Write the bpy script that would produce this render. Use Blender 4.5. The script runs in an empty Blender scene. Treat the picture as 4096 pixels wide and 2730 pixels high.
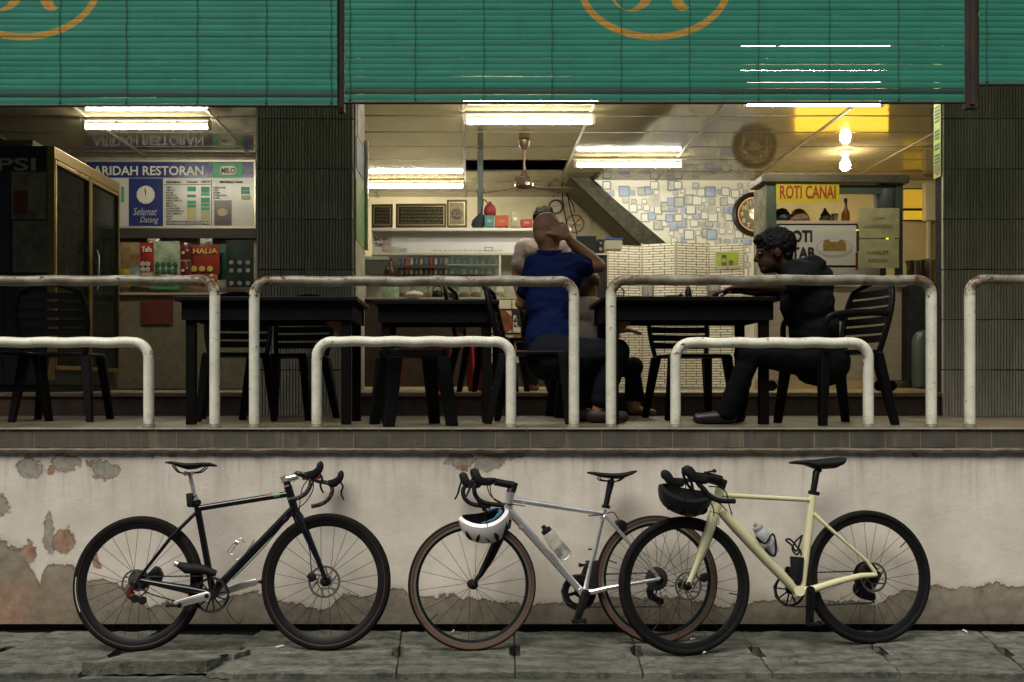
import bpy, bmesh, math, random
from mathutils import Vector, Matrix, Quaternion, noise as mnoise

random.seed(7)
SC = bpy.context.scene
COL = SC.collection
R = math.radians

# ------------------------------------------------------------------ camera
FPX, VPX, VPY, CAMZ = 3862.0, 1886.0, 1535.0, 1.325
cam = bpy.data.cameras.new('camera')
cam.sensor_fit = 'HORIZONTAL'
cam.sensor_width = 36.0
cam.lens = 36.0 * FPX / 4096.0
cam.shift_x = (2048 - VPX) / 4096.0
cam.shift_y = (VPY - 1365) / 4096.0
cam.clip_end = 500
camo = bpy.data.objects.new('camera', cam)
camo.location = (0, 0, CAMZ)
camo.rotation_euler = (R(90), 0, 0)
COL.objects.link(camo)
SC.camera = camo

# ------------------------------------------------------------------ sky and sun (dull late daylight)
SUN_EL, SUN_AZ = 60.0, 205.0          # azimuth clockwise from +Y (into the shop): behind the camera
world = bpy.data.worlds.new('World')
SC.world = world
world.use_nodes = True
wn = world.node_tree.nodes
wl = world.node_tree.links
sky = wn.new('ShaderNodeTexSky')
sky.sky_type = 'NISHITA'
sky.sun_disc = False
sky.sun_elevation = R(SUN_EL)
sky.sun_rotation = R(SUN_AZ)
sky.dust_density = 6.0
sky.air_density = 1.0
bg = wn['Background']
bg.inputs['Strength'].default_value = 0.09
wl.new(sky.outputs['Color'], bg.inputs['Color'])
sl = bpy.data.lights.new('sun', 'SUN')
sl.energy = 2.75
sl.angle = R(40)
sl.color = (1.0, 0.94, 0.86)
so = bpy.data.objects.new('sun', sl)
so.rotation_euler = (R(90 - SUN_EL), 0, R(180 - SUN_AZ))
so.location = (0, 0, 20)
COL.objects.link(so)

SC.view_settings.view_transform = 'Standard'
SC.view_settings.look = 'None'
SC.view_settings.exposure = 0.0
SC.view_settings.gamma = 1.0
SC.view_settings.use_curve_mapping = False
SC.render.engine = 'CYCLES'
SC.cycles.use_denoising = True
SC.cycles.max_bounces = 6
SC.cycles.diffuse_bounces = 3
SC.cycles.glossy_bounces = 4
SC.cycles.transparent_max_bounces = 12
SC.cycles.sample_clamp_indirect = 6.0


def W(px, py, d):
    """photo pixel at a known distance into the scene -> place"""
    return Vector(((px - VPX) / FPX * d, d, CAMZ - (py - VPY) / FPX * d))


# ------------------------------------------------------------------ materials
MATS = {}


def M(name, col, rough=0.5, metal=0.0, var=0.0, vscale=6.0, bump=0.0, bscale=60.0, spec=0.5,
      trans=0.0, ior=1.45, emis=0.0, ecol=None, col2=None, coat=0.0, stretch=(1, 1, 1), aniso=0.0, rvar=0.0, alpha=1.0):
    if name in MATS:
        return MATS[name]
    m = bpy.data.materials.new(name)
    m.use_nodes = True
    nt = m.node_tree
    b = nt.nodes['Principled BSDF']
    c = (*col, 1)
    b.inputs['Base Color'].default_value = c
    b.inputs['Roughness'].default_value = rough
    b.inputs['Metallic'].default_value = metal
    b.inputs['Specular IOR Level'].default_value = spec
    b.inputs['Transmission Weight'].default_value = trans
    b.inputs['IOR'].default_value = ior
    b.inputs['Coat Weight'].default_value = coat
    b.inputs['Alpha'].default_value = alpha
    if emis:
        b.inputs['Emission Strength'].default_value = emis
        b.inputs['Emission Color'].default_value = (*(ecol or col), 1)
    if var or bump or col2 or rvar:
        tc = nt.nodes.new('ShaderNodeTexCoord')
        mp = nt.nodes.new('ShaderNodeMapping')
        mp.inputs['Scale'].default_value = stretch
        oi = nt.nodes.new('ShaderNodeObjectInfo')
        ad = nt.nodes.new('ShaderNodeVectorMath')
        ad.operation = 'ADD'
        cx = nt.nodes.new('ShaderNodeCombineXYZ')
        mu = nt.nodes.new('ShaderNodeMath')
        mu.operation = 'MULTIPLY'
        mu.inputs[1].default_value = 37.0
        nt.links.new(oi.outputs['Random'], mu.inputs[0])
        for k in range(3):
            nt.links.new(mu.outputs[0], cx.inputs[k])
        nt.links.new(tc.outputs['Object'], ad.inputs[0])
        nt.links.new(cx.outputs[0], ad.inputs[1])
        nt.links.new(ad.outputs[0], mp.inputs['Vector'])
        if var or col2 or rvar:
            n = nt.nodes.new('ShaderNodeTexNoise')
            n.inputs['Scale'].default_value = vscale
            n.inputs['Detail'].default_value = 6
            n.inputs['Roughness'].default_value = 0.62
            nt.links.new(mp.outputs[0], n.inputs['Vector'])
            mr = nt.nodes.new('ShaderNodeMapRange')
            mr.inputs['From Min'].default_value = 0.3
            mr.inputs['From Max'].default_value = 0.7
            nt.links.new(n.outputs['Fac'], mr.inputs['Value'])
            if var or col2:
                mx = nt.nodes.new('ShaderNodeMix')
                mx.data_type = 'RGBA'
                a2 = col2 or tuple(max(0.0, v * (1 - var)) for v in col)
                a1 = col if col2 else tuple(min(1.0, v * (1 + var)) for v in col)
                mx.inputs['A'].default_value = (*a2, 1)
                mx.inputs['B'].default_value = (*a1, 1)
                nt.links.new(mr.outputs[0], mx.inputs['Factor'])
                nt.links.new(mx.outputs['Result'], b.inputs['Base Color'])
            if rvar:
                m2 = nt.nodes.new('ShaderNodeMapRange')
                m2.inputs['From Min'].default_value = 0.3
                m2.inputs['From Max'].default_value = 0.7
                m2.inputs['To Min'].default_value = max(0.02, rough - rvar)
                m2.inputs['To Max'].default_value = min(1, rough + rvar)
                nt.links.new(n.outputs['Fac'], m2.inputs['Value'])
                nt.links.new(m2.outputs[0], b.inputs['Roughness'])
        if bump:
            n2 = nt.nodes.new('ShaderNodeTexNoise')
            n2.inputs['Scale'].default_value = bscale
            n2.inputs['Detail'].default_value = 5
            nt.links.new(mp.outputs[0], n2.inputs['Vector'])
            bp = nt.nodes.new('ShaderNodeBump')
            bp.inputs['Strength'].default_value = bump
            bp.inputs['Distance'].default_value = 0.01
            nt.links.new(n2.outputs['Fac'], bp.inputs['Height'])
            nt.links.new(bp.outputs[0], b.inputs['Normal'])
    MATS[name] = m
    return m


class G:
    """small node-graph helper"""

    def __init__(s, name):
        s.m = bpy.data.materials.new(name)
        s.m.use_nodes = True
        s.nt = s.m.node_tree
        s.b = s.nt.nodes['Principled BSDF']
        MATS[name] = s.m

    def n(s, t, **kw):
        o = s.nt.nodes.new(t)
        for k, v in kw.items():
            setattr(o, k, v)
        return o

    def L(s, a, b):
        s.nt.links.new(a, b)

    def put(s, sock, v):
        if hasattr(v, 'is_linked') or isinstance(v, bpy.types.NodeSocket):
            s.L(v, sock)
        elif isinstance(v, (tuple, list)):
            sock.default_value = (*v, 1) if len(v) == 3 and len(sock.default_value) == 4 else v
        else:
            sock.default_value = v

    def ma(s, op, a, b=0.0, c=None, clamp=False):
        o = s.n('ShaderNodeMath', operation=op)
        o.use_clamp = clamp
        s.put(o.inputs[0], a)
        s.put(o.inputs[1], b)
        if c is not None:
            s.put(o.inputs[2], c)
        return o.outputs[0]

    def vm(s, op, a, b):
        o = s.n('ShaderNodeVectorMath', operation=op)
        s.put(o.inputs[0], a)
        s.put(o.inputs[1], b)
        return o.outputs['Value'] if op in ('LENGTH', 'DISTANCE', 'DOT_PRODUCT') else o.outputs[0]

    def noise(s, vec, scale, detail=5, rough=0.6, dist=0.0, col=False):
        o = s.n('ShaderNodeTexNoise')
        s.L(vec, o.inputs['Vector'])
        o.inputs['Scale'].default_value = scale
        o.inputs['Detail'].default_value = detail
        o.inputs['Roughness'].default_value = rough
        o.inputs['Distortion'].default_value = dist
        return o.outputs['Color' if col else 'Fac']

    def mix(s, f, a, b, mode='MIX'):
        o = s.n('ShaderNodeMix', data_type='RGBA')
        o.blend_type = mode
        s.put(o.inputs['Factor'], f)
        s.put(o.inputs['A'], a)
        s.put(o.inputs['B'], b)
        return o.outputs['Result']

    def mr(s, v, a, b, c=0.0, d=1.0, smooth=False):
        o = s.n('ShaderNodeMapRange')
        if smooth:
            o.interpolation_type = 'SMOOTHSTEP'
        s.put(o.inputs['Value'], v)
        for k, x in zip(('From Min', 'From Max', 'To Min', 'To Max'), (a, b, c, d)):
            s.put(o.inputs[k], x)
        return o.outputs['Result']

    def pos(s):
        return s.n('ShaderNodeNewGeometry').outputs['Position']

    def sep(s, v):
        o = s.n('ShaderNodeSeparateXYZ')
        s.L(v, o.inputs[0])
        return o.outputs

    def vec(s, x, y, z):
        o = s.n('ShaderNodeCombineXYZ')
        for k, v in enumerate((x, y, z)):
            s.put(o.inputs[k], v)
        return o.outputs[0]

    def bump(s, h, strength=0.3, dist=0.01):
        o = s.n('ShaderNodeBump')
        s.put(o.inputs['Height'], h)
        o.inputs['Strength'].default_value = strength
        o.inputs['Distance'].default_value = dist
        s.L(o.outputs[0], s.b.inputs['Normal'])

    def set(s, k, v):
        s.put(s.b.inputs[k], v)


# ------------------------------------------------------------------ mesh collecting
class MB:
    def __init__(s):
        s.v, s.f = [], []

    def add(s, vs, fs):
        o = len(s.v)
        s.v += [tuple(p) for p in vs]
        s.f += [tuple(i + o for i in q) for q in fs]
        return s

    def box(s, x0, x1, y0, y1, z0, z1):
        x0, x1 = min(x0, x1), max(x0, x1)
        y0, y1 = min(y0, y1), max(y0, y1)
        z0, z1 = min(z0, z1), max(z0, z1)
        vs = [(x, y, z) for z in (z0, z1) for y in (y0, y1) for x in (x0, x1)]
        return s.add(vs, [(0, 2, 3, 1), (4, 5, 7, 6), (0, 1, 5, 4), (2, 6, 7, 3), (1, 3, 7, 5), (0, 4, 6, 2)])

    def obox(s, c, ax, ay, az):
        """box with half axes as vectors"""
        c, ax, ay, az = map(Vector, (c, ax, ay, az))
        vs = [c + ax * i + ay * j + az * k for k in (-1, 1) for j in (-1, 1) for i in (-1, 1)]
        return s.add(vs, [(0, 2, 3, 1), (4, 5, 7, 6), (0, 1, 5, 4), (2, 6, 7, 3), (1, 3, 7, 5), (0, 4, 6, 2)])

    def bar(s, a, b, w, h, up=(0, 1, 0)):
        """rectangular bar from a to b, w across, h along 'up'"""
        a, b = Vector(a), Vector(b)
        t = (b - a)
        L = t.length
        t.normalize()
        u = Vector(up)
        u = (u - t * u.dot(t)).normalized()
        q = t.cross(u)
        return s.obox((a + b) / 2, t * L / 2, q * w / 2, u * h / 2)

    def tube(s, pts, r, seg=10, closed=False, cap=True, sx=1.0, up=None):
        pts = [Vector(p) for p in pts]
        n = len(pts)
        rs = r if isinstance(r, (list, tuple)) else [r] * n
        tans = []
        for i in range(n):
            if closed:
                t = pts[(i + 1) % n] - pts[i - 1]
            else:
                t = pts[min(i + 1, n - 1)] - pts[max(i - 1, 0)]
            tans.append(t.normalized() if t.length > 1e-9 else Vector((0, 0, 1)))
        u = Vector(up) if up else (Vector((0, 0, 1)) if abs(tans[0].z) < 0.9 else Vector((1, 0, 0)))
        u = (u - tans[0] * u.dot(tans[0])).normalized()
        vs = []
        for i in range(n):
            t = tans[i]
            u = (u - t * u.dot(t))
            u = u.normalized() if u.length > 1e-6 else t.orthogonal().normalized()
            w = t.cross(u)
            for k in range(seg):
                a = 2 * math.pi * k / seg
                vs.append(pts[i] + (u * math.cos(a) + w * math.sin(a) * sx) * rs[i])
        fs = []
        for i in range(n if closed else n - 1):
            j = (i + 1) % n
            for k in range(seg):
                k2 = (k + 1) % seg
                fs.append((i * seg + k, i * seg + k2, j * seg + k2, j * seg + k))
        if cap and not closed:
            fs.append(tuple(range(seg - 1, -1, -1)))
            fs.append(tuple((n - 1) * seg + k for k in range(seg)))
        return s.add(vs, fs)

    def lathe(s, prof, c=(0, 0, 0), axis=(0, 0, 1), seg=24, ex=1.0, ey=1.0, ref=None, cap=True):
        """profile of (radius, height) turned round an axis; ex, ey squash the circle"""
        c, ax = Vector(c), Vector(axis).normalized()
        u = Vector(ref) if ref else (Vector((1, 0, 0)) if abs(ax.x) < 0.9 else Vector((0, 1, 0)))
        u = (u - ax * u.dot(ax)).normalized()
        w = ax.cross(u)
        vs, fs = [], []
        for (r, h) in prof:
            for k in range(seg):
                a = 2 * math.pi * k / seg
                vs.append(c + ax * h + u * (math.cos(a) * r * ex) + w * (math.sin(a) * r * ey))
        n = len(prof)
        for i in range(n - 1):
            for k in range(seg):
                k2 = (k + 1) % seg
                fs.append((i * seg + k, i * seg + k2, (i + 1) * seg + k2, (i + 1) * seg + k))
        if cap:
            if prof[0][0] > 1e-6:
                fs.append(tuple(range(seg - 1, -1, -1)))
            if prof[-1][0] > 1e-6:
                fs.append(tuple((n - 1) * seg + k for k in range(seg)))
        return s.add(vs, fs)

    def ringsweep(s, c, ru, rv, prof, seg=64, u=(1, 0, 0), v=(0, 0, 1), w=(0, 1, 0)):
        """closed profile (dr, dw) swept round an ellipse"""
        c, u, v, w = map(Vector, (c, u, v, w))
        m = len(prof)
        vs, fs = [], []
        for i in range(seg):
            a = 2 * math.pi * i / seg
            for (dr, dw) in prof:
                vs.append(c + u * (math.cos(a) * (ru + dr)) + v * (math.sin(a) * (rv + dr)) + w * dw)
        for i in range(seg):
            j = (i + 1) % seg
            for k in range(m):
                k2 = (k + 1) % m
                fs.append((i * m + k, j * m + k, j * m + k2, i * m + k2))
        return s.add(vs, fs)

    def prism(s, poly, off, th, o=(0, 0, 0), u=(1, 0, 0), v=(0, 0, 1), w=(0, 1, 0)):
        """polygon (a,b) in the u,v plane from w=off to off+th"""
        o, u, v, w = map(Vector, (o, u, v, w))
        n = len(poly)
        ar = sum(poly[i][0] * poly[(i + 1) % n][1] - poly[(i + 1) % n][0] * poly[i][1] for i in range(n))
        if ar < 0:
            poly = poly[::-1]
        vs = [o + u * a + v * b + w * off for a, b in poly] + [o + u * a + v * b + w * (off + th) for a, b in poly]
        fs = [tuple(range(n)), tuple(range(2 * n - 1, n - 1, -1))]
        for i in range(n):
            j = (i + 1) % n
            fs.append((i, n + i, n + j, j))
        return s.add(vs, fs)

    def loft(s, rings, cap=True):
        """rings: lists of equal length"""
        m = len(rings[0])
        vs = [p for r in rings for p in r]
        fs = []
        for i in range(len(rings) - 1):
            for k in range(m):
                k2 = (k + 1) % m
                fs.append((i * m + k, i * m + k2, (i + 1) * m + k2, (i + 1) * m + k))
        if cap:
            fs.append(tuple(range(m - 1, -1, -1)))
            fs.append(tuple((len(rings) - 1) * m + k for k in range(m)))
        return s.add(vs, fs)

    def ball(s, c, r, sx=1, sy=1, sz=1, seg=16, ring=10, rot=None):
        c = Vector(c)
        vs, fs = [], []
        for i in range(ring + 1):
            th = math.pi * i / ring
            for k in range(seg):
                a = 2 * math.pi * k / seg
                p = Vector((r * sx * math.sin(th) * math.cos(a), r * sy * math.sin(th) * math.sin(a), r * sz * math.cos(th)))
                if rot is not None:
                    p = rot @ p
                vs.append(c + p)
        for i in range(ring):
            for k in range(seg):
                k2 = (k + 1) % seg
                fs.append((i * seg + k, (i + 1) * seg + k, (i + 1) * seg + k2, i * seg + k2))
        return s.add(vs, fs)

    def mesh(s, name):
        me = bpy.data.meshes.new(name)
        me.from_pydata(s.v, [], s.f)
        me.validate(clean_customdata=False)
        return me


def link(o, parent=None):
    COL.objects.link(o)
    if parent is not None:
        o.parent = parent
    return o


def obj(name, mb, mat, parent=None, smooth=False, bev=0.0, fix=True, seg=2):
    me = mb.mesh(name) if isinstance(mb, MB) else mb
    if isinstance(mb, MB) and (fix or bev):
        bm = bmesh.new()
        bm.from_mesh(me)
        bmesh.ops.remove_doubles(bm, verts=bm.verts, dist=1e-6)
        bmesh.ops.recalc_face_normals(bm, faces=bm.faces)
        if bev:
            es = [e for e in bm.edges if len(e.link_faces) == 2 and e.calc_face_angle(0) > 0.5]
            bmesh.ops.bevel(bm, geom=es, offset=bev, segments=seg, affect='EDGES', profile=0.5, clamp_overlap=True)
        bm.to_mesh(me)
        bm.free()
    if smooth:
        for p in me.polygons:
            p.use_smooth = True
        me.set_sharp_from_angle(angle=R(smooth if smooth is not True else 40))
    if mat is not None:
        me.materials.clear()
        me.materials.append(mat)
    o = bpy.data.objects.new(name, me)
    return link(o, parent)


def tag(o, label, cat, group=None):
    o['label'] = label
    o['category'] = cat
    if group:
        o['group'] = group
    return o


def thing(name, label, cat, loc=(0, 0, 0), rot=(0, 0, 0), group=None):
    o = bpy.data.objects.new(name, None)
    o.empty_display_size = 0.05
    o.location = loc
    o.rotation_euler = rot
    COL.objects.link(o)
    return tag(o, label, cat, group)


def struct(name, mb, mat, parent=None, smooth=False, bev=0.0, kind='structure'):
    o = obj(name, mb, mat, parent, smooth, bev)
    if parent is None:
        o['kind'] = kind
    return o


def copy_tree(o, parent=None, label=None):
    c = o.copy()
    COL.objects.link(c)
    c.parent = parent
    if label:
        c['label'] = label
    for ch in o.children:
        copy_tree(ch, c)
    return c


def dupe(o, loc=None, rot=None, scale=None):
    """another copy of one mesh part (mesh shared)"""
    c = o.copy()
    COL.objects.link(c)
    c.parent = o.parent
    if loc is not None:
        c.location = loc
    if rot is not None:
        c.rotation_euler = rot
    if scale is not None:
        c.scale = scale
    return c


def spline(pts, n=8):
    """Catmull-Rom through the points"""
    pts = [Vector(p) for p in pts]
    P = [pts[0] * 2 - pts[1]] + pts + [pts[-1] * 2 - pts[-2]]
    out = []
    for i in range(1, len(P) - 2):
        for k in range(n):
            t = k / n
            a, b, c, d = P[i - 1], P[i], P[i + 1], P[i + 2]
            out.append(0.5 * ((2 * b) + (c - a) * t + (2 * a - 5 * b + 4 * c - d) * t * t + (3 * b - a - 3 * c + d) * t ** 3))
    out.append(pts[-1])
    return out


def text(name, s, mat, parent, loc, size, normal='-y', sx=1.0, bold=0.0, align='LEFT', depth=0.0015, shear=0.0, rz=0.0):
    """flat lettering standing on a surface that faces the street (or along x)"""
    cu = bpy.data.curves.new(name, 'FONT')
    cu.body = s
    cu.size = size
    cu.align_x = align
    cu.extrude = depth
    cu.offset = bold
    cu.shear = shear
    cu.resolution_u = 3
    t = bpy.data.objects.new(name, cu)
    COL.objects.link(t)
    dg = bpy.context.evaluated_depsgraph_get()
    me = bpy.data.meshes.new_from_object(t.evaluated_get(dg))
    bpy.data.objects.remove(t)
    bpy.data.curves.remove(cu)
    me.materials.clear()
    me.materials.append(mat)
    o = bpy.data.objects.new(name, me)
    COL.objects.link(o)
    o.parent = parent
    o.location = loc
    o.rotation_euler = (R(90), 0, rz)
    o.scale = (sx, 1, 1)
    return o

# ================================================================== the setting
PLAT, INNER, CEIL = 1.083, 1.255, 3.925
WALL_Y = 5.2


def wx(px, d=WALL_Y):
    return (px - VPX) / FPX * d


def wz(py, d=WALL_Y):
    return CAMZ - (py - VPY) / FPX * d


# ---- peeling plaster
def plaster_material():
    g = G('peeling_plaster')
    p = g.pos()
    warp = g.vm('SUBTRACT', g.noise(p, 5.0, 8, 0.72, col=True), (0.5, 0.5, 0.5))
    warp2 = g.vm('SUBTRACT', g.noise(p, 45.0, 4, 0.6, col=True), (0.5, 0.5, 0.5))
    q = g.vm('ADD', p, g.vm('MULTIPLY', warp, (0.15, 0.15, 0.17)))
    q = g.vm('ADD', q, g.vm('MULTIPLY', warp2, (0.03, 0.03, 0.03)))
    x, y, z = g.sep(q)

    def blob(px, py, rx, ry, s):
        c = (wx(px), 0, wz(py))
        k = (742.7 / rx, 0.0, 742.7 / ry)
        return g.vm('LENGTH', g.vm('MULTIPLY', g.vm('SUBTRACT', q, c), k), (0, 0, 0))

    def union(bl):
        d = None
        for b in bl:
            v = blob(*b, 1)
            d = v if d is None else g.ma('MINIMUM', d, v)
        e = g.ma('ADD', g.ma('MULTIPLY', g.ma('SUBTRACT', 1.0, d), 1.0), g.ma('MULTIPLY', g.ma('SUBTRACT', fray, 0.5), 1.25))
        return g.mr(e, -0.02, 0.07), g.mr(e, -0.28, 0.05)

    A = 1.5228

    def a(cx, cy, rx, ry):
        return (cx / A, 1700 + cy / A, rx / A, ry / A)

    grey = [a(180, 262, 74, 72), a(395, 235, 95, 56), a(640, 265, 100, 56), a(300, 650, 36, 120), a(0, 480, 50, 60),
            (1845, 1838, 46, 40), (1962, 1852, 62, 36), (2040, 1822, 50, 20), (1790, 1850, 18, 12), (1178, 1912, 14, 8),
            (700, 1820, 20, 8), (620, 1835, 10, 12), (3850, 2372, 60, 10), (3525, 2420, 16, 26), (3470, 2442, 8, 8)]
    red = [a(60, 860, 110, 130), a(175, 790, 45, 75), a(395, 700, 70, 75), a(300, 268, 34, 24), a(585, 830, 20, 38),
           a(545, 250, 20, 26), a(600, 322, 50, 12), (1846, 1878, 26, 10), (3660, 1828, 9, 14)]
    fray = g.noise(p, 30.0, 8, 0.72)
    (mg, mg2), (mrd, mrd2) = union(grey), union(red)
    # lower damp band: its upper edge wanders along the wall
    fc = g.n('ShaderNodeFloatCurve')
    xs = [(0, .47), (90, .42), (125, .30), (160, .22), (185, .36), (290, .35), (330, .27), (430, .26), (520, .20), (600, .10), (680, .14), (900, .16), (1000, .21), (1060, .20),
          (1120, .15), (1190, .13), (1240, .09), (1300, .10), (1380, .20), (1460, .19), (1560, .22), (1700, .17), (1780, .19), (1900, .155), (2050, .15), (2150, .13), (2300, .14), (2450, .16),
          (2600, .17), (2750, .15), (2900, .13), (3050, .15), (3250, .17), (3400, .14), (3500, .13), (3530, .17), (3640, .22), (3740, .23), (3830, .205), (3900, .20), (4000, .25), (4096, .235)]
    cm = fc.mapping
    cu = cm.curves[0]
    while len(cu.points) < len(xs):
        cu.points.new(0.5, 0.5)
    for pt, (px, h) in zip(cu.points, xs):
        pt.location = (px / 4096.0, h)
        pt.handle_type = 'VECTOR'
    cm.update()
    px_ = g.mr(g.sep(p)[0], wx(0), wx(4096))
    g.L(px_, fc.inputs['Value'])
    edge = g.ma('SUBTRACT', fc.outputs[0], g.ma('ADD', z, -0.0))
    edge = g.ma('ADD', edge, g.ma('MULTIPLY', g.ma('SUBTRACT', fray, 0.5), 0.07))
    band = g.mr(edge, -0.004, 0.006)
    halo = g.mr(edge, -0.045, 0.0)
    # whole
    cement = g.mix(g.mr(g.noise(p, 14, 6), .3, .7), (0.165, 0.148, 0.11), (0.31, 0.285, 0.22))
    cement = g.mix(g.mr(g.sep(p)[2], 0.02, 0.2, 0.5, 0.0), cement, (0.10, 0.085, 0.06))
    patch = g.mix(g.mr(g.noise(p, 30, 6), .3, .7), (0.19, 0.195, 0.165), (0.38, 0.36, 0.30))
    brick = g.mix(g.mr(g.noise(p, 22, 6), .3, .7), (0.19, 0.085, 0.05), (0.40, 0.27, 0.18))
    white = g.mix(g.mr(g.noise(p, 2.3, 6, 0.65), .35, .7), (0.57, 0.53, 0.445), (0.75, 0.722, 0.64))
    st = g.noise(g.vm('MULTIPLY', p, (9.0, 1.0, 0.8)), 1.6, 6, 0.7)
    hi = g.mr(g.sep(p)[2], 0.55, 0.96, 0.0, 1.0)
    white = g.mix(g.ma('MULTIPLY', g.mr(st, .47, .72, 0, .75), hi), white, (0.30, 0.28, 0.235))
    white = g.mix(g.mr(g.noise(p, 120, 3), .62, .8, 0, .5), white, (0.34, 0.27, 0.18))
    # grime just under the ledge and dirty splash low down
    gn = g.noise(p, 26, 6, .7)
    top = g.ma('MULTIPLY', g.mr(g.sep(p)[2], 0.915, 0.955), g.mr(gn, .42, .66))
    white = g.mix(g.ma('MULTIPLY', top, .8), white, (0.17, 0.145, 0.10))
    low = g.ma('MULTIPLY', g.mr(g.sep(p)[2], 0.50, 0.12), g.mr(g.noise(p, 5, 6, .65), .42, .75))
    white = g.mix(g.ma('MULTIPLY', low, .5), white, (0.36, 0.30, 0.22))
    lx = g.ma('MULTIPLY', g.mr(g.sep(p)[0], -2.05, -2.55), g.mr(g.sep(p)[2], .36, .22))
    band_col = g.mix(g.ma('MULTIPLY', lx, g.mr(g.noise(p, 7, 5), .32, .55)), cement, g.mix(.4, brick, (0.33, 0.24, 0.155)))
    speck = g.mr(g.noise(p, 70, 3, .6), .70, .735)
    speck = g.ma('MULTIPLY', speck, g.mr(g.noise(p, 3, 2), .5, .62))
    c = g.mix(speck, white, (0.24, 0.17, 0.10))
    ring = g.ma('MAXIMUM', g.ma('MAXIMUM', mg2, mrd2), halo)
    c = g.mix(g.ma('MULTIPLY', ring, .55), c, g.mix(g.mr(fray, .35, .65), (0.36, 0.28, 0.19), (0.55, 0.48, 0.38)))
    c = g.mix(g.ma('MULTIPLY', mg, .92), c, patch)
    c = g.mix(g.ma('MULTIPLY', mrd, .9), c, brick)
    c = g.mix(band, c, band_col)
    g.set('Base Color', c)
    g.set('Roughness', 0.85)
    g.set('Specular IOR Level', 0.25)
    bare = g.ma('MAXIMUM', g.ma('MAXIMUM', mg, mrd), band)
    h = g.ma('ADD', g.ma('MULTIPLY', g.ma('SUBTRACT', 1.0, bare), 0.5), g.ma('MULTIPLY', g.noise(p, 60, 6), 0.07))
    h = g.ma('ADD', h, g.ma('MULTIPLY', g.noise(p, 7, 3), 0.2))
    g.bump(h, 1.0, 0.018)
    return g.m


def concrete_material(name, c1, c2, dark, streak=True):
    g = G(name)
    p = g.pos()
    oi = g.n('ShaderNodeObjectInfo').outputs['Random']
    base = g.mix(g.mr(g.noise(p, 5, 6, .65), .3, .7), c1, c2)
    st = g.noise(g.vm('MULTIPLY', p, (2.2, 9.0, 1.0)), 1.5, 7, .68)
    base = g.mix(g.mr(st, .44, .66), base, dark)
    base = g.mix(g.mr(g.noise(p, 13, 7, .7), .47, .63, 0, .75), base, tuple(v * 0.75 for v in dark))
    base = g.mix(g.mr(g.noise(p, 160, 2), .58, .75, 0, .6), base, tuple(v * 0.5 for v in dark))
    base = g.mix(g.mr(g.noise(p, 90, 3), .64, .78, 0, .55), base, tuple(v * 1.5 for v in c2))
    base = g.mix(g.mr(oi, 0, 1, 0, .25), base, dark)
    # hairline cracks
    v = g.n('ShaderNodeTexVoronoi', feature='DISTANCE_TO_EDGE')
    wq = g.vm('ADD', p, g.vm('MULTIPLY', g.vm('SUBTRACT', g.noise(p, 6, 5, col=True), (.5, .5, .5)), (.35, .35, .0)))
    g.L(wq, v.inputs['Vector'])
    v.inputs['Scale'].default_value = 1.7
    cr = g.ma('MULTIPLY', g.mr(v.outputs['Distance'], 0.0, 0.007, .8, 0), g.mr(g.noise(p, 2.0, 3), .53, .64))
    base = g.mix(cr, base, tuple(v * .25 for v in dark))
    g.set('Base Color', base)
    g.set('Roughness', g.mr(st, .3, .7, .85, .62))
    g.set('Specular IOR Level', 0.3)
    h = g.ma('ADD', g.ma('MULTIPLY', g.noise(p, 55, 8, .75), .9), g.ma('MULTIPLY', g.noise(p, 9, 6, .65), .8))
    h = g.ma('SUBTRACT', h, g.ma('MULTIPLY', cr, .7))
    g.bump(h, .95, .022)
    return g.m


PLASTER = plaster_material()
SLABM = concrete_material('drain_slab_concrete', (0.145, 0.152, 0.12), (0.30, 0.312, 0.25), (0.06, 0.066, 0.052))
ROADM = concrete_material('worn_street_concrete', (0.095, 0.102, 0.081), (0.16, 0.168, 0.135), (0.052, 0.058, 0.046))
BLACKISH = M('deep_shadow_render', (0.03, 0.028, 0.024), 0.9)

# ---- street, drain cover slabs
def rough_sheet(x0, x1, y0, y1, z, nx, ny, amp, sc):
    mb = MB()
    vs, fs = [], []
    for j in range(ny + 1):
        for i in range(nx + 1):
            x = x0 + (x1 - x0) * i / nx
            y = y0 + (y1 - y0) * j / ny
            vs.append((x, y, z + amp * mnoise.fractal(Vector((x * sc, y * sc, 3.1)), 1.0, 2.0, 4)))
    for j in range(ny):
        for i in range(nx):
            a = j * (nx + 1) + i
            fs.append((a, a + 1, a + nx + 2, a + nx + 1))
    return mb.add(vs, fs)


struct('street', rough_sheet(-60, 60, -80, 3.4, -0.04, 2, 2, 0, 1), ROADM)
struct('street_edge', rough_sheet(-7, 7, 3.4, 4.6, -0.030, 220, 26, 0.006, 5), ROADM, smooth=True)
struct('drain_trench', MB().box(-7, 7, 4.6, 5.5, -0.35, -0.06), BLACKISH)

pav = bpy.data.objects.new('pavement', None)
COL.objects.link(pav)
pav['kind'] = 'structure'
SY0, SY1 = 4.43, 5.172


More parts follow.
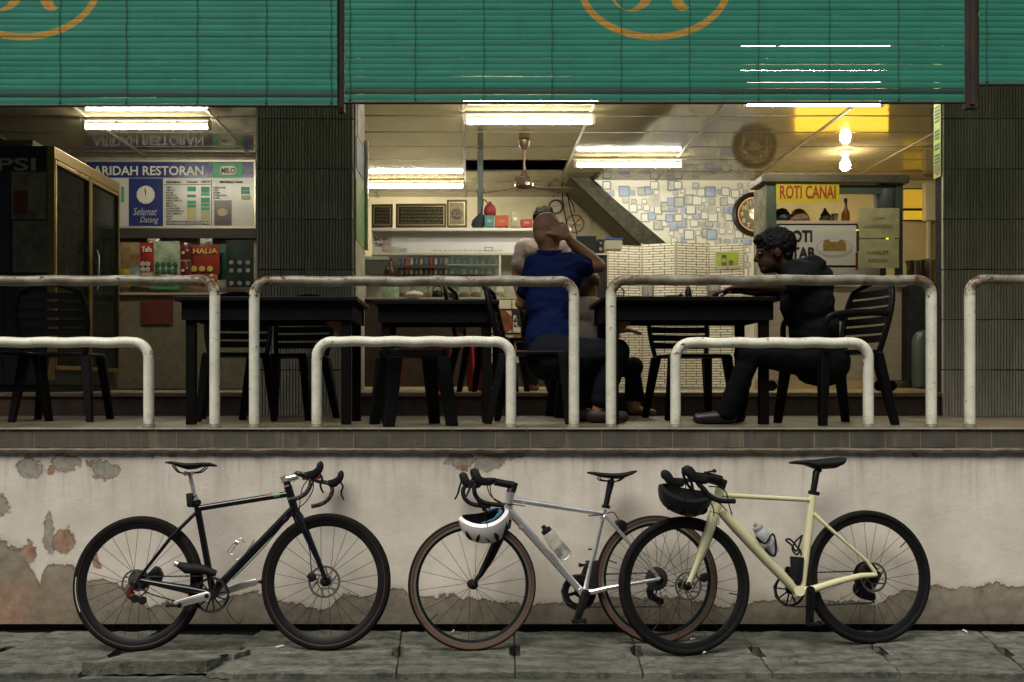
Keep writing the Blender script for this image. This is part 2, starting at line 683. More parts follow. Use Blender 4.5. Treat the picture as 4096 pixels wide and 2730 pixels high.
def slab(xa0, xb0, xa1, xb1, dz, tilt, seed, y0=SY0, y1=SY1, th=0.09):
    """one drain cover: near edge xa0..xb0, wall edge xa1..xb1, lifting notches half way"""
    rnd = random.Random(seed)
    ny, nx = 26, 22
    top = []
    for j in range(ny + 1):
        t = j / ny
        y = y0 + (y1 - y0) * t
        row = []
        for i in range(nx + 1):
            s = i / nx
            x = (xa0 + (xa1 - xa0) * t) * (1 - s) + (xb0 + (xb1 - xb0) * t) * s
            e = 0.003
            if i == 0 or i == nx:
                x += (rnd.random() - .5) * e + (e if i == 0 else -e)
                if 0.36 < t < 0.60:
                    x += 0.03 if i == 0 else -0.03
            yy = y + ((rnd.random() - .5) * 0.012 if j in (0, ny) else 0)
            z = dz + tilt[0] * (s - .5) + tilt[1] * (t - .5) + 0.007 * mnoise.fractal(Vector((x * 9, y * 9, seed)), .8, 2, 6)
            if i in (0, nx) or j in (0, ny):
                z -= 0.002 + 0.003 * rnd.random()
            row.append((x, yy, z))
        top.append(row)
    mb = MB()
    vs = [p for r in top for p in r]
    fs = []
    for j in range(ny):
        for i in range(nx):
            a = j * (nx + 1) + i
            fs.append((a, a + 1, a + nx + 2, a + nx + 1))
    rim = [j * (nx + 1) for j in range(ny, -1, -1)] + [i for i in range(1, nx + 1)] + [j * (nx + 1) + nx for j in range(1, ny + 1)] + [ny * (nx + 1) + i for i in range(nx - 1, 0, -1)]
    base = len(vs)
    for k in rim:
        x, y, z = vs[k]
        vs.append((x, y, z - th))
    n = len(rim)
    for k in range(n):
        k2 = (k + 1) % n
        fs.append((rim[k], base + k, base + k2, rim[k2]))
    mb.add(vs, fs)
    return obj('drain_slab', mb, SLABM, pav, smooth=50)


# joints between the covers, read at the near and the wall edge
jt = [(-3.05, -2.75), (-2.42, -2.25), (-1.80, -1.68), (-1.22, -1.13), (-0.345, -0.375), (0.200, 0.228), (0.787, 0.85), (1.382, 1.44), (1.968, 2.07), (2.56, 2.72), (3.15, 3.35)]
for k in range(len(jt) - 1):
    a, b = jt[k], jt[k + 1]
    if k == 2:
        continue
    slab(a[0] + .001, b[0] - .001, a[1] + .001, b[1] - .001, 0.0, ((k * 37 % 5 - 2) * .003, (k * 53 % 5 - 2) * .003), 11 + k)
# the broken, tipped cover under the black bicycle, and its sunken neighbour
slab(-1.80, -1.235, -1.66, -1.14, -0.022, (0.0, 0.012), 31)
brk = obj('broken_slab', slab(-1.80, -1.22, -1.62, -1.08, 0.034, (0.006, -0.022), 41, 4.46, 4.72, 0.06).data.copy(), SLABM, pav)
bpy.data.objects.remove([o for o in pav.children if o.data.name != brk.data.name and o.name.startswith('drain_slab')][-1])
# ---- low street wall with tiled coping
wall = thing('street_wall', 'low whitewashed street wall with flaking plaster behind the bicycles', 'wall', (0, WALL_Y, 0))
wall_off = Vector((0, -WALL_Y, 0))


def under(o):
    o.location = wall_off
    return o


mbw = MB()
nx, nz = 60, 12
vs = []
for j in range(nz + 1):
    for i in range(nx + 1):
        x = -7 + 14 * i / nx
        z = 0.03 + (0.953 - 0.03) * j / nz
        vs.append((x, WALL_Y + 0.004 * mnoise.noise(Vector((x * 1.3, 0, z * 1.7))), z))
fs = [(j * (nx + 1) + i, j * (nx + 1) + i + 1, (j + 1) * (nx + 1) + i + 1, (j + 1) * (nx + 1) + i) for j in range(nz) for i in range(nx)]
mbw.add(vs, fs)
mbw.add([(-7, WALL_Y, .03), (7, WALL_Y, .03), (7, 5.4, .03), (-7, 5.4, .03)], [(3, 2, 1, 0)])
under(obj('plaster_face', mbw, PLASTER, wall, smooth=True, fix=False))
under(obj('footing', MB().box(-7, 7, 5.245, 5.45, -0.3, 0.028), M('shadow_gap_footing', (0.05, 0.048, 0.038), .9, var=.5), wall))  # footing darkened to stand for the shade of the gap under the plaster
LEDGE = M('weathered_ledge', (0.115, 0.10, 0.075), 0.85, var=.5, vscale=14, bump=.5, bscale=50)
lm = MB()
n = 160
for i in range(n):
    xa, xb = -4 + 8 * i / n, -4 + 8 * (i + 1) / n
    f0 = 0.004 * mnoise.noise(Vector((xa * 11, 0, 0)))
    f1 = 0.004 * mnoise.noise(Vector((xb * 11, 0, 0)))
    prof = [(5.36, .953), (5.176, .9535), (5.172, .968), (5.185, .978), (5.36, .978)]
    lm.add([(xa, y + (f0 if y < 5.3 else 0), z + f0) for y, z in prof] + [(xb, y + (f1 if y < 5.3 else 0), z + f1) for y, z in prof],
           [(k, (k + 1) % 5, 5 + (k + 1) % 5, 5 + k) for k in range(5)])
under(obj('ledge', lm, LEDGE, wall, smooth=30))
g = G('coping_tile_glaze')
p = g.pos()
oi = g.n('ShaderNodeObjectInfo').outputs['Random']
c = g.mix(g.mr(g.noise(p, 9, 6), .3, .7), (0.055, 0.052, 0.042), (0.098, 0.09, 0.07))
c = g.mix(g.mr(oi, 0, 1, 0, .45), c, (0.105, 0.095, 0.07))
stz = g.noise(g.vm('MULTIPLY', p, (7, 1, 1.2)), 2.0, 5, .6)
c = g.mix(g.mr(stz, .56, .72, 0, .6), c, (0.22, 0.175, 0.115))
g.set('Base Color', c)
g.set('Roughness', .55)
g.bump(g.noise(p, 80, 4), .25, .004)
TILEM = g.m
t0 = None
tw = 0.1905
x = wx(1275) - 20 * tw
k = 0
while x < 3.6:
    if x + tw > -3.0:
        if t0 is None:
            t0 = obj('coping_tile', MB().box(0, tw - .0035, 0, .012, 0.980, 1.0745), TILEM, wall, bev=.0015, seg=1)
            t0.location = (x, -.012, 0)
        else:
            dupe(t0, (x, -.012 + random.uniform(-.0012, .0012), random.uniform(-.001, .001)))
    x += tw
under(obj('tile_bedding', MB().box(-7, 7, 5.1893, 5.4, .979, 1.0745), M('grout', (0.20, 0.18, 0.14), .9), wall))
NOSE = M('nosing_tile', (0.17, 0.155, 0.115), .5, var=.4, vscale=8, bump=.2)
nm = MB()
for i in range(40):
    nm.box(-3.9 + i * .2, -3.9 + (i + 1) * .2 - .003, 5.178, 5.30, 1.0765, 1.0835)
under(obj('nosing', nm, NOSE, wall, bev=.002, seg=1))['kind'] = 'stuff'

# ---- floors
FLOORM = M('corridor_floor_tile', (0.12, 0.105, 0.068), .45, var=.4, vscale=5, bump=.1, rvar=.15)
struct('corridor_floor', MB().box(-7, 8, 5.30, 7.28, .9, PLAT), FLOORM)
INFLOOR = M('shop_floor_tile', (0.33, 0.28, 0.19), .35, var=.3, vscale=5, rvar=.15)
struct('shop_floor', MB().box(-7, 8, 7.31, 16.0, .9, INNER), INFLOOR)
struct('step', MB().box(-7, 8, 7.28, 7.31, .9, INNER - .03), M('step_riser', (0.06, 0.038, 0.026), .65, var=.5, vscale=7))
struct('step_edge', MB().box(-7, 8, 7.255, 7.33, INNER - .03, INNER + .003), M('step_nosing', (0.17, 0.12, 0.075), .55, var=.4), bev=.006)

# ---- ceiling of laminated panels
g = G('laminated_ceiling')
p = g.pos()
oi = g.n('ShaderNodeObjectInfo').outputs['Random']
c = g.mix(g.mr(g.noise(p, 3, 5), .3, .7), (0.20, 0.17, 0.095), (0.27, 0.23, 0.135))
c = g.mix(g.mr(oi, 0, 1, 0, .35), c, (0.17, 0.135, 0.07))
g.set('Base Color', c)
g.set('Roughness', 0.07)
g.set('Specular IOR Level', 0.75)
g.bump(g.noise(p, 7, 4), .10, .01)
CEILM = g.m
ceil_ = bpy.data.objects.new('ceiling', None)
COL.objects.link(ceil_)
ceil_['kind'] = 'structure'
cp0 = None
TX = [-0.08 + 1.22 * k for k in range(-4, 7)]
TY = [9.384 + .61 * k for k in range(-6, 8)]
for i in range(len(TX) - 1):
    for j in range(len(TY) - 1):
        if i == 4 and abs(TY[j] - 11.214) < .01:
            continue
        lo = (TX[i] + .61, TY[j] + .305, CEIL)
        rr = (R(random.uniform(-.28, .28)), R(random.uniform(-.22, .22)), 0)
        if cp0 is None:
            cp0 = obj('ceiling_panel', MB().box(-.602, .602, -.300, .300, 0, .012), CEILM, ceil_)
            cp0.location, cp0.rotation_euler = lo, rr
        else:
            dupe(cp0, lo, rr)
TB = M('ceiling_bar', (0.30, 0.27, 0.20), .45, var=.3)
for x in TX:
    obj('ceiling_bar', MB().box(x - .013, x + .013, TY[0], TY[-1], CEIL - .008, CEIL + .02), TB, ceil_)
CBM = M('ceiling_cross_bar', (0.12, 0.10, 0.06), .45, var=.4)
for i in range(len(TX) - 1):
    for y in TY:
        obj('cross_bar', MB().box(TX[i] + .0135, TX[i + 1] - .0135, y - .009, y + .009, CEIL - .0035, CEIL + .015), CBM, ceil_)
struct('roof_slab', MB().box(-7, 9, 5.36, 16.2, 4.35, 4.5), M('dark_void', (0.02, 0.022, 0.022), .9))
struct('upper_wall', MB().box(-12, 12, 5.55, 5.8, 3.78, 9.0), M('upper_render', (0.25, 0.23, 0.19), .85))
struct('unseen_opposite_facade', MB().box(-30, 30, -9.5, -9.0, -0.03, 13.0), M('opposite_render', (0.16, 0.15, 0.13), .85))  # unseen houses opposite, sized to keep low sky light out of the corridor
struct('closing_side_wall', MB().box(-7.2, -7, 5.4, 16, .9, 4.4), M('dim_render', (0.25, 0.22, 0.17), .85))  # unseen, added to close the open corridor end and keep it dark
struct('closing_side_wall', MB().box(8.0, 8.2, 5.4, 16, .9, 4.4), MATS['dim_render'])  # same added closure at the other end, keeps daylight out
wall['kind'] = 'thing'

# ================================================================== hoop rails
g = G('chipped_rail_paint')
p = g.pos()
x, y, z = g.sep(p)
pa = g.mix(g.mr(g.noise(p, 8, 6), .3, .7), (0.57, 0.585, 0.47), (0.74, 0.755, 0.63))
pa = g.mix(g.mr(g.noise(p, 60, 4), .55, .75, 0, .6), pa, (0.34, 0.31, 0.21))
gr = g.ma('MULTIPLY', g.mr(z, 1.80, 1.865), g.mr(g.noise(p, 7, 6, .7), .25, .6, .55, 1.0))
pa = g.mix(g.ma('MULTIPLY', gr, .96), pa, (0.095, 0.08, 0.045))          # hand grime on the tall bars
lowg = g.ma('MULTIPLY', g.mr(z, 1.17, 1.085), g.mr(g.noise(p, 30, 5), .35, .6))
pa = g.mix(g.ma('MULTIPLY', lowg, .7), pa, (0.13, 0.115, 0.075))
at = g.n('ShaderNodeAttribute', attribute_name='rust')
rn = g.noise(p, 22, 7, .68)
ru = g.mr(g.ma('ADD', rn, g.ma('MULTIPLY', at.outputs['Fac'], .14)), .62, .69)
rc = g.mix(g.mr(g.noise(p, 50, 4), .35, .65), (0.035, 0.02, 0.012), (0.16, 0.062, 0.025))
g.set('Base Color', g.mix(ru, pa, rc))
g.set('Roughness', g.mr(ru, 0, 1, .42, .9))
g.bump(g.ma('ADD', g.ma('MULTIPLY', ru, -.5), g.ma('MULTIPLY', g.noise(p, 45, 5), .35)), .5, .004)
RAILM = g.m
RY, RP = 5.30, 728.7


def hoop(name, label, pxa, pxb, zt, rad, group):
    xa, xb = (pxa - VPX) / RP, (pxb - VPX) / RP
    t = thing(name, label, 'railing', ((xa + xb) / 2, RY, PLAT), group=group)
    h, w = zt - PLAT, (xb - xa) / 2
    pts = [Vector((-w, 0, 0.0)), Vector((-w, 0, h * .3)), Vector((-w, 0, h - rad - .12)), Vector((-w, 0, h - rad - .03))]
    for k in range(9):
        a = math.pi - k * math.pi / 16
        pts.append(Vector((-w + rad + rad * math.cos(a), 0, h - rad + rad * math.sin(a))))
    m = 24
    for k in range(1, m):
        pts.append(Vector((-w + rad + (2 * w - 2 * rad) * k / m, 0.002 * math.sin(k * .7), h + .0025 * math.sin(k * 1.1 + pxa))))
    for k in range(9):
        a = math.pi / 2 - k * math.pi / 16
        pts.append(Vector((w - rad + rad * math.cos(a), 0, h - rad + rad * math.sin(a))))
    pts += [Vector((w, 0, h - rad - .03)), Vector((w, 0, h - rad - .12)), Vector((w, 0, h * .3)), Vector((w, 0, 0))]
    mb = MB().tube(pts, .0285, 16)
    o = obj('bent_pipe', mb, RAILM, t, smooth=60, fix=False)
    at = o.data.attributes.new('rust', 'FLOAT', 'POINT')
    for i, v in enumerate(o.data.vertices):
        c = max(0, 1 - abs(Vector((abs(v.co.x) - w + rad * .3, 0, v.co.z - h + rad * .3)).length) / (.16 if h > .6 else .10))
        at.data[i].value = c * (1.0 if h > .6 else .75) + (.35 if (h > .6 and v.co.z > h) else 0)
    for s in (-1, 1):
        obj('base_collar', MB().lathe([(.036, 0.0), (.036, .004), (.031, .012), (.0285, .02)], (s * w, 0, 0.0005), seg=16), MATS.get('nosing_tile'), t, smooth=50)
    return t


GT, GL = 'tall hoop rails on the wall', 'low hoop rails on the wall'
hoop('hoop_rail', 'tall cream pipe hoop in front of the drinks fridge', -420, 859, 1.889, .078, GT)
hoop('hoop_rail', 'tall cream pipe hoop in front of the tiled pillar, ending at the bald man', 1017, 2296, 1.886, .078, GT)
hoop('hoop_rail', 'tall rust-cornered pipe hoop in front of the woven screen and the food stall', 2444, 3725, 1.892, .078, GT)
hoop('hoop_rail', 'tall pipe hoop cut off by the picture edge, beyond the food stall', 3879, 5160, 1.895, .078, GT)
hoop('hoop_rail', 'low cream pipe hoop under the drinks fridge', -225, 595, 1.551, .085, GL)
hoop('hoop_rail', 'low pipe hoop with flaking white top, between the pillar and the bald man', 1267, 2044, 1.555, .085, GL)
hoop('hoop_rail', 'low cream pipe hoop in front of the man hunched over his table', 2702, 3473, 1.549, .085, GL)

# ================================================================== green slat blinds
BD = 5.42
BP = FPX / BD


def bz(py):
    return CAMZ + (VPY - py) / BP


def bx(px):
    return (px - VPX) / BP


def slat_material():
    g = G('green_slat_paint')
    p = g.pos()
    x, y, z = g.sep(p)
    oi = g.n('ShaderNodeObjectInfo').outputs['Random']
    c = g.mix(g.mr(g.noise(g.vm('MULTIPLY', p, (1, 1, 8)), 3, 6), .3, .7), (0.020, 0.168, 0.116), (0.032, 0.228, 0.158))
    c = g.mix(g.mr(oi, 0, 1, 0, .2), c, (0.022, 0.14, 0.095))
    c = g.mix(g.mr(g.noise(p, 180, 2), .5, .8, 0, .3), c, (0.07, 0.32, 0.23))
    c = g.mix(g.mr(g.noise(g.vm('MULTIPLY', p, (3, 1, .6)), 2.2, 6, .7), .5, .75, 0, .45), c, (0.028, 0.12, 0.085))

    def ell(px, py, rx, ry):
        v = g.vm('MULTIPLY', g.vm('SUBTRACT', p, (bx(px), 0, bz(py))), (BP / rx, 0, BP / ry))
        return g.vm('LENGTH', v, (0, 0, 0))

    def inside(e):
        return g.mr(e, .985, 1.0, 1, 0)

    def minus(a, b):
        return g.ma('MULTIPLY', a, g.ma('SUBTRACT', 1.0, b))

    tot = None
    for cx in (94, 2618):
        ring = minus(inside(ell(cx, -60, 311, 223)), inside(ell(cx, -58, 283, 194)))
        k = 1 / 2.119
        o = cx - 2618 + 2000
        arc = minus(inside(ell(o + 1118 * k, -80 * k, 192 * k, 178 * k)), inside(ell(o + 1085 * k, -92 * k, 128 * k, 175 * k)))
        foot = minus(inside(ell(o + 1545 * k, -30 * k, 97 * k, 125 * k)), inside(ell(o + 1606 * k, -40 * k, 58 * k, 105 * k)))
        m = g.ma('MAXIMUM', ring, g.ma('MAXIMUM', arc, foot))
        tot = m if tot is None else g.ma('MAXIMUM', tot, m)
    c = g.mix(tot, c, g.mix(g.mr(g.noise(p, 40, 4), .3, .7), (0.34, 0.20, 0.035), (0.46, 0.28, 0.06)))
    g.set('Base Color', c)
    g.set('Roughness', .7)
    g.set('Specular IOR Level', .2)
    g.bump(g.noise(g.vm('MULTIPLY', p, (1, 1, 6)), 40, 3), .15, .003)
    return g.m


SLATM = slat_material()
DKSLAT = M('dark_green_batten', (0.012, 0.045, 0.034), .6, var=.3)
CORDM = M('blind_cord', (0.02, 0.05, 0.04), .8)


def blind(label, pxa, pxb, bot, cords, dark_at, drop=0.0):
    xa, xb = bx(pxa), bx(pxb)
    z0 = bz(bot)
    t = thing('slat_blind', label, 'blind', ((xa + xb) / 2, BD, z0), group='green slat blinds under the eaves')
    w = (xb - xa) / 2
    pitch = .0340
    mb = MB()
    prof = [(0.0004, -.0165), (0.0, -.0153), (0.0, .0153), (0.0004, .0165), (0.0022, .0165), (.0022, -.0165)]
    nseg = 16
    for i in range(nseg):
        pass
    rings = []
    for i in range(nseg + 1):
        xx = -w + 2 * w * i / nseg
        dz = .0006 * math.sin(i * 2.3) + .0005 * math.sin(i * .7 + pxa)
        rings.append([(xx, yy, zz + dz) for yy, zz in prof])
    mb.loft(rings)
    s0 = None
    z = .030
    k = 0
    rnd = random.Random(pxa + 5000)
    while z0 + z < 3.80:
        lo = (0, rnd.uniform(-.0012, .0012), z)
        rt = (R(rnd.uniform(-1.3, 1.3)), R(rnd.uniform(-.035, .035)), 0)
        if s0 is None:
            s0 = obj('slat', mb, SLATM, t, smooth=50)
            s0.location, s0.rotation_euler = lo, rt
            o = s0
        else:
            o = dupe(s0, lo, rt)
        if k == dark_at:
            o.data = o.data.copy()
            o.data.materials[0] = DKSLAT
        z += pitch * (1 + rnd.uniform(-.03, .03))
        k += 1
    obj('bottom_rail', MB().lathe([(.0001, -w - .004), (.009, -w - .003), (.009, w + .003), (.0001, w + .004)], (0, .002, .001), axis=(1, 0, 0), seg=12), DKSLAT, t, smooth=50)
    obj('bottom_batten', MB().box(-w, w, -.003, .004, .0115, .0135), M('pale_batten', (0.20, 0.26, 0.20), .5), t)
    for c in cords:
        x = bx(c) - (xa + xb) / 2
        pts = [(x + .003 * math.sin(q * 1.7 + c), -.0065, -.002 + q * .055) for q in range(int((3.8 - z0) / .055) + 1)]
        obj('cord', MB().tube(pts, .0019, 6), CORDM, t)
        obj('cord_knot', MB().ball((x, -.008, .016), .006, seg=8, ring=6), CORDM, t)
    return t


blind('green slat blind with part of a gold oval emblem, above the drinks fridge', -900, 1348, 424, (-30, 241, 507, 790, 1066, 1325), 1)
blind('wide green slat blind with a gold oval emblem, above the restaurant opening', 1379, 3857, 412, (1400, 1661, 1935, 2208, 2484, 2757, 3033, 3317, 3593), 1)
blind('shorter plain green slat blind by the picture edge', 3917, 5300, 340, (3945, 4230), 99)

RUST = M('rusty_steel', (0.055, 0.035, 0.026), .75, col2=(0.018, 0.017, 0.016), vscale=9, bump=.4, stretch=(1, 1, .4))
for lab, a, b, py in (('slim rusty steel post hanging between two green blinds', 1351, 1377, 440), ('broad dark steel post between the wide blind and the shorter blind', 3862, 3913, 425)):
    xa, xb = (a - VPX) / FPX * 5.46, (b - VPX) / FPX * 5.46
    t = thing('blind_post', lab, 'post', ((xa + xb) / 2, 5.46, bz(py)))
    hw = (xb - xa) / 2
    obj('channel', MB().box(-hw, hw, 0, .045, 0, 3.85 - bz(py)), RUST, t, bev=.003)
    obj('guide_track', MB().box(-hw * .35, hw * .35, -.008, .002, .02, 3.85 - bz(py)), MATS['rusty_steel'], t)

# ================================================================== ribbed pillars
RIBM = None
g = G('ribbed_tile_glaze')
p = g.pos()
oi = g.n('ShaderNodeObjectInfo').outputs['Random']
c = g.mix(g.mr(g.noise(g.vm('MULTIPLY', p, (6, 1, .7)), 3, 6), .3, .7), (0.46, 0.43, 0.34), (0.66, 0.62, 0.50))
c = g.mix(g.mr(oi, 0, 1, 0, .4), c, (0.27, 0.27, 0.21))
g.set('Base Color', c)
g.set('Roughness', .42)
g.bump(g.noise(p, 60, 4), .15, .004)
RIBM = g.m
PIERCORE = M('pier_groove_shade', (0.012, 0.011, 0.010), .95)  # near-black core puts the shade of the grooves between ribs into colour
TWD, NR = .18225, 8
prof = []
for k in range(NR):
    x0 = k * TWD / NR
    pw = TWD / NR
    prof += [(x0 + pw * .04, .0128), (x0 + pw * .05, -.006), (x0 + pw * .15, -.010), (x0 + pw * .72, -.010), (x0 + pw * .82, -.006), (x0 + pw * .83, 0.0128)]
poly = [(0.001, .014)] + [(a, b) for a, b in prof] + [(TWD - .0025, .014)]
ribtile = MB().prism(poly, 0, .3695, u=(1, 0, 0), v=(0, 1, 0), w=(0, 0, 1)).mesh('ribbed_tile')
ribtile.materials.append(RIBM)
flip = set()


def pillar(label, xa, deep=.62):
    t = thing('tiled_pillar', label, 'pillar', (xa, 7.25, PLAT), group='ribbed tile pillars at the shop front')
    W_ = TWD * 4
    obj('pier_core', MB().box(.002, W_ - .003, .0135, deep, .002, CEIL - PLAT + .3), PIERCORE, t)
    z0 = 2.185 - .377 * 3 - PLAT
    rows = [z0 + .377 * k for k in range(8)]
    for j, z in enumerate(rows):
        for i in range(4):
            o = bpy.data.objects.new('ribbed_tile', ribtile)
            COL.objects.link(o)
            o.parent = t
            o.location = (i * TWD, random.uniform(-.001, .001), z + random.uniform(-.0015, .0015))
    return t


pil = pillar('grey ribbed tile pillar between the fridge bay and the restaurant opening', -1.613)
pil2 = pillar('dark ribbed tile pillar beyond the food stall', 3.536, .115)
# plastered flank of the middle pillar with its notices
obj('plaster_flank', MB().box(TWD * 4 - .002, TWD * 4 + .012, .02, .62, .002, 2.8), M('flank_render', (0.42, 0.40, 0.30), .8, var=.3, bump=.3), pil)
SIDEX = TWD * 4 + .0125


def flank(name, y0, y1, z0, z1, col, rough=.6):
    m = M('flank_' + name, col, rough, var=.25, vscale=12)
    return obj(name, MB().box(SIDEX, SIDEX + .004, y0, y1, z0 - PLAT, z1 - PLAT), m, pil)


d0 = 7.25
flank('green_notice', .03, .60, wz(975, 7.5), wz(740, 7.5), (0.13, 0.26, 0.05))
flank('blue_notice', .05, .55, wz(695, 7.5), wz(570, 7.5), (0.06, 0.10, 0.14))
flank('dark_notice', .10, .50, wz(560, 7.5), wz(420, 7.5), (0.10, 0.065, 0.035))
obj('white_board_edge', MB().box(SIDEX + .001, SIDEX + .03, .585, .64, wz(1000, 7.85) - PLAT, wz(565, 7.85) - PLAT), M('white_enamel', (0.75, 0.74, 0.68), .3), pil)
# banner fixed to the flank of the far pillar
ban = obj('hanging_banner', MB().box(-.012, -.002, .004, .112, wz(722, 7.4) - PLAT, 2.75), M('banner_yellow_green', (0.36, 0.50, 0.06), .55, var=.15), pil2)
for k in range(18):
    z = wz(440, 7.4) - PLAT - k * .026
    if k in (5, 6, 10, 13):
        continue
    obj('banner_letter', MB().box(-.0135, -.0118, .02, .096, z - .017, z), M('banner_ink', (0.03, 0.05, 0.03), .6), ban)
obj('banner_badge', MB().lathe([(.042, 0), (.042, .002)], (-.012, .058, wz(690, 7.4) - PLAT), axis=(-1, 0, 0), seg=20), M('badge_brown', (0.16, 0.08, 0.04), .5), ban)

# ================================================================== shop walls
CREAM = M('cream_wall_paint', (0.62, 0.56, 0.36), .7, var=.12, vscale=2.5, bump=.15)
struct('back_wall', MB().box(-1.6, 2.9, 13.45, 13.6, INNER, 4.2), CREAM)
struct('partition_wall', MB().box(-1.62, -1.5, 11.2, 13.5, INNER, 4.2), CREAM)
struct('rear_wall', MB().box(3.62, 8, 12.36, 12.5, INNER, 4.2), M('warm_wall_paint', (0.58, 0.47, 0.24), .7, var=.15, vscale=2))
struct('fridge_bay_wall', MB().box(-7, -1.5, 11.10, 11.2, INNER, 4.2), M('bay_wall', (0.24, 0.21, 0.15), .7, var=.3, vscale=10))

# ---- wallpapered wall above the stair
wp = thing('wallpapered_wall', 'white wall papered with pale blue and grey squares beside the stair', 'wall', (0, 12.35, 0))
wp['kind'] = 'thing'


def w12(px, py):
    v = W(px, py, 12.35)
    return (v.x, v.z)


wpoly = [w12(2300, 650), w12(2300, 712), w12(2690, 1012), w12(2690, 1600), (3.62, INNER), (3.62, 4.15), (1.2, 4.15)]
obj('wall_face', MB().prism(wpoly, 0, .12), M('wallpaper_ground', (0.80, 0.78, 0.68), .6, var=.05, vscale=8), wp)
PAPER = {'line': M('paper_grey_line', (0.25, 0.28, 0.30), .6), 'white': M('paper_white', (0.86, 0.85, 0.78), .6),
         'blue': M('paper_blue', (0.42, 0.49, 0.72), .6, var=.2, vscale=9), 'grey': M('paper_grey', (0.56, 0.57, 0.51), .6, var=.35, vscale=9),
         'shade': M('paper_shade', (0.62, 0.61, 0.53), .6)}
parts = {k: MB() for k in PAPER}


def rrect(cx, cz, h, r):
    out = []
    for sx, sz, a0 in ((1, 1, 0), (-1, 1, 90), (-1, -1, 180), (1, -1, 270)):
        for k in range(4):
            a = R(a0 + 30 * k)
            out.append((cx + sx * (h - r) + r * math.cos(a), cz + sz * (h - r) + r * math.sin(a)))
    return out


nrep = 0
rw_ = random.Random(5)
for j in range(0, 15):
    for i in range(0, 20):
        x = 1.42 + i * .112 + (.056 if j % 2 else 0) + rw_.uniform(-.03, .03)
        z = 2.42 + j * .104 + rw_.uniform(-.025, .025)
        s = rw_.choice((.065, .085, .11, .11, .13, .14))
        kind = rw_.choice(('white', 'white', 'white', 'blue', 'blue', 'grey', 'grey'))
        style = rw_.choice((0, 1, 1, 1, 2)) if kind != 'white' else rw_.choice((1, 1, 2))
        if rw_.random() < .1:
            continue
        if not (x < 3.56 and z < 3.86 and z > 3.96 - (x - 1.44) * .773 + .07):
            continue
        h = s / 2
        lay = -.0008 - .00006 * nrep
        nrep += 1
        parts['shade'].prism(rrect(x + .013, z - .013, h * 1.02, h * .22), lay + .0003, .00001)
        if style:
            parts['line'].prism(rrect(x, z, h, h * .22), lay, .00001)
            parts[kind].prism(rrect(x, z, h * (.80 if style == 1 else .74), h * .14), lay - .00003, .00001)
        else:
            parts[kind].prism(rrect(x, z, h, h * .1), lay, .00001)
for k, mb in parts.items():
    o = obj('printed_squares', mb, PAPER[k], wp, fix=False)
    o['kind'] = 'stuff'

# ---- stair running up behind the kiosk
st = thing('staircase', 'dark green sloping underside of a staircase in front of the patterned wall', 'staircase', (0, 0, 0))
sp = lambda px, py, d: (W(px, py, d).x, W(px, py, d).z)
na, nb, nc, nd = sp(2262, 690, 12.2), sp(2330, 690, 12.2), sp(2700, 1003, 12.2), sp(2590, 1003, 12.2)
obj('near_stringer', MB().prism([na, nb, nc, nd], 12.2, .10), M('stringer_paint', (0.03, 0.03, 0.016), .7, var=.7, vscale=16), st)
fa, fb = sp(2262, 775, 13.2), sp(2600, 1030, 13.2)
obj('far_stringer', MB().prism([fa, (fa[0], fa[1] + .22), (fb[0], fb[1] + .22), fb], 13.1, .10), M('stringer_green', (0.09, 0.12, 0.055), .6, var=.4), st)
obj('soffit', MB().prism([(na[0], na[1] - .02), (nd[0], nd[1] + .03), (nd[0], nd[1] + .08), (na[0], na[1] + .03)], 12.305, .79), M('soffit_brown', (0.06, 0.048, 0.025), .7, var=.4), st)

# ================================================================== lamps
TUBEM = M('lit_tube', (1, 1, 1), .3, emis=100.0, ecol=(1.0, 0.93, 0.76))
HOUSE = M('lamp_housing', (0.36, 0.33, 0.26), .4, var=.15)


def tube_lamp(label, px0, px1, py):
    d = FPX * 1.2 / (px1 - px0)
    xa, xb = (px0 - VPX) / FPX * d, (px1 - VPX) / FPX * d
    t = thing('tube_lamp', label, 'lamp', ((xa + xb) / 2, d, CEIL - .012), group='lit tube lamps under the ceiling')
    obj('lit_tube', MB().tube([(-.59, 0, -.084), (.59, 0, -.084)], .019, 12), TUBEM, t, smooth=50)
    obj('batten', MB().box(-.62, .62, -.026, .026, -.022, -.001), HOUSE, t, bev=.004)
    obj('reflector_rail', MB().box(-.60, .60, -.010, .010, -.050, -.042), HOUSE, t)
    for s in (-1, 1):
        obj('lamp_holder', MB().box(s * .596, s * .63, -.018, .018, -.108, -.018), M('lamp_holder_plastic', (0.40, 0.38, 0.32), .4), t, bev=.004)
    for q in (-.3, 0, .3):
        obj('bracket', MB().box(q - .012, q + .012, -.012, .012, -.045, -.020), HOUSE, t)
    return t


tube_lamp('lit tube lamp on the ceiling behind the wide green blind', 1867, 2368, 470)
tube_lamp('lit tube lamp in front of the patterned wall', 2306, 2724, 650)
tube_lamp('lit tube lamp above the framed pictures', 1475, 1853, 737)
tube_lamp('lit tube lamp above the menu board by the pillar', 342, 833, 522)
tube_lamp('lit tube lamp above the food stall, half hidden by the blind', 2985, 3521, 408)
tube_lamp('lit tube lamp glinting through the wide blind slats above the bald man', 1850, 2395, 375)
tube_lamp('lit tube lamp glinting through the wide blind slats above the hunched man', 2960, 3560, 300)

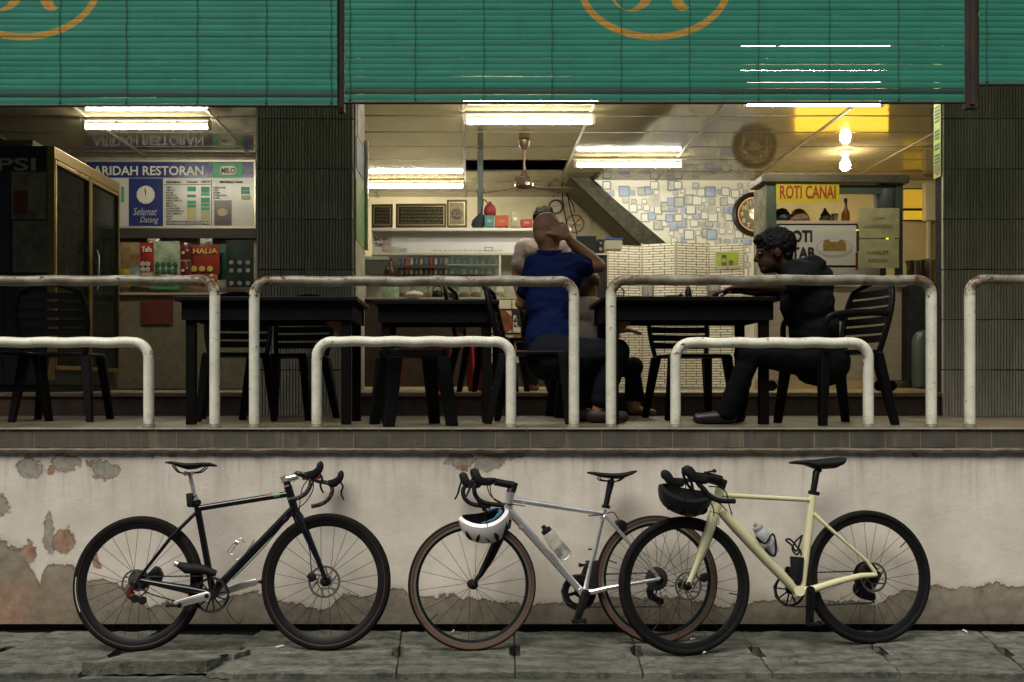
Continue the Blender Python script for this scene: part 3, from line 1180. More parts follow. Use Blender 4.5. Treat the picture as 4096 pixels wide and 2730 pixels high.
bl = W(3381, 609, 10.8)
t = thing('bulb_lamp', 'glowing round bulb on a ceiling rose above the food stall', 'lamp', (bl.x, bl.y, CEIL - .002))
obj('ceiling_rose', MB().lathe([(.085, 0), (.08, -.012), (.045, -.04), (.03, -.065), (.03, -.085)], seg=24), M('rose_cream', (0.62, 0.50, 0.28), .4), t, smooth=40)
obj('bulb', MB().lathe([(.018, -.085), (.028, -.095), (.050, -.125), (.058, -.16), (.050, -.19), (.03, -.212), (.001, -.22)], seg=20), M('lit_bulb', (1, 1, 1), .3, emis=190.0, ecol=(1.0, 0.84, 0.55)), t, smooth=50)

# ---- ceiling fan
fp = W(2097, 640, 10.3)
t = thing('ceiling_fan', 'brown ceiling fan on a short rod near the open ceiling panel', 'fan', (fp.x, fp.y, CEIL - .002))
FANM = M('fan_brown', (0.11, 0.065, 0.04), .35, metal=.3)
obj('canopy', MB().lathe([(.02, 0), (.062, -.01), (.052, -.07), (.02, -.105)], seg=20), FANM, t, smooth=40)
obj('rod', MB().tube([(0, 0, -.08), (0, 0, -.40)], .012, 10), FANM, t, smooth=40)
obj('motor', MB().lathe([(.018, -.32), (.03, -.36), (.075, -.44), (.10, -.46), (.10, -.50), (.06, -.525), (.001, -.53)], seg=24), FANM, t, smooth=35)
obj('trim_ring', MB().ringsweep((0, 0, -.485), .10, .10, [(-.004, -.010), (.004, -.010), (.004, .010), (-.004, .010)], seg=28, u=(1, 0, 0), v=(0, 1, 0), w=(0, 0, 1)), M('fan_chrome', (0.7, 0.66, 0.58), .18, metal=1), t, smooth=40)
bld = MB().add([(.09, -.035, -.497), (.55, -.065, -.485), (.55, .065, -.509), (.09, .035, -.503), (.09, -.035, -.501), (.55, -.065, -.489), (.55, .065, -.513), (.09, .035, -.507)],
               [(0, 1, 2, 3), (7, 6, 5, 4), (0, 4, 5, 1), (1, 5, 6, 2), (2, 6, 7, 3), (3, 7, 4, 0)])
b0 = obj('blade', bld, FANM, t)
b0.rotation_euler = (0, 0, R(20))
for a in (140, 260):
    dupe(b0, rot=(0, 0, R(a)))

# ================================================================== bicycles
CS = 1.6507
RUBBER = M('tyre_rubber', (0.007, 0.007, 0.007), .8, spec=.2, var=.3, vscale=20, bump=.3, bscale=160)
BLKSAT = M('satin_black', (0.007, 0.007, 0.008), .42, spec=.3, rvar=.1)
BLKGLOSS = M('gloss_black_paint', (0.005, 0.006, 0.007), .16, spec=.5, coat=.2, rvar=.05)
BLKMAT = M('matt_black', (0.008, 0.008, 0.009), .65, spec=.25, bump=.15, bscale=200)
SILVER = M('polished_alloy', (0.72, 0.70, 0.66), .30, metal=.85, rvar=.08)
BRUSHED = M('brushed_alloy_frame', (0.84, 0.85, 0.83), .29, metal=.88, rvar=.08, var=.06)
STEELM = M('chain_steel', (0.10, 0.095, 0.09), .42, metal=.8, var=.4, vscale=50)
TAN = M('tan_sidewall', (0.10, 0.05, 0.03), .7, var=.25, vscale=15)
SPOKE = M('spoke_black', (0.02, 0.02, 0.02), .4, metal=.5)
CREAMP = M('cream_frame_paint', (0.60, 0.585, 0.36), .35, coat=.25, var=.06, vscale=4, rvar=.08)
g = G('mottled_bar_tape')
tn = g.n('ShaderNodeTexCoord').outputs['Object']
g.set('Base Color', g.mix(g.mr(g.noise(tn, 130, 3, .6), .56, .62), (0.012, 0.013, 0.014), (0.20, 0.20, 0.19)))
g.set('Roughness', .7)
g.set('Specular IOR Level', .25)
TAPE = g.m
REDAN = M('red_anodised', (0.28, 0.025, 0.02), .35, metal=.6)
TRACK = M('brake_track', (0.42, 0.40, 0.36), .38, metal=.9)


class Bike:
    """a bicycle leaning on the wall. Local axes: x along, y towards the wall, z up the frame.
    Shapes are read off the photograph in the bicycle's own plane."""

    def __init__(s, name, label, ox, cf, cr, lean, front_right):
        # cf/cr: front and rear tyre contact (photo px)
        def ground(px, py):
            d = CAMZ * FPX / (py - VPY)
            return Vector(((px - VPX) / FPX * d, d, 0))
        s.ox = ox
        s.fat = 1.0
        a, b = ground(*cf), ground(*cr)
        if a.x > b.x:
            a, b = b, a
        u = (b - a).normalized()
        nrm = Vector((-u.y, u.x, 0)).normalized()
        if nrm.y < 0:
            nrm = -nrm
        v = (Vector((0, 0, 1)) * math.cos(lean) + nrm * math.sin(lean)).normalized()
        w = v.cross(u).normalized()
        if w.y < 0:
            w = -w
        s.O, s.u, s.v, s.w = (a + b) / 2, u, v, w
        mat = Matrix((u, w, v)).transposed().to_4x4()
        mat.translation = s.O
        s.t = thing(name, label, 'bicycle', group='bicycles leaning on the street wall')
        s.t.matrix_world = mat

    def P(s, cx, cy, off=0.0):
        """crop pixel -> local point on the plane y=off"""
        px, py = s.ox + cx / CS, 1780 + cy / CS
        ray = Vector(((px - VPX) / FPX, 1.0, -(py - VPY) / FPX))
        c = Vector((0, 0, CAMZ))
        o = s.O + s.w * off
        t = (o - c).dot(s.w) / ray.dot(s.w)
        q = c + ray * t - s.O
        return Vector((q.dot(s.u), off, q.dot(s.v)))

    def px(s, n):
        return n / CS * 4.9 / FPX

    def tube(s, name, mat, pts, w, seg=12, off=0.0, parent=None, sx=1.0):
        P = [s.P(*p) if len(p) == 2 else s.P(p[0], p[1], p[2]) for p in [(q if len(q) == 3 else (q[0], q[1], off)) for q in pts]]
        ws = w if isinstance(w, (list, tuple)) else [w] * len(P)
        return obj(name, MB().tube(P, [s.px(x) / 2 * s.fat for x in ws], seg, sx=sx), mat, parent or s.t, smooth=50, fix=False)

    def wire(s, name, mat, pts, w, off=0.0, parent=None, n=8, seg=8):
        P = spline([s.P(p[0], p[1], p[2] if len(p) == 3 else off) for p in pts], n)
        return obj(name, MB().tube(P, s.px(w) / 2, seg), mat, parent or s.t, smooth=60, fix=False)

    def plate(s, name, mat, poly, off, th, parent=None, bev=0.0015, ns=0):
        pl = [s.P(a, b, 0) for a, b in poly]
        if ns:
            q = spline(pl + [pl[0]], ns)[:-1]
            pl = q
        return obj(name, MB().prism([(p.x, p.z) for p in pl], off - th / 2, th), mat, parent or s.t, smooth=35, bev=bev)

    def wheel(s, cx, cy, rx, ry, tyre_w, inner, n_spokes, style, yaw=0.0, rotor=0, rot0=0.0, valve=None):
        c = s.P(cx, cy)
        ru = abs(s.P(cx + rx, cy).x - s.P(cx - rx, cy).x) / 2
        rv = abs(s.P(cx, cy - ry).z - s.P(cx, cy + ry).z) / 2
        wt = bpy.data.objects.new('wheel', None)
        link(wt, s.t)
        wt.location = c
        wt.rotation_euler = (0, 0, yaw)
        tw = tyre_w / 2
        dep = ru * (1 - inner)
        th = tyre_w * .92
        # tyre: tread and sidewalls
        if style == 'tan':
            pr = [(-th * .46, tw * 1.0), (-th * .2, tw * .99), (-.004, tw * .55), (0, 0), (-.004, -tw * .55), (-th * .2, -tw * .99), (-th * .46, -tw * 1.0), (-th * .5, 0)]
            obj('tyre', MB().ringsweep((0, 0, 0), ru, rv, pr, 88), RUBBER, wt, smooth=50)
            for sg in (-1, 1):
                sd = [(-th * .40, sg * tw * 1.0), (-th * .62, sg * tw * 1.01), (-th * .96, sg * tw * .74), (-th * .96, sg * tw * .5), (-th * .40, sg * tw * .5)]
                obj('sidewall', MB().ringsweep((0, 0, 0), ru, rv, sd, 88), TAN, wt, smooth=50)
        else:
            pr = []
            for k in range(12):
                a = 2 * math.pi * k / 12
                pr.append((-th / 2 + th / 2 * math.cos(a), tw * math.sin(a)))
            obj('tyre', MB().ringsweep((0, 0, 0), ru, rv, pr, 88), RUBBER, wt, smooth=50)
            if style == 'line':
                for sg in (-1, 1):
                    sd = [(-th * .74, sg * tw * .93), (-th * .80, sg * tw * .88), (-th * .80, sg * tw * .7), (-th * .74, sg * tw * .7)]
                    obj('sidewall_line', MB().ringsweep((0, 0, 0), ru, rv, sd, 88), M('tan_line', (0.10, 0.04, 0.018), .65), wt, smooth=50)
        rw = tw * .62
        rim = [(-th * .86, rw), (-dep * .72, rw * .92), (-dep, rw * .35), (-dep, -rw * .35), (-dep * .72, -rw * .92), (-th * .86, -rw)]
        obj('rim', MB().ringsweep((0, 0, 0), ru, rv, rim, 88), BLKSAT, wt, smooth=40)
        if style == 'tan':
            for sg in (-1, 1):
                sd = [(-th * 1.0, sg * rw * 1.08), (-th * 1.42, sg * rw * 1.06), (-th * 1.42, sg * rw * .8), (-th * 1.0, sg * rw * .8)]
                obj('brake_track', MB().ringsweep((0, 0, 0), ru, rv, sd, 88), TRACK, wt, smooth=40)
        # hub and spokes
        hr = .019
        obj('hub', MB().lathe([(.008, -.062), (.013, -.058), (.013, -.036), (.024, -.034), (.024, -.030), (.014, -.026), (.013, 0), (.014, .026), (.024, .030), (.024, .034), (.013, .036), (.013, .058), (.008, .062)], axis=(0, 1, 0), seg=16), BLKSAT, wt, smooth=35)
        sp0 = None
        for k in range(n_spokes):
            a = 2 * math.pi * (k + .5 * 0) / n_spokes + rot0
            sg = 1 if k % 2 else -1
            da = R(62) * (1 if (k // 2) % 2 else -1) if rotor else R(20) * (1 if (k // 2) % 2 else -1)
            p0 = Vector((math.cos(a + da) * hr, sg * .031, math.sin(a + da) * hr))
            p1 = Vector((math.cos(a) * (ru - dep + .003), sg * .003, math.sin(a) * (rv - dep + .003)))
            obj('spoke', MB().tube([p0, p1], .0012, 5, cap=False), SPOKE, wt, fix=False)
        if valve is not None:
            a = valve
            obj('valve', MB().tube([(math.cos(a) * (ru - dep), 0, math.sin(a) * (rv - dep)), (math.cos(a) * (ru - dep - .045), 0, math.sin(a) * (rv - dep - .045))], .003, 8), BLKSAT, wt)
        if rotor:
            rr = rotor
            side = -.042
            ro = MB()
            for r_out, r_in in ((rr, rr * .86), (rr * .48, rr * .40)):
                ro.ringsweep((0, side, 0), r_out, r_out, [(0, -.001), (-(r_out - r_in), -.001), (-(r_out - r_in), .001), (0, .001)], 40)
            for k in range(6):
                a = k * math.pi / 3
                ro.bar((math.cos(a) * rr * .44, side, math.sin(a) * rr * .44), (math.cos(a + .5) * rr * .9, side, math.sin(a + .5) * rr * .9), .008, .002)
            o = obj('brake_rotor', ro, M('rotor_steel', (0.34, 0.33, 0.30), .35, metal=.95), wt, smooth=40)
        return wt, c, ru, rv

    def saddle(s, prof_top, prof_bot, wide, mat=BLKMAT, rails=None):
        """side outline lofted across; wide(t) half width, t from the first point"""
        n = len(prof_top)
        rings = []
        for i in range(n):
            a, b = s.P(*prof_top[i]), s.P(*prof_bot[i])
            hw = wide[i]
            cz, ch = (a.z + b.z) / 2, max((a.z - b.z) / 2, .003)
            x = (a.x + b.x) / 2
            ring = []
            for k in range(14):
                q = 2 * math.pi * k / 14
                c, sn = math.cos(q), math.sin(q)
                ring.append((x, hw * (abs(c) ** .7) * (1 if c > 0 else -1), cz + ch * sn * (1 if sn < 0 else (1 - .25 * c * c))))
            rings.append(ring)
        sd = obj('saddle', MB().loft(rings), mat, s.t, smooth=55)
        if rails:
            for sg in (-1, 1):
                P = spline([s.P(a, b) + Vector((0, sg * .022, 0)) for a, b in rails], 6)
                obj('saddle_rail', MB().tube(P, .0035, 8), BLKSAT, sd, smooth=50)
        return sd

    def drops(s, near, far_shift, hood, lever, tape, half=.205, r=15, bar_c=None, hood_mat=BLKMAT, ext=None):
        """drop bar read on its near side (y=-half) and mirrored to the wall side"""
        N = [s.P(a, b, -half) for a, b in near]
        bc = bar_c if bar_c is not None else N[0]
        hb = bpy.data.objects.new('handlebar', None)
        link(hb, s.t)
        path = spline(N, 6)
        rad = s.px(r)
        for sg, sh in ((1, Vector((0, 0, 0))), (-1, Vector(far_shift))):
            pts = [Vector((p.x, p.y * sg, p.z)) + sh for p in path]
            obj('drop', MB().tube(pts, rad, 12), tape, hb, smooth=60)
            HP = [s.P(a, b, -half) for a, b in hood]
            hp = spline(HP + [HP[0]], 3)[:-1]
            poly = [(p.x + sh.x, p.z + sh.z) for p in hp]
            ym = -half * sg + sh.y
            mb = MB()
            # rounded hood: three layers
            cx = sum(a for a, b in poly) / len(poly)
            cz = sum(b for a, b in poly) / len(poly)
            rings = []
            for yy, k in ((-.018, .78), (-.012, .93), (0, 1.0), (.012, .93), (.018, .78)):
                rings.append([(cx + (a - cx) * k, ym + yy, cz + (b - cz) * k) for a, b in poly])
            mb.loft(rings)
            obj('brake_hood', mb, hood_mat, hb, smooth=60)
            LP = spline([s.P(a, b, -half) for a, b in lever], 6)
            lp = [Vector((p.x, ym, p.z)) + Vector((sh.x, 0, sh.z)) for p in LP]
            m = len(lp)
            obj('brake_lever', MB().tube(lp, [s.px(r) * (.52 - .25 * abs(i / m - .45)) for i in range(m)], 8, sx=1.5), BLKSAT, hb, smooth=60)
        a, b = path[0], Vector((path[0].x, -path[0].y, path[0].z)) + Vector(far_shift)
        mid = (a + b) / 2
        obj('bar_top', MB().tube(spline([a, a * .6 + mid * .4, mid, b * .6 + mid * .4, b], 5), rad * .95, 12), tape, hb, smooth=60)
        return hb

    def chainring(s, cx, cy, r, off, arms, teeth, mat=BLKSAT, inner=.84):
        c = s.P(cx, cy, 0)
        c.y = off
        rr = s.px(r)
        mb = MB()
        nt = teeth * 2
        vs, fs = [], []
        for y in (-.0015, .0015):
            for k in range(nt):
                a = 2 * math.pi * k / nt
                ro = rr * (1.0 if k % 2 else .955)
                vs.append(c + Vector((math.cos(a) * ro, y, math.sin(a) * ro)))
            for k in range(nt):
                a = 2 * math.pi * k / nt
                vs.append(c + Vector((math.cos(a) * rr * inner, y, math.sin(a) * rr * inner)))
        for k in range(nt):
            k2 = (k + 1) % nt
            fs += [(k, k2, nt + k2, nt + k), (2 * nt + k2, 2 * nt + k, 3 * nt + k, 3 * nt + k2), (k, 2 * nt + k, 2 * nt + k2, k2), (nt + k2, 3 * nt + k2, 3 * nt + k, nt + k)]
        mb.add(vs, fs)
        for k in range(arms):
            a = 2 * math.pi * k / arms + .2
            mb.bar(c + Vector((math.cos(a) * .012, 0, math.sin(a) * .012)), c + Vector((math.cos(a) * rr * .88, 0, math.sin(a) * rr * .88)), .007 if arms > 6 else .016, .004)
        mb.lathe([(rr * .26, -.004), (rr * .26, .004)], c, axis=(0, 1, 0), seg=20)
        return obj('chainring', mb, mat, s.t, smooth=30)

    def crank(s, a, b, off, mat, w0=26, w1=20, pedal=True, th=.014):
        A, B = s.P(*a), s.P(*b)
        A.y = B.y = off
        d = (B - A).normalized()
        q = Vector((-d.z, 0, d.x))
        r0, r1 = s.px(w0), s.px(w1)
        pts = []
        for k in range(7):
            t = math.pi / 2 + k * math.pi / 6
            v = A + d * math.cos(t) * r0 + q * math.sin(t) * r0
            pts.append((v.x, v.z))
        for k in range(7):
            t = -math.pi / 2 + k * math.pi / 6
            v = B + d * math.cos(t) * r1 + q * math.sin(t) * r1
            pts.append((v.x, v.z))
        cr = obj('crank', MB().prism(pts, off - th / 2, th), mat, s.t, smooth=30, bev=.003)
        obj('crank_bolt', MB().lathe([(.011, off - th / 2 - .003), (.011, off + th / 2 + .003)], (A.x, 0, A.z), axis=(0, 1, 0), seg=14), BLKSAT, cr)
        if pedal:
            sg = -1 if off < 0 else 1
            mb = MB()
            pc = Vector((B.x, off + sg * .045, B.z))
            mb.tube([(B.x, off, B.z), (B.x, off + sg * .085, B.z)], .006, 8)
            mb.box(pc.x - .030, pc.x + .030, pc.y - .028, pc.y + .028, pc.z - .006, pc.z + .006)
            mb.box(pc.x - .036, pc.x - .024, pc.y - .014, pc.y + .014, pc.z - .010, pc.z + .010)
            mb.box(pc.x + .022, pc.x + .034, pc.y - .016, pc.y + .016, pc.z - .012, pc.z + .012)
            obj('pedal', mb, BLKSAT, cr, bev=.002)
        return cr

    def chain(s, pts, off):
        P = [s.P(a, b, 0) for a, b in pts]
        for p in P:
            p.y = off
        n = len(P)
        out = []
        for i in range(n):
            a, b = P[i], P[(i + 1) % n]
            m = max(1, int((b - a).length / .0127))
            out += [a.lerp(b, k / m) for k in range(m)]
        mb = MB()
        for i in range(len(out)):
            a, b = out[i], out[(i + 1) % len(out)]
            if (a - b).length > 1e-4:
                mb.bar(a, b, .0075 if i % 2 else .0055, .006)
        return obj('chain', mb, STEELM, s.t)

    def cassette(s, cx, cy, rs, off0, mat=STEELM):
        c = s.P(cx, cy)
        mb = MB()
        sg = 1 if off0 > 0 else -1
        for k, r in enumerate(rs):
            rr = s.px(r)
            y = off0 + sg * k * .0038
            mb.lathe([(.012, y - .0008), (rr * .97, y - .0008), (rr, y), (rr * .97, y + .0008), (.012, y + .0008)], c, axis=(0, 1, 0), seg=28)
        return obj('cassette', mb, mat, s.t, smooth=25)

    def derailleur(s, pts, off, mat=BLKSAT, w=26):
        P = [s.P(a, b, 0) for a, b in pts]
        for p in P:
            p.y = off
        d = obj('derailleur', MB().tube(spline(P, 5), [s.px(w) * (.62 - .2 * abs(k / (5 * (len(P) - 1)) - .3)) for k in range(5 * (len(P) - 1) + 1)], 10, sx=.6), mat, s.t, smooth=60)
        for p in P[-2:]:
            obj('pulley', MB().lathe([(.004, -.004), (.019, -.003), (.021, 0), (.019, .003), (.004, .004)], p + Vector((0, -.012 if off < 0 else .012, 0)), axis=(0, 1, 0), seg=18), BLKSAT, d, smooth=30)
        return d


# ------------------------------------------------------------------ black bicycle
B1 = Bike('bicycle', 'black bicycle with silver seatpost and mottled grey bar tape', 200, (200 + 1822 / CS, 1780 + 1357 / CS), (200 + 583 / CS, 1780 + 1364 / CS), R(9), True)
b = B1
b.fat = 1.22
wt, wc, wru, wrv = b.wheel(583, 914, 430, 449, .040, .800, 24, 'line', rotor=.07, rot0=.05)
obj('reflective_strip', MB().tube([((wru - .020) * math.cos(R(a)), -.0195, (wrv - .020) * math.sin(R(a))) for a in range(174, 208, 2)], .0028, 6), M('reflective_grey', (0.55, 0.58, 0.50), .4), wt, smooth=60)
b.tube('frame_sticker', M('sticker_green', (0.03, 0.22, 0.08), .4, col2=(0.3, 0.28, 0.2), vscale=60), [(1468, 338), (1520, 330)], 34.5)
b.tube('frame_sticker', M('sticker_red', (0.35, 0.07, 0.04), .4), [(1448, 341), (1464, 338.5)], 34.5)
b.wheel(1822, 902, 431, 455, .040, .800, 24, 'line', rotor=.08, rot0=.12, yaw=R(-3))
b.tube('seat_tube', BLKGLOSS, [(1076, 975), (968, 385)], 37)
b.tube('top_tube', BLKGLOSS, [(978, 420), (1590, 322)], 33)
b.tube('down_tube', BLKGLOSS, [(1612, 418), (1085, 965)], 45)
ht = b.tube('head_tube', BLKGLOSS, [(1568, 268), (1622, 452)], 45)
b.tube('headset_spacer', BLKSAT, [(1563, 243), (1570, 276)], 38, parent=ht)
b.tube('headset_cup', SILVER, [(1567, 268), (1570, 278)], 46, parent=ht)
b.tube('bottom_bracket', BLKGLOSS, [(1080, 982, -.034), (1080, 982, .034)], 54)
for sg in (-1, 1):
    b.tube('seat_stay', BLKGLOSS, [(962, 450, sg * .018), (800, 610, sg * .045), (596, 868, sg * .064)], [20, 20, 17])
    b.tube('chainstay', BLKGLOSS, [(1070, 985, sg * .024), (900, 952, sg * .036), (735, 922, sg * .055), (600, 895, sg * .065)], [44, 46, 34, 22])
    b.tube('fork_blade', BLKGLOSS, [(1640, 468, sg * .030), (1700, 600, sg * .050), (1770, 760, sg * .054), (1818, 885, sg * .056)], [44, 40, 30, 22])
    b.tube('dropout', BLKSAT, [(596, 868, sg * .064), (592, 915, sg * .064)], 26)
b.tube('fork_crown', BLKGLOSS, [(1622, 450), (1648, 495)], [50, 62])
b.tube('seatpost', SILVER, [(962, 372), (922, 190)], 23)
b.tube('seat_clamp', SILVER, [(962, 350), (966, 372)], 34)
b.tube('seat_collar', BLKSAT, [(968, 368), (974, 395)], 44)
b.saddle([(772, 113), (805, 110), (850, 116), (905, 122), (960, 120), (1010, 116), (1060, 118), (1100, 132)],
         [(774, 124), (815, 132), (855, 148), (905, 164), (960, 160), (1010, 146), (1060, 144), (1098, 145)],
         [.045, .068, .072, .062, .044, .030, .024, .015], rails=[(815, 138), (848, 178), (885, 188), (965, 184), (1000, 176), (1035, 146)])
b.tube('saddle_clamp', SILVER, [(895, 190, -.028), (895, 190, .028)], 26)
b.tube('saddle_clamp', SILVER, [(940, 188, -.028), (940, 188, .028)], 22)
rl = b.plate('rear_light', BLKMAT, [(903, 322), (948, 318), (952, 414), (910, 412)], 0, .045, bev=.006)
b.tube('rear_light_mount', BLKSAT, [(930, 345), (968, 345)], 26, parent=rl)
b.tube('stem', SILVER, [(1545, 228), (1585, 222), (1640, 207)], [44, 36, 34])
b.tube('stem_cap', SILVER, [(1543, 210), (1556, 246)], 44)
b.drops([(1625, 188), (1665, 192), (1705, 205), (1722, 235), (1716, 275), (1690, 318), (1640, 350), (1572, 366)], (0.055, 0, -.018),
        [(1690, 180), (1735, 168), (1762, 146), (1768, 120), (1788, 107), (1804, 122), (1806, 150), (1796, 180), (1778, 200), (1748, 226), (1706, 226), (1688, 208)],
        [(1782, 190), (1798, 225), (1786, 262), (1792, 292), (1805, 318)], TAPE, half=.205, r=14.5)
b.wire('brake_cable', BLKSAT, [(1706, 222, -.2), (1665, 290, -.15), (1650, 380, -.05), (1645, 450, -.03)], 7)
b.wire('brake_cable', BLKSAT, [(1738, 226, -.2), (1735, 300, -.15), (1690, 375, -.08), (1640, 420, -.03), (1560, 500, -.02)], 7)
b.wire('brake_hose', BLKSAT, [(1560, 500, -.03), (1400, 690, -.03), (1205, 890, -.03)], 7)
b.tube('cable_stop', BLKSAT, [(1545, 505, -.03), (1570, 480, -.03)], 26)
# red light under the bar
b.tube('front_light', REDAN, [(1672, 222, -.03), (1790, 212, .06)], 20)
b.chainring(1083, 988, 116, -.045, 12, 42)
b.crank((1060, 992), (862, 1048), -.072, SILVER, 27, 24, pedal=True)
b.crank((1080, 985), (1335, 912), .066, SILVER, 26, 22, pedal=True)
b.chain([(612, 868), (1063, 864), (1150, 900), (1190, 985), (1150, 1075), (1085, 1103), (1010, 1075), (690, 985), (640, 960), (585, 900)], -.046)
b.cassette(600, 893, [70, 60, 52, 44], -.030)
b.derailleur([(560, 935), (548, 985), (590, 1010), (640, 1022)], -.058, M('derailleur_red', (0.13, 0.03, 0.025), .4, metal=.5), 34)
cl = b.plate('brake_caliper', BLKSAT, [(655, 838), (690, 800), (718, 812), (742, 860), (725, 905), (660, 890), (628, 872)], .02, .035, bev=.004)
cf = b.plate('brake_caliper', BLKSAT, [(1702, 866), (1730, 835), (1760, 850), (1770, 890), (1730, 905)], -.045, .03, bev=.004)
b.wire('brake_hose', BLKSAT, [(1670, 520, -.06), (1715, 700, -.062), (1722, 790, -.06), (1730, 850, -.05)], 7)
pm = b.tube('pump', BLKMAT, [(846, 790, -.05), (900, 815, -.05), (1000, 822, -.05), (1095, 850, -.05)], [30, 58, 52, 34])
b.tube('pump_cap', SILVER, [(826, 782, -.05), (846, 790, -.05)], 32, parent=pm)
cg = b.wire('bottle_cage', SILVER, [(1348, 628), (1300, 700), (1240, 758), (1205, 735), (1174, 710), (1195, 670), (1230, 635), (1262, 618), (1285, 650)], 8, off=-.03)
b.wire('cage_wire', SILVER, [(1350, 640), (1300, 705), (1245, 760), (1212, 728), (1190, 715), (1215, 680), (1240, 640)], 8, off=.03, parent=cg)
b.tube('cage_clip', SILVER, [(1225, 640, -.03), (1248, 648, -.03)], 26, parent=cg)
b.wire('gear_cable', BLKSAT, [(1210, 1010, .02), (1170, 1090, .03), (1240, 1178, .03), (1275, 1150, .03)], 5)

# ------------------------------------------------------------------ silver bicycle
B2 = Bike('bicycle', 'bare silver bicycle with black fork and tan sidewall tyres', 1560, (1560 + 545 / CS, 1780 + 1358 / CS), (1560 + 1765 / CS, 1780 + 1308 / CS), R(8), False)
b = B2
b.fat = 1.12
b.wheel(545, 922, 423, 436, .030, .835, 18, 'tan', rot0=.08, valve=R(218))
b.wheel(1764, 886, 402, 424, .030, .835, 24, 'tan', rot0=.0, valve=R(158))
b.tube('seat_tube', BRUSHED, [(1416, 425), (1285, 972)], [32, 30])
b.tube('top_tube', BRUSHED, [(800, 362), (1425, 458)], [34, 30])
b.tube('down_tube', BRUSHED, [(790, 438), (1262, 968)], [50, 42])
ht = b.tube('head_tube', BRUSHED, [(797, 315), (792, 350), (783, 430), (772, 490)], [60, 52, 52, 62])
b.tube('headset_cup', BLKSAT, [(801, 290), (797, 320)], [44, 58], parent=ht)
b.tube('bottom_bracket', BRUSHED, [(1272, 975, -.034), (1272, 975, .034)], 50)
for sg in (-1, 1):
    b.tube('seat_stay', BRUSHED, [(1424, 468, sg * .016), (1560, 625, sg * .040), (1782, 886, sg * .060)], [28, 22, 18])
    b.tube('chainstay', BRUSHED, [(1290, 975, sg * .020), (1345, 970, sg * .030), (1440, 946, sg * .045), (1560, 925, sg * .055), (1780, 886, sg * .062)], [34, 34, 30, 24, 20])
    b.tube('fork_blade', BLKSAT, [(768, 500, sg * .024), (715, 625, sg * .044), (660, 745, sg * .048), (595, 860, sg * .050), (548, 918, sg * .050)], [60, 62, 52, 32, 24])
b.tube('fork_crown', BLKSAT, [(773, 488), (755, 540)], [62, 78])
b.tube('seatpost', BLKSAT, [(1424, 410), (1440, 330), (1462, 235)], [34, 36, 46])
b.tube('seat_collar', BLKSAT, [(1400, 405), (1450, 412)], 20)
b.saddle([(1303, 178), (1340, 178), (1400, 184), (1450, 188), (1500, 188), (1550, 184), (1590, 174), (1612, 170)],
         [(1306, 190), (1345, 200), (1400, 216), (1450, 222), (1500, 226), (1545, 216), (1585, 200), (1608, 186)],
         [.014, .022, .030, .044, .062, .070, .070, .058], rails=[(1375, 212), (1390, 232), (1440, 240), (1500, 240), (1540, 216)])
b.tube('saddle_clamp', BLKSAT, [(1465, 238, -.028), (1465, 238, .028)], 30)
b.tube('stem', BLKSAT, [(815, 268), (760, 258), (690, 244)], [48, 44, 44])
b.tube('stem_clamp', BLKSAT, [(822, 250), (806, 305)], 46)
b.drops([(690, 232), (650, 232), (605, 240), (566, 262), (556, 300), (575, 350), (630, 385), (752, 402)], (0, 0, 0),
        [(690, 250), (640, 222), (606, 212), (590, 185), (578, 160), (548, 155), (528, 172), (534, 205), (545, 232), (570, 262), (620, 270), (668, 268)],
        [(546, 215), (532, 260), (520, 305), (498, 350)], BLKMAT, half=.20, r=15)
b.wire('brake_cable', BLKSAT, [(660, 262, -.05), (670, 330, -.05), (720, 380, -.03), (880, 402, -.02)], 7)
b.wire('brake_cable', BLKSAT, [(640, 262, -.08), (655, 320, -.07), (680, 350, -.05), (760, 395, -.03)], 7)
b.wire('brake_cable', BLKSAT, [(1308, 470, -.018), (1400, 462, -.018), (1470, 445, -.01), (1500, 480, 0), (1515, 510, 0)], 7)
b.tube('cable_stop', SILVER, [(868, 400, -.02), (892, 403, -.02)], 14)
b.tube('cable_stop', SILVER, [(852, 540, -.02), (870, 556, -.02)], 22)
b.plate('rim_brake', BLKSAT, [(1492, 500), (1520, 492), (1556, 515), (1548, 560), (1522, 566), (1500, 540)], 0, .06, bev=.005)
b.plate('rim_brake', BLKSAT, [(760, 505), (790, 512), (780, 560), (740, 570), (735, 530)], 0, .07, bev=.005)
b.chainring(1262, 978, 122, .045, 4, 46, inner=.66)
b.chainring(1262, 978, 88, .037, 4, 34)
b.crank((1270, 978), (1212, 1150), -.066, BLKSAT, 30, 22, th=.016)
b.crank((1270, 978), (1330, 800), .070, BLKSAT, 30, 22)
b.chain([(1262, 862), (1760, 848), (1800, 880), (1790, 930), (1770, 1000), (1810, 1075), (1262, 1076), (1170, 1040), (1145, 970), (1185, 890)], .044)
b.cassette(1768, 886, [80, 70, 60, 52, 44], .020)
b.derailleur([(1785, 915), (1740, 960), (1750, 1005), (1810, 1040)], .05, BLKSAT, 44)
b.tube('front_derailleur', BLKSAT, [(1315, 800, .03), (1345, 760, .03)], 44)
b.plate('frame_bag', BLKMAT, [(1330, 768), (1382, 760), (1380, 850), (1370, 940), (1322, 985), (1312, 900)], 0, .03, bev=.005)
for y in (690, 770, 805):
    b.tube('cage_bolt', BLKSAT, [(1352 - (y - 600) * .23, y), (1330 - (y - 600) * .23, y)], 10)

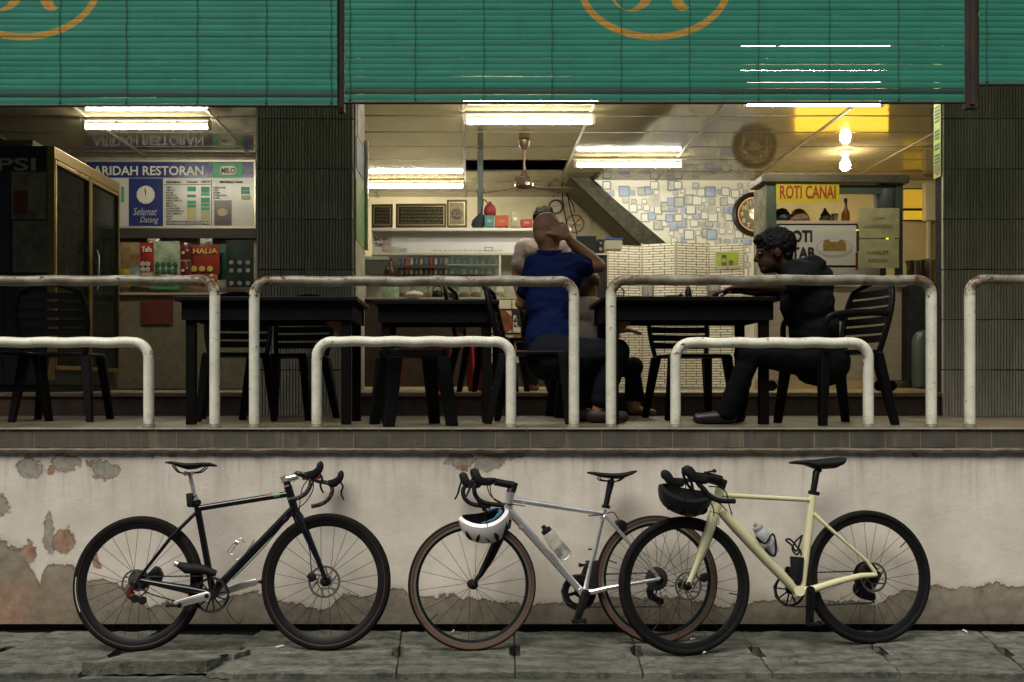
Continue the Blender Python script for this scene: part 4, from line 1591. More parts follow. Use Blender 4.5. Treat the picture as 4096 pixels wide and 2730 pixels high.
# ------------------------------------------------------------------ cream bicycle
B3 = Bike('bicycle', 'cream yellow bicycle with black wheels, its front wheel overlapping the silver bicycle', 2400, (2400 + 560 / CS, 1780 + 1388 / CS), (2400 + 1774 / CS, 1780 + 1316 / CS), R(7), False)
b = B3
b.fat = 1.10
b.wheel(560, 928, 432, 460, .040, .825, 24, 'plain', rotor=.07, rot0=.1, valve=R(-12))
b.wheel(1774, 871, 409, 444, .040, .825, 24, 'plain', rotor=.075, rot0=.02, valve=R(38))
b.tube('seat_tube', CREAMP, [(1404, 335), (1384, 520), (1325, 960)], [46, 48, 54])
b.tube('top_tube', CREAMP, [(800, 332), (1410, 366)], 29)
b.tube('down_tube', CREAMP, [(795, 430), (900, 545), (1100, 760), (1300, 968)], [62, 70, 66, 54])
ht = b.tube('head_tube', CREAMP, [(792, 288), (775, 370), (748, 485)], [50, 56, 64])
b.tube('headset_line', BLKSAT, [(757, 448), (756, 453)], 64, parent=ht)
b.tube('bottom_bracket', CREAMP, [(1320, 965, -.036), (1320, 965, .036)], 62)
for sg in (-1, 1):
    b.tube('seat_stay', CREAMP, [(1412, 455, sg * .018), (1480, 520, sg * .042), (1640, 660, sg * .056), (1760, 765, sg * .064), (1822, 850, sg * .066)], [26, 22, 19, 19, 24])
    b.tube('chainstay', CREAMP, [(1350, 965, sg * .026), (1420, 950, sg * .038), (1560, 905, sg * .052), (1720, 865, sg * .064), (1832, 858, sg * .066)], [46, 44, 40, 34, 28])
    b.tube('fork_blade', CREAMP, [(748, 470, sg * .022), (728, 545, sg * .048), (690, 660, sg * .054), (640, 790, sg * .056), (584, 928, sg * .058)], [72, 78, 66, 44, 40], sx=.7)
    b.tube('axle_end', BLKSAT, [(586, 918, sg * .072), (586, 918, sg * .056)], 24)
    b.tube('axle_end', BLKSAT, [(1834, 858, sg * .078), (1834, 858, sg * .060)], 44)
b.tube('fork_crown', CREAMP, [(752, 455), (742, 520)], [62, 84])
b.tube('seat_stay_bridge', CREAMP, [(1470, 512, -.04), (1470, 512, .04)], 24)
b.tube('seatpost', BLKSAT, [(1406, 322), (1418, 250), (1428, 180), (1450, 160)], [36, 38, 42, 40])
b.tube('seat_collar', BLKSAT, [(1380, 312), (1444, 324)], 24)
b.saddle([(1255, 112), (1290, 104), (1350, 100), (1420, 96), (1480, 90), (1540, 84), (1578, 80), (1587, 84)],
         [(1258, 126), (1295, 128), (1350, 134), (1415, 160), (1480, 162), (1530, 158), (1565, 138), (1584, 108)],
         [.016, .024, .030, .046, .064, .070, .072, .066])
b.tube('stem', BLKSAT, [(815, 255), (750, 235), (690, 222)], [52, 48, 46])
b.tube('stem_clamp', BLKSAT, [(818, 232), (800, 288)], 46)
b.drops([(715, 215), (675, 210), (640, 215), (650, 255), (690, 300), (725, 340), (790, 368), (890, 372)], (0.055, 0, -.008),
        [(720, 240), (690, 205), (640, 196), (618, 165), (598, 142), (570, 135), (550, 150), (552, 185), (578, 212), (600, 240), (650, 255), (700, 260)],
        [(590, 215), (606, 260), (618, 310), (640, 345)], BLKMAT, half=.205, r=16.5)
ac = b.tube('bar_light', BLKMAT, [(690, 205, -.06), (800, 232, -.06)], [56, 50])
b.wire('light_strap', BLKMAT, [(620, 182, -.15), (680, 190, -.12), (725, 176, -.08), (755, 178, -.05), (752, 165, -.05)], 11)
b.tube('bell', BLKMAT, [(750, 178, -.05), (760, 166, -.05)], 24)
b.wire('brake_hose', BLKSAT, [(720, 275, -.08), (790, 282, -.06), (835, 320, -.04), (850, 390, -.03), (872, 460, -.03)], 8)
b.wire('brake_hose', BLKSAT, [(700, 350, -.1), (740, 400, -.08), (752, 440, -.06), (748, 488, -.04)], 8)
b.wire('brake_hose', BLKSAT, [(760, 370, -.06), (800, 395, -.05), (838, 438, -.035)], 8)
b.chainring(1284, 962, 112, .045, 9, 44)
b.crank((1342, 955), (1336, 1165), -.068, BLKGLOSS, 30, 24, th=.018)
b.crank((1300, 960), (1290, 830), .072, BLKGLOSS, 28, 22, pedal=False)
b.chain([(1284, 852), (1750, 838), (1790, 860), (1780, 940), (1845, 1048), (1330, 1076), (1250, 1070), (1190, 1010), (1178, 940), (1220, 875)], .046)
b.cassette(1775, 868, [98, 86, 74, 62, 52], .022, BLKSAT)
b.derailleur([(1815, 900), (1740, 950), (1770, 990), (1848, 1012)], .052, BLKSAT, 60)
b.plate('brake_caliper', BLKSAT, [(1690, 825), (1715, 785), (1770, 780), (1795, 820), (1780, 860), (1700, 868)], -.03, .035, bev=.005)
b.plate('brake_caliper', BLKSAT, [(640, 850), (680, 840), (695, 880), (660, 905), (632, 890)], -.045, .03, bev=.004)
cg = b.wire('bottle_cage', BLKMAT, [(1335, 595), (1300, 700), (1262, 660), (1228, 630), (1260, 628), (1320, 700), (1330, 730)], 13, off=-.03)
b.wire('cage_wire', BLKMAT, [(1335, 598), (1290, 640), (1270, 690), (1300, 725), (1325, 690)], 13, off=.03, parent=cg)
b.plate('tool_case', BLKMAT, [(1258, 735), (1330, 742), (1318, 890), (1300, 925), (1266, 905)], -.01, .045, bev=.006)


# ------------------------------------------------------------------ bottles
def bottle(bk, name, label, ca, cb, w, mats, capm, style):
    a, c = bk.P(*ca), bk.P(*cb)
    ax = (a - c)
    L = ax.length
    m = bk.t.matrix_world
    t = thing(name, label, 'bottle')
    t.matrix_world = Matrix.Translation(m @ c) @ (m.to_3x3() @ ax).to_track_quat('Z', 'Y').to_matrix().to_4x4()
    r = bk.px(w) / 2
    obj('flask', MB().lathe([(.001, 0), (r * .9, .002), (r, .012), (r, L * .38), (r * .90, L * .44), (r * .90, L * .50), (r, L * .56), (r * .98, L * .70), (r * .80, L * .78), (r * .74, L * .80)], seg=24), mats, t, smooth=50)
    obj('label_print', MB().lathe([(r * 1.006, L * .10), (r * 1.006, L * .30)], seg=24, cap=False), M('print_grey', (0.25, 0.26, 0.25), .5, var=.6, vscale=40), t, smooth=50)
    obj('cap', MB().lathe([(r * .80, L * .79), (r * .80, L * .88), (r * .5, L * .91), (r * .34, L * .92)], seg=20), capm, t, smooth=40)
    obj('spout', MB().lathe([(r * .34, L * .915), (r * .36, L * .96), (r * .28, L * 1.0), (r * .0, L * 1.0)], seg=14), capm, t, smooth=40)
    return t


CLEARB = M('clear_bottle', (0.72, 0.72, 0.66), .15, trans=.75, ior=1.2, var=.15, vscale=18)
FROST = M('frosted_bottle', (0.55, 0.58, 0.60), .35, trans=.35, ior=1.2)
bt = bottle(B2, 'water_bottle', 'clear water bottle with black cap in the silver bicycle', (1008, 535), (1160, 738), 88, CLEARB, BLKMAT, 0)
B2.wire('bottle_cage', SILVER, [(1045, 660, -.035), (1100, 720, -.04), (1140, 765, -.036), (1192, 720, -.036), (1165, 670, -.038), (1128, 635, -.038)], 7)
bottle(B3, 'water_bottle', 'frosted grey water bottle in the cream bicycle', (1022, 520), (1150, 715), 84, FROST, M('grey_cap', (0.24, 0.26, 0.26), .5), 1)
cg = B3.wire('bottle_cage', BLKMAT, [(1030, 610, -.036), (1090, 650, -.040), (1140, 590, -.038), (1162, 660, -.040), (1150, 735, -.03), (1090, 690, -.02)], 14)
B3.wire('cage_wire', BLKMAT, [(1035, 615, .03), (1085, 680, .036), (1150, 738, .03)], 14, parent=cg)


# ------------------------------------------------------------------ helmets hanging from the bars
def helmet(bk, label, cx, cy, rx, ry, off, shellm, dark, tilt, yaw, vents, white):
    m = bk.t.matrix_world
    c = m @ bk.P(cx, cy, off)
    t = thing('cycling_helmet', label, 'helmet')
    t.matrix_world = Matrix.Translation(c) @ Matrix.Rotation(tilt, 4, 'Y') @ Matrix.Rotation(yaw, 4, 'Z') @ Matrix.Rotation(R(12), 4, 'X')
    a, bq, h = bk.px(rx), bk.px(rx) * .78, bk.px(ry)
    # upside-down bowl: rim up, crown down
    nu, nv = 40, 12
    rings = []
    for i in range(nv + 1):
        th = (math.pi / 2) * i / nv
        ring = []
        for k in range(nu):
            q = 2 * math.pi * k / nu
            rim = .30 * h * (math.cos(2 * q) * .5 + .5) + (.05 * h * math.cos(q))
            z = rim * math.cos(th) ** 2 - h * math.sin(th) * (1.0 + .06 * math.cos(q))
            f = math.cos(th) ** .62
            ring.append(Vector((a * math.cos(q) * f * (1 + .05 * math.sin(th)), bq * math.sin(q) * f, z)))
        rings.append(ring)
    mb = MB().loft(rings, cap=False)
    inner = [[p * .86 + Vector((0, 0, .012)) for p in r] for r in rings[:-1]]
    me = obj('shell', mb, shellm, t, smooth=60)
    mi = MB().loft(inner, cap=False)
    obj('liner', mi, dark, t, smooth=60)
    lip = []
    o0, i0 = rings[0], inner[0]
    lm = MB()
    lm.add(o0 + i0, [(k, (k + 1) % nu, nu + (k + 1) % nu, nu + k) for k in range(nu)])
    obj('rim_edge', lm, shellm if white else dark, t, smooth=60)
    # raised stripes and vents
    def on(q, th, k=1.01):
        i = min(nv, max(0, th / (math.pi / 2) * nv))
        i0 = int(i)
        f = i - i0
        r0, r1 = rings[i0], rings[min(nv, i0 + 1)]
        kk = (q / (2 * math.pi) * nu) % nu
        k0 = int(kk)
        g_ = kk - k0
        p0 = r0[k0].lerp(r0[(k0 + 1) % nu], g_)
        p1 = r1[k0].lerp(r1[(k0 + 1) % nu], g_)
        return p0.lerp(p1, f) * k
    for (q0, t0, q1, t1, w) in vents:
        mv = MB()
        pts = [on(R(q0 + (q1 - q0) * s), R(t0 + (t1 - t0) * s)) for s in (0, .25, .5, .75, 1)]
        mv.tube(pts, [w * x for x in (.2, .9, 1, .8, .15)], 8, sx=.5)
        obj('vent', mv, dark, t, smooth=60)
    for sg in (-1, 1):
        st_ = spline([rings[0][8 if sg > 0 else 30] * .97, Vector((-a * .05, bq * sg * .6, h * .6)), Vector((-a * .3, 0, h * 1.25 + (.02 if sg > 0 else 0)))], 6)
        obj('strap', MB().tube(st_, .007, 6, sx=.25), BLKMAT, t, smooth=60)
    return t


WHITESH = M('white_helmet_shell', (0.78, 0.77, 0.75), .25, coat=.4)
DARKSH = M('black_helmet_shell', (0.007, 0.0075, 0.009), .4, spec=.35)
LINER = M('helmet_liner', (0.008, 0.008, 0.009), .85, spec=.2)
hw = helmet(B2, 'white cycling helmet hanging upside down from the silver bicycle bar', 622, 500, 160, 140, -.20, WHITESH, LINER, R(-7), R(8),
            [(250, 20, 235, 55, .010), (285, 22, 305, 60, .014), (325, 15, 318, 50, .010), (262, 30, 285, 68, .004), (215, 20, 222, 50, .011), (290, 66, 340, 60, .004)], True)
obj('blue_pad', MB().tube(spline([Vector((.06, -.03, .02)), Vector((.085, .0, .03)), Vector((.075, .04, .03)), Vector((.03, .06, .02))], 6), .011, 8), M('pad_blue', (0.03, 0.12, 0.19), .8), hw, smooth=60)
obj('blue_pad', MB().tube(spline([Vector((-.02, -.055, .004)), Vector((.03, -.058, .016)), Vector((.062, -.045, .028))], 6), .008, 8), MATS['pad_blue'], hw, smooth=60)
helmet(B3, 'black cycling helmet hanging from the cream bicycle bar', 560, 335, 172, 118, -.12, DARKSH, LINER, R(12), R(-10),
       [(240, 25, 225, 60, .012), (270, 20, 268, 62, .012), (300, 22, 312, 60, .012), (330, 25, 340, 55, .010)], False)

# ================================================================== shop fittings
def fit(name, s, mat, parent, d, px0, px1, py0, py1, bold=0.0, shear=0.0, y=None, align='CENTER'):
    """lettering fitted to a box on an upright surface facing the street"""
    o = text(name, s, mat, parent, (0, 0, 0), 1.0, align='LEFT', bold=bold, shear=shear)
    me = o.data
    xs = [v.co.x for v in me.vertices]
    ys = [v.co.y for v in me.vertices]
    a, c = W(px0, py1, d), W(px1, py0, d)
    kx, ky = (c.x - a.x) / (max(xs) - min(xs)), (c.z - a.z) / (max(ys) - min(ys))
    for v in me.vertices:
        v.co.x = (v.co.x - min(xs)) * kx
        v.co.y = (v.co.y - min(ys)) * ky
    o.scale = (1, 1, 1)
    o.matrix_basis = (parent.matrix_world.inverted() if parent else Matrix()) @ Matrix.Translation((a.x, d, a.z)) @ Matrix.Rotation(R(90), 4, 'X')
    return o


def place(name, label, cat, px, py, d, group=None, rz=0.0):
    v = W(px, py, d)
    t = thing(name, label, cat, v, (0, 0, rz), group)
    t.matrix_world = Matrix.Translation(v) @ Matrix.Rotation(rz, 4, 'Z')
    return t


def at_floor(name, label, cat, px, d, z, group=None, rz=0.0):
    v = Vector(((px - VPX) / FPX * d, d, z))
    t = thing(name, label, cat, v, (0, 0, rz), group)
    t.matrix_world = Matrix.Translation(v) @ Matrix.Rotation(rz, 4, 'Z')
    return t


def sheet(name, mat, parent, d, px0, px1, py0, py1, th=.012, bev=0.0, front=None):
    """upright board between photo columns and rows, its face at distance d"""
    a, c = W(px0, py1, d), W(px1, py0, d)
    o = obj(name, MB().box(a.x, c.x, d, d + th, a.z, c.z), mat, parent, bev=bev)
    o.matrix_basis = parent.matrix_world.inverted()
    return o


def local(o, parent):
    o.matrix_basis = parent.matrix_world.inverted()
    return o


WOODB = M('black_lacquered_wood', (0.003, 0.003, 0.0028), .55, spec=.14, var=.3, vscale=12, stretch=(1, 6, 6))
BLKPLA = M('black_chair_plastic', (0.003, 0.0033, 0.0036), .5, spec=.14, rvar=.08, bump=.05)
ENAMEL = MATS['white_enamel']

# ------------------------------------------------------------------ chairs
def chair(label, px, d, z, rz, arms=False):
    t = at_floor('plastic_chair', label, 'chair', px, d, z, 'black plastic chairs', rz)
    # seat faces -y (local); back at +y
    obj('seat', MB().prism([(-.21, -.21), (.21, -.21), (.20, .10), (.18, .19), (-.18, .19), (-.20, .10)], .415, .025, u=(1, 0, 0), v=(0, 1, 0), w=(0, 0, 1)), BLKPLA, t, bev=.008)
    rings = []

    def bp(u, v):   # u across -1..1, v up 0..1
        wv = .185 + .028 * math.sin(v * math.pi) - .05 * max(0, v - .75) * 4 * .6
        return Vector((u * wv, .185 + .10 * v - .03 * (1 - u * u) * 0 + .025 * (1 - u * u), .43 + .43 * v - .035 * (u * u) * (1 if v > .9 else 0)))
    th = Vector((0, .012, 0))
    fr = MB()
    outl = [bp(-1, k / 10) for k in range(11)] + [bp(-1 + .2 * k, 1) for k in range(1, 10)] + [bp(1, 1 - k / 10) for k in range(11)]
    fr.tube(outl, .017, 8)
    obj('back_frame', fr, BLKPLA, t, smooth=60)
    for k in range(6):
        v = .18 + .13 * k
        sl = MB()
        rg = []
        for i in range(7):
            u = -1 + i / 3
            p = bp(u, v)
            rg.append([p + Vector((0, -.005, -.021)), p + Vector((0, .006, -.021)), p + Vector((0, .006, .021)), p + Vector((0, -.005, .021))])
        sl.loft(rg)
        obj('back_slat', sl, BLKPLA, t, smooth=40)
    for sx in (-1, 1):
        for sy in (-1, 1):
            x0, y0 = sx * .185, (-.185 if sy < 0 else .165)
            x1, y1 = sx * .235, (-.225 if sy < 0 else .255)
            lg = MB()
            r0 = [(x0 + a * .030, y0 + c * .030, .425) for a, c in ((-1, -1), (1, -1), (1, 1), (-1, 1))]
            r1 = [(x1 + a * .021, y1 + c * .021, .0) for a, c in ((-1, -1), (1, -1), (1, 1), (-1, 1))]
            lg.loft([r1, r0])
            obj('leg', lg, BLKPLA, t, bev=.005, seg=1)
        if arms:
            ar = [bp(sx, .52), Vector((sx * .225, .05, .655)), Vector((sx * .235, -.12, .64)), Vector((sx * .225, -.19, .60)), Vector((sx * .21, -.195, .42))]
            obj('armrest', MB().tube(spline(ar, 6), .02, 8, sx=.7), BLKPLA, t, smooth=60)
    return t


def stool(label, px, d, z, rz, mat=BLKPLA, h=.44, grp='plastic stools'):
    t = at_floor('plastic_stool', label, 'stool', px, d, z, grp, rz)
    obj('seat', MB().prism(rrect(0, 0, .17, .04), h - .05, .05, u=(1, 0, 0), v=(0, 1, 0), w=(0, 0, 1)), mat, t, bev=.008)
    for sx in (-1, 1):
        for sy in (-1, 1):
            lg = MB()
            lg.loft([[(sx * .185 + a * .03, sy * .185 + c * .03, 0) for a, c in ((-1, -1), (1, -1), (1, 1), (-1, 1))], [(sx * .14 + a * .038, sy * .14 + c * .038, h - .045) for a, c in ((-1, -1), (1, -1), (1, 1), (-1, 1))]])
            obj('leg', lg, mat, t, bev=.005, seg=1)
    return t


def table(label, x0, x1, y0, y1, z, h=.75):
    t = thing('cafe_table', label, 'table', ((x0 + x1) / 2, (y0 + y1) / 2, z), group='black cafe tables')
    t.matrix_world = Matrix.Translation(((x0 + x1) / 2, (y0 + y1) / 2, z))
    w, dd = (x1 - x0) / 2, (y1 - y0) / 2
    obj('table_top', MB().box(-w, w, -dd, dd, h - .028, h), WOODB, t, bev=.005)
    for sy in (-1, 1):
        obj('apron', MB().box(-w + .03, w - .03, sy * (dd - .04), sy * (dd - .06), h - .135, h - .029), WOODB, t)
    for sx in (-1, 1):
        obj('apron', MB().box(sx * (w - .04), sx * (w - .06), -dd + .061, dd - .061, h - .135, h - .029), WOODB, t)
        for sy in (-1, 1):
            x, y = sx * (w - .075), sy * (dd - .085)
            obj('leg', MB().box(x - .028, x + .028, y - .022, y + .022, 0, h - .03), WOODB, t, bev=.003)
    return t


GOLDW = M('orange_brace', (0.25, 0.085, 0.03), .5, var=.3)
ta = table('long black table in front of the tiled pillar', -1.73, -.665, 5.62, 6.30, PLAT)
tb = table('black table between the pillar and the bald man', -.60, .17, 5.86, 6.46, PLAT)
tc = table('black table between the bald man and the hunched man', .765, 1.80, 5.62, 6.30, PLAT)
for tt, sx in ((ta, 1), (tc, -1)):
    o = obj('corner_brace', MB().prism([(0, 0), (0, -.10), (-.10 * sx, 0)], 0, .012), GOLDW, tt)
    o.location = (sx * (.53 - .105), -.20, .612)
chair('black plastic chair under the bald man', 2135, 5.98, PLAT, R(82))
chair('black plastic chair under the hunched man', 3330, 5.80, PLAT, R(-76), arms=True)
chair('black slatted chair in front of the drinks fridge, turned away', 255, 6.30, PLAT, R(186 - 180 + 180))
chair('black chair cut off by the picture edge, near the drinks fridge', -30, 6.05, PLAT, R(160))
chair('black chair tucked under the table by the tiled pillar', 950, 6.35, PLAT, R(12))
chair('black chair seen edge on between the counter poster and the food jars', 1935, 7.75, INNER, R(78))
chair('black chair turned sideways just in front of the counter poster', 2040, 7.95, INNER, R(-70))
chair('black chair at the far side of the hunched man\'s table', 2760, 6.62, PLAT, R(8))
chair('black chair at the far side of the table by the pillar', 1160, 6.55, PLAT, R(-14))
stool('black plastic stool in front of the small table, legs splayed', 1650, 5.62, PLAT, R(18))
REDP = M('red_stool_plastic', (0.30, 0.02, 0.016), .4)
stool('red plastic stool under the food jars', 1660, 8.3, INNER, R(10), REDP)
stool('red plastic stool beside the counter poster', 1830, 8.6, INNER, R(-15), REDP)

# ------------------------------------------------------------------ drinks fridge
FX, FY0, FY1, FZ1 = -3.34, 7.72, 9.15, 3.224
fr = thing('drinks_fridge', 'tall dark blue drinks fridge with gold framed glass doors', 'fridge', (-4.1, 7.72, INNER))
fr.matrix_world = Matrix.Translation((-4.1, 7.72, INNER))
FB = M('fridge_navy', (0.008, 0.012, 0.02), .4, var=.2)
GOLDM = M('gold_trim', (0.36, 0.26, 0.10), .34, metal=.85, rvar=.08)
loc = lambda o: local(o, fr)
loc(obj('cabinet', MB().box(-5.1, FX - .40, FY0, FY1, INNER + .06, FZ1), FB, fr, bev=.012))
for nm, q in (('top_casing', (FY0, FY1, FZ1 - .10, FZ1)), ('bottom_casing', (FY0, FY1, INNER + .06, INNER + .20)), ('end_casing', (FY0, FY0 + .03, INNER + .2005, FZ1 - .1005)), ('end_casing', (FY1 - .03, FY1, INNER + .2005, FZ1 - .1005))):
    loc(obj(nm, MB().box(FX - .3995, FX - .05, *q), FB, fr))
loc(obj('plinth', MB().box(-5.08, FX - .07, FY0 + .03, FY1 - .03, INNER, INNER + .058), MATS['matt_black'], fr))
DKG = M('dark_door_glass', (0.02, 0.028, 0.024), .06, spec=.5, alpha=.55)
for k, (a, c) in enumerate(((FY0 + .03, 8.46), (8.46, FY1 - .01))):
    dr = loc(obj('glass_door', MB().box(FX - .030 + .008 * k, FX - .024 + .008 * k, a + .02, c - .02, INNER + .22, FZ1 - .13), DKG, fr))
    fm = MB()
    for y in (a, c - .024):
        fm.box(FX - .048, FX + .004 + .006 * k, y, y + .024, INNER + .18, FZ1 - .10)
    fm.box(FX - .048, FX + .003 + .006 * k, a + .0355, c - .0355, FZ1 - .135, FZ1 - .102)
    fm.box(FX - .048, FX + .003 + .006 * k, a + .0355, c - .0355, INNER + .182, INNER + .215)
    o = obj('door_frame', fm, GOLDM, dr, bev=.003)
    if k == 1:
        obj('door_handle', MB().tube([(FX + .035, 8.52, 2.15), (FX + .05, 8.52, 2.2), (FX + .05, 8.52, 2.45), (FX + .035, 8.52, 2.5)], .009, 8), MATS['polished_alloy'], dr, smooth=50)
loc(obj('top_trim', MB().box(FX - .05, FX + .006, FY0 + .002, FY1, FZ1 - .095, FZ1 - .003), GOLDM, fr, bev=.004))
loc(obj('corner_trim', MB().box(FX - .05, FX + .008, FY0 - .006, FY0 - .001, INNER + .1, FZ1), GOLDM, fr))
ink = M('fridge_lettering', (0.26, 0.26, 0.24), .5)
fit('lettering', 'PEPSI', ink, fr, FY0 - .003, -150, 143, 632, 684, bold=.02)
pos_ = M('fridge_poster', (0.26, 0.25, 0.19), .6, col2=(0.06, 0.05, 0.045), vscale=7)
sheet('advert_panel', pos_, fr, FY0 - .004, 45, 184, 688, 878, .003)
sheet('advert_panel', M('fridge_poster_low', (0.20, 0.20, 0.15), .6, col2=(0.04, 0.07, 0.08), vscale=8), fr, FY0 - .004, 50, 188, 884, 1090, .003)
sheet('advert_panel', M('fridge_poster_dim', (0.03, 0.045, 0.06), .6, col2=(0.01, 0.015, 0.025), vscale=6), fr, FY0 - .004, -160, 40, 690, 1090, .003)
o = sheet('picture_cup', M('cup_red', (0.12, 0.03, 0.03), .5), fr, FY0 - .006, 52, 110, 765, 860, .002)
hp = M('bottle_print', (0.05, 0.08, 0.07), .4, var=.6, vscale=30)
# shelves and bottles seen dimly through the glass belong to the fridge
for k in range(4):
    loc(obj('shelf', MB().box(FX - .39, FX - .07, FY0 + .04, FY1 - .04, INNER + .45 + .37 * k, INNER + .46 + .37 * k), M('shelf_wire', (0.4, 0.4, 0.36), .4), fr))
GDS = [(0.30, 0.30, 0.26), (0.10, 0.16, 0.12), (0.20, 0.10, 0.05), (0.25, 0.22, 0.10)]
for k in range(4):
    for j in range(7):
        yb = FY0 + .14 + j * .185
        loc(obj('stocked_bottle', MB().lathe([(.028, 0), (.03, .02), (.03, .16), (.012, .22), (.012, .26)], (FX - .12, yb, INNER + .462 + .37 * k), seg=10), M('fridge_goods_%d' % ((j + k) % 4), GDS[(j + k) % 4], .3), fr, smooth=40))
bxs = thing('cardboard_box', 'small grey box lying on top of the drinks fridge', 'box', W(200, 585, 8.0))
bxs.matrix_world = Matrix.Translation((-3.62, 8.0, FZ1 + .001))
obj('carton', MB().box(-.26, .02, -.08, .2, 0, .10), M('dusty_card', (0.22, 0.20, 0.15), .8, var=.2), bxs, bev=.004)
obj('label_tab', MB().box(-.02, .016, -.084, -.081, .02, .075), M('tab_grey', (0.3, 0.28, 0.22), .7), bxs)

# ------------------------------------------------------------------ menu board
MBD = 11.04
mb_ = place('menu_board', 'wide blue and white menu board with green price tags and a clock', 'menu board', 680, 912, MBD)
sheet('board', M('menu_white', (0.52, 0.51, 0.44), .25, var=.08), mb_, MBD, 345, 1018, 648, 908, .02)
for nm, a in (('frame_edge', (340, 1022, 640, 648)), ('frame_edge', (340, 1022, 907, 914)), ('frame_edge', (1015, 1022, 648, 907))):
    sheet(nm, M('board_frame', (0.50, 0.46, 0.34), .35, metal=.5), mb_, MBD - .012, *a, .03)
sheet('header', M('menu_blue', (0.025, 0.035, 0.13), .22), mb_, MBD - .004, 346, 1014, 649, 712, .004)
LW = M('menu_letter_white', (0.62, 0.60, 0.50), .5)
fit('header_lettering', 'ARIDAH RESTORAN', LW, mb_, MBD - .006, 372, 814, 665, 702, bold=.018)
sheet('badge', M('menu_green', (0.02, 0.24, 0.10), .4), mb_, MBD - .007, 852, 972, 652, 710, .002)
obl = MB()
c = W(912, 682, MBD - .009)
obl.prism([(c.x + .105 * math.cos(a) * (1 - .13 * math.cos(2 * a)), c.z + .062 * math.sin(a) * (1 + .18 * math.cos(2 * a))) for a in [k * math.pi / 16 for k in range(32)]], MBD - .009, .002)
local(obj('badge_cloud', obl, LW, mb_), mb_)
fit('badge_lettering', 'MILO', M('menu_dark', (0.025, 0.02, 0.02), .5), mb_, MBD - .011, 884, 941, 672, 694, bold=.03, shear=.1)
sheet('clock_panel', MATS['menu_blue'], mb_, MBD - .004, 515, 652, 714, 905, .004)
c = W(583, 780, MBD - .006)
local(obj('clock_face', MB().lathe([(.103, 0), (.103, .003)], (c.x, MBD - .005, c.z), axis=(0, -1, 0), seg=32), LW, mb_), mb_)
HND = M('clock_hand_black', (0.02, 0.02, 0.02), .5)
local(obj('clock_hand', MB().bar((c.x, MBD - .010, c.z - .01), (c.x - .012, MBD - .010, c.z + .075), .006, .002), HND, mb_), mb_)
local(obj('clock_hand', MB().bar((c.x, MBD - .012, c.z - .01), (c.x, MBD - .012, c.z + .055), .009, .002), HND, mb_), mb_)
for k in range(12):
    a = k * math.pi / 6
    local(obj('hour_mark', MB().box(c.x + .088 * math.sin(a) - .004, c.x + .088 * math.sin(a) + .004, MBD - .0095, MBD - .0078, c.z + .088 * math.cos(a) - .004, c.z + .088 * math.cos(a) + .004), HND, mb_), mb_)
SCR = M('menu_script', (0.40, 0.39, 0.38), .5)
fit('script_lettering', 'Selamat', SCR, mb_, MBD - .007, 532, 628, 832, 862, shear=.35)
fit('script_lettering', 'Datang', SCR, mb_, MBD - .007, 560, 634, 868, 898, shear=.35)
DKI = MATS['menu_dark']
for s, a, c_ in (('MINUMAN', 664, 722), ('PANAS', 749, 790), ('SEJUK', 804, 842), ('MINUMAN TARIK', 879, 972)):
    fit('column_heading', s, DKI, mb_, MBD - .006, a, c_, 724, 734, bold=.02, shear=.1)
sheet('rule', DKI, mb_, MBD - .005, 656, 845, 738, 740, .004)
sheet('rule', DKI, mb_, MBD - .005, 845, 847, 716, 905, .004)
for k, s in enumerate(('TEH', 'TEH O', 'KOPI', 'KOPI O', 'NESCAFE', 'NESCAFE O', 'MILO', 'MILO O', 'HORLICKS', 'HORLICKS O', 'AIR LIMAU', 'BLAC', 'AIS')):
    fit('menu_line', s, DKI, mb_, MBD - .006, 664, 664 + 7 * len(s), 748 + k * 10.4, 755 + k * 10.4, bold=.02)
for k, s in enumerate(('NESCAFE', 'TEH', 'KOPI', 'HORLICKS', 'SUSU')):
    fit('menu_line', s, DKI, mb_, MBD - .006, 852, 852 + 7 * len(s), 748 + k * 10.4, 755 + k * 10.4, bold=.02)
for s, k in (('MINUMAN DALAM BOTOL DAN TIN', 0), ('MINUMAN DALAM BUNGKUS TAMBAH', 1)):
    fit('menu_line', s, DKI, mb_, MBD - .006, 664, 838, 884 + 10 * k, 891 + 10 * k, bold=.02)
PG = M('price_green', (0.03, 0.27, 0.15), .5)
PY = M('price_tan', (0.42, 0.38, 0.18), .6)
for x0, rows in ((749, ((748, 766), (779, 790), (803, 816), (819, 831))), (804, ((748, 772), (775, 783), (792, 812), (815, 826), (830, 842))), (964, ((749, 762), (764, 776)))):
    for a, c_ in rows:
        sheet('price_tag', PG, mb_, MBD - .006, x0, x0 + 34, a, c_, .003)
for x0, a, c_ in ((749, 833, 880), (804, 845, 880), (966, 782, 800)):
    sheet('price_tag', PY, mb_, MBD - .006, x0, x0 + 34, a, c_, .003)
sheet('coffee_poster', M('poster_dark_brown', (0.05, 0.04, 0.032), .3), mb_, MBD - .007, 857, 926, 802, 902, .004)
c = W(890, 850, MBD)
local(obj('printed_cup', MB().prism([(c.x + .06 * math.cos(a), c.z + .045 * math.sin(a)) for a in [k * math.pi / 12 for k in range(24)]], MBD - .009, .002), M('cup_print', (0.42, 0.33, 0.19), .5), mb_), mb_)
sheet('side_list', MATS['menu_white'], mb_, MBD - .003, 482, 514, 716, 905, .003)
sheet('price_tag', PG, mb_, MBD - .006, 484, 496, 748, 810, .003)
sheet('shelf_beam', M('beam_dark', (0.03, 0.025, 0.02), .7), mb_, MBD - .05, 300, 1022, 916, 953, .10)

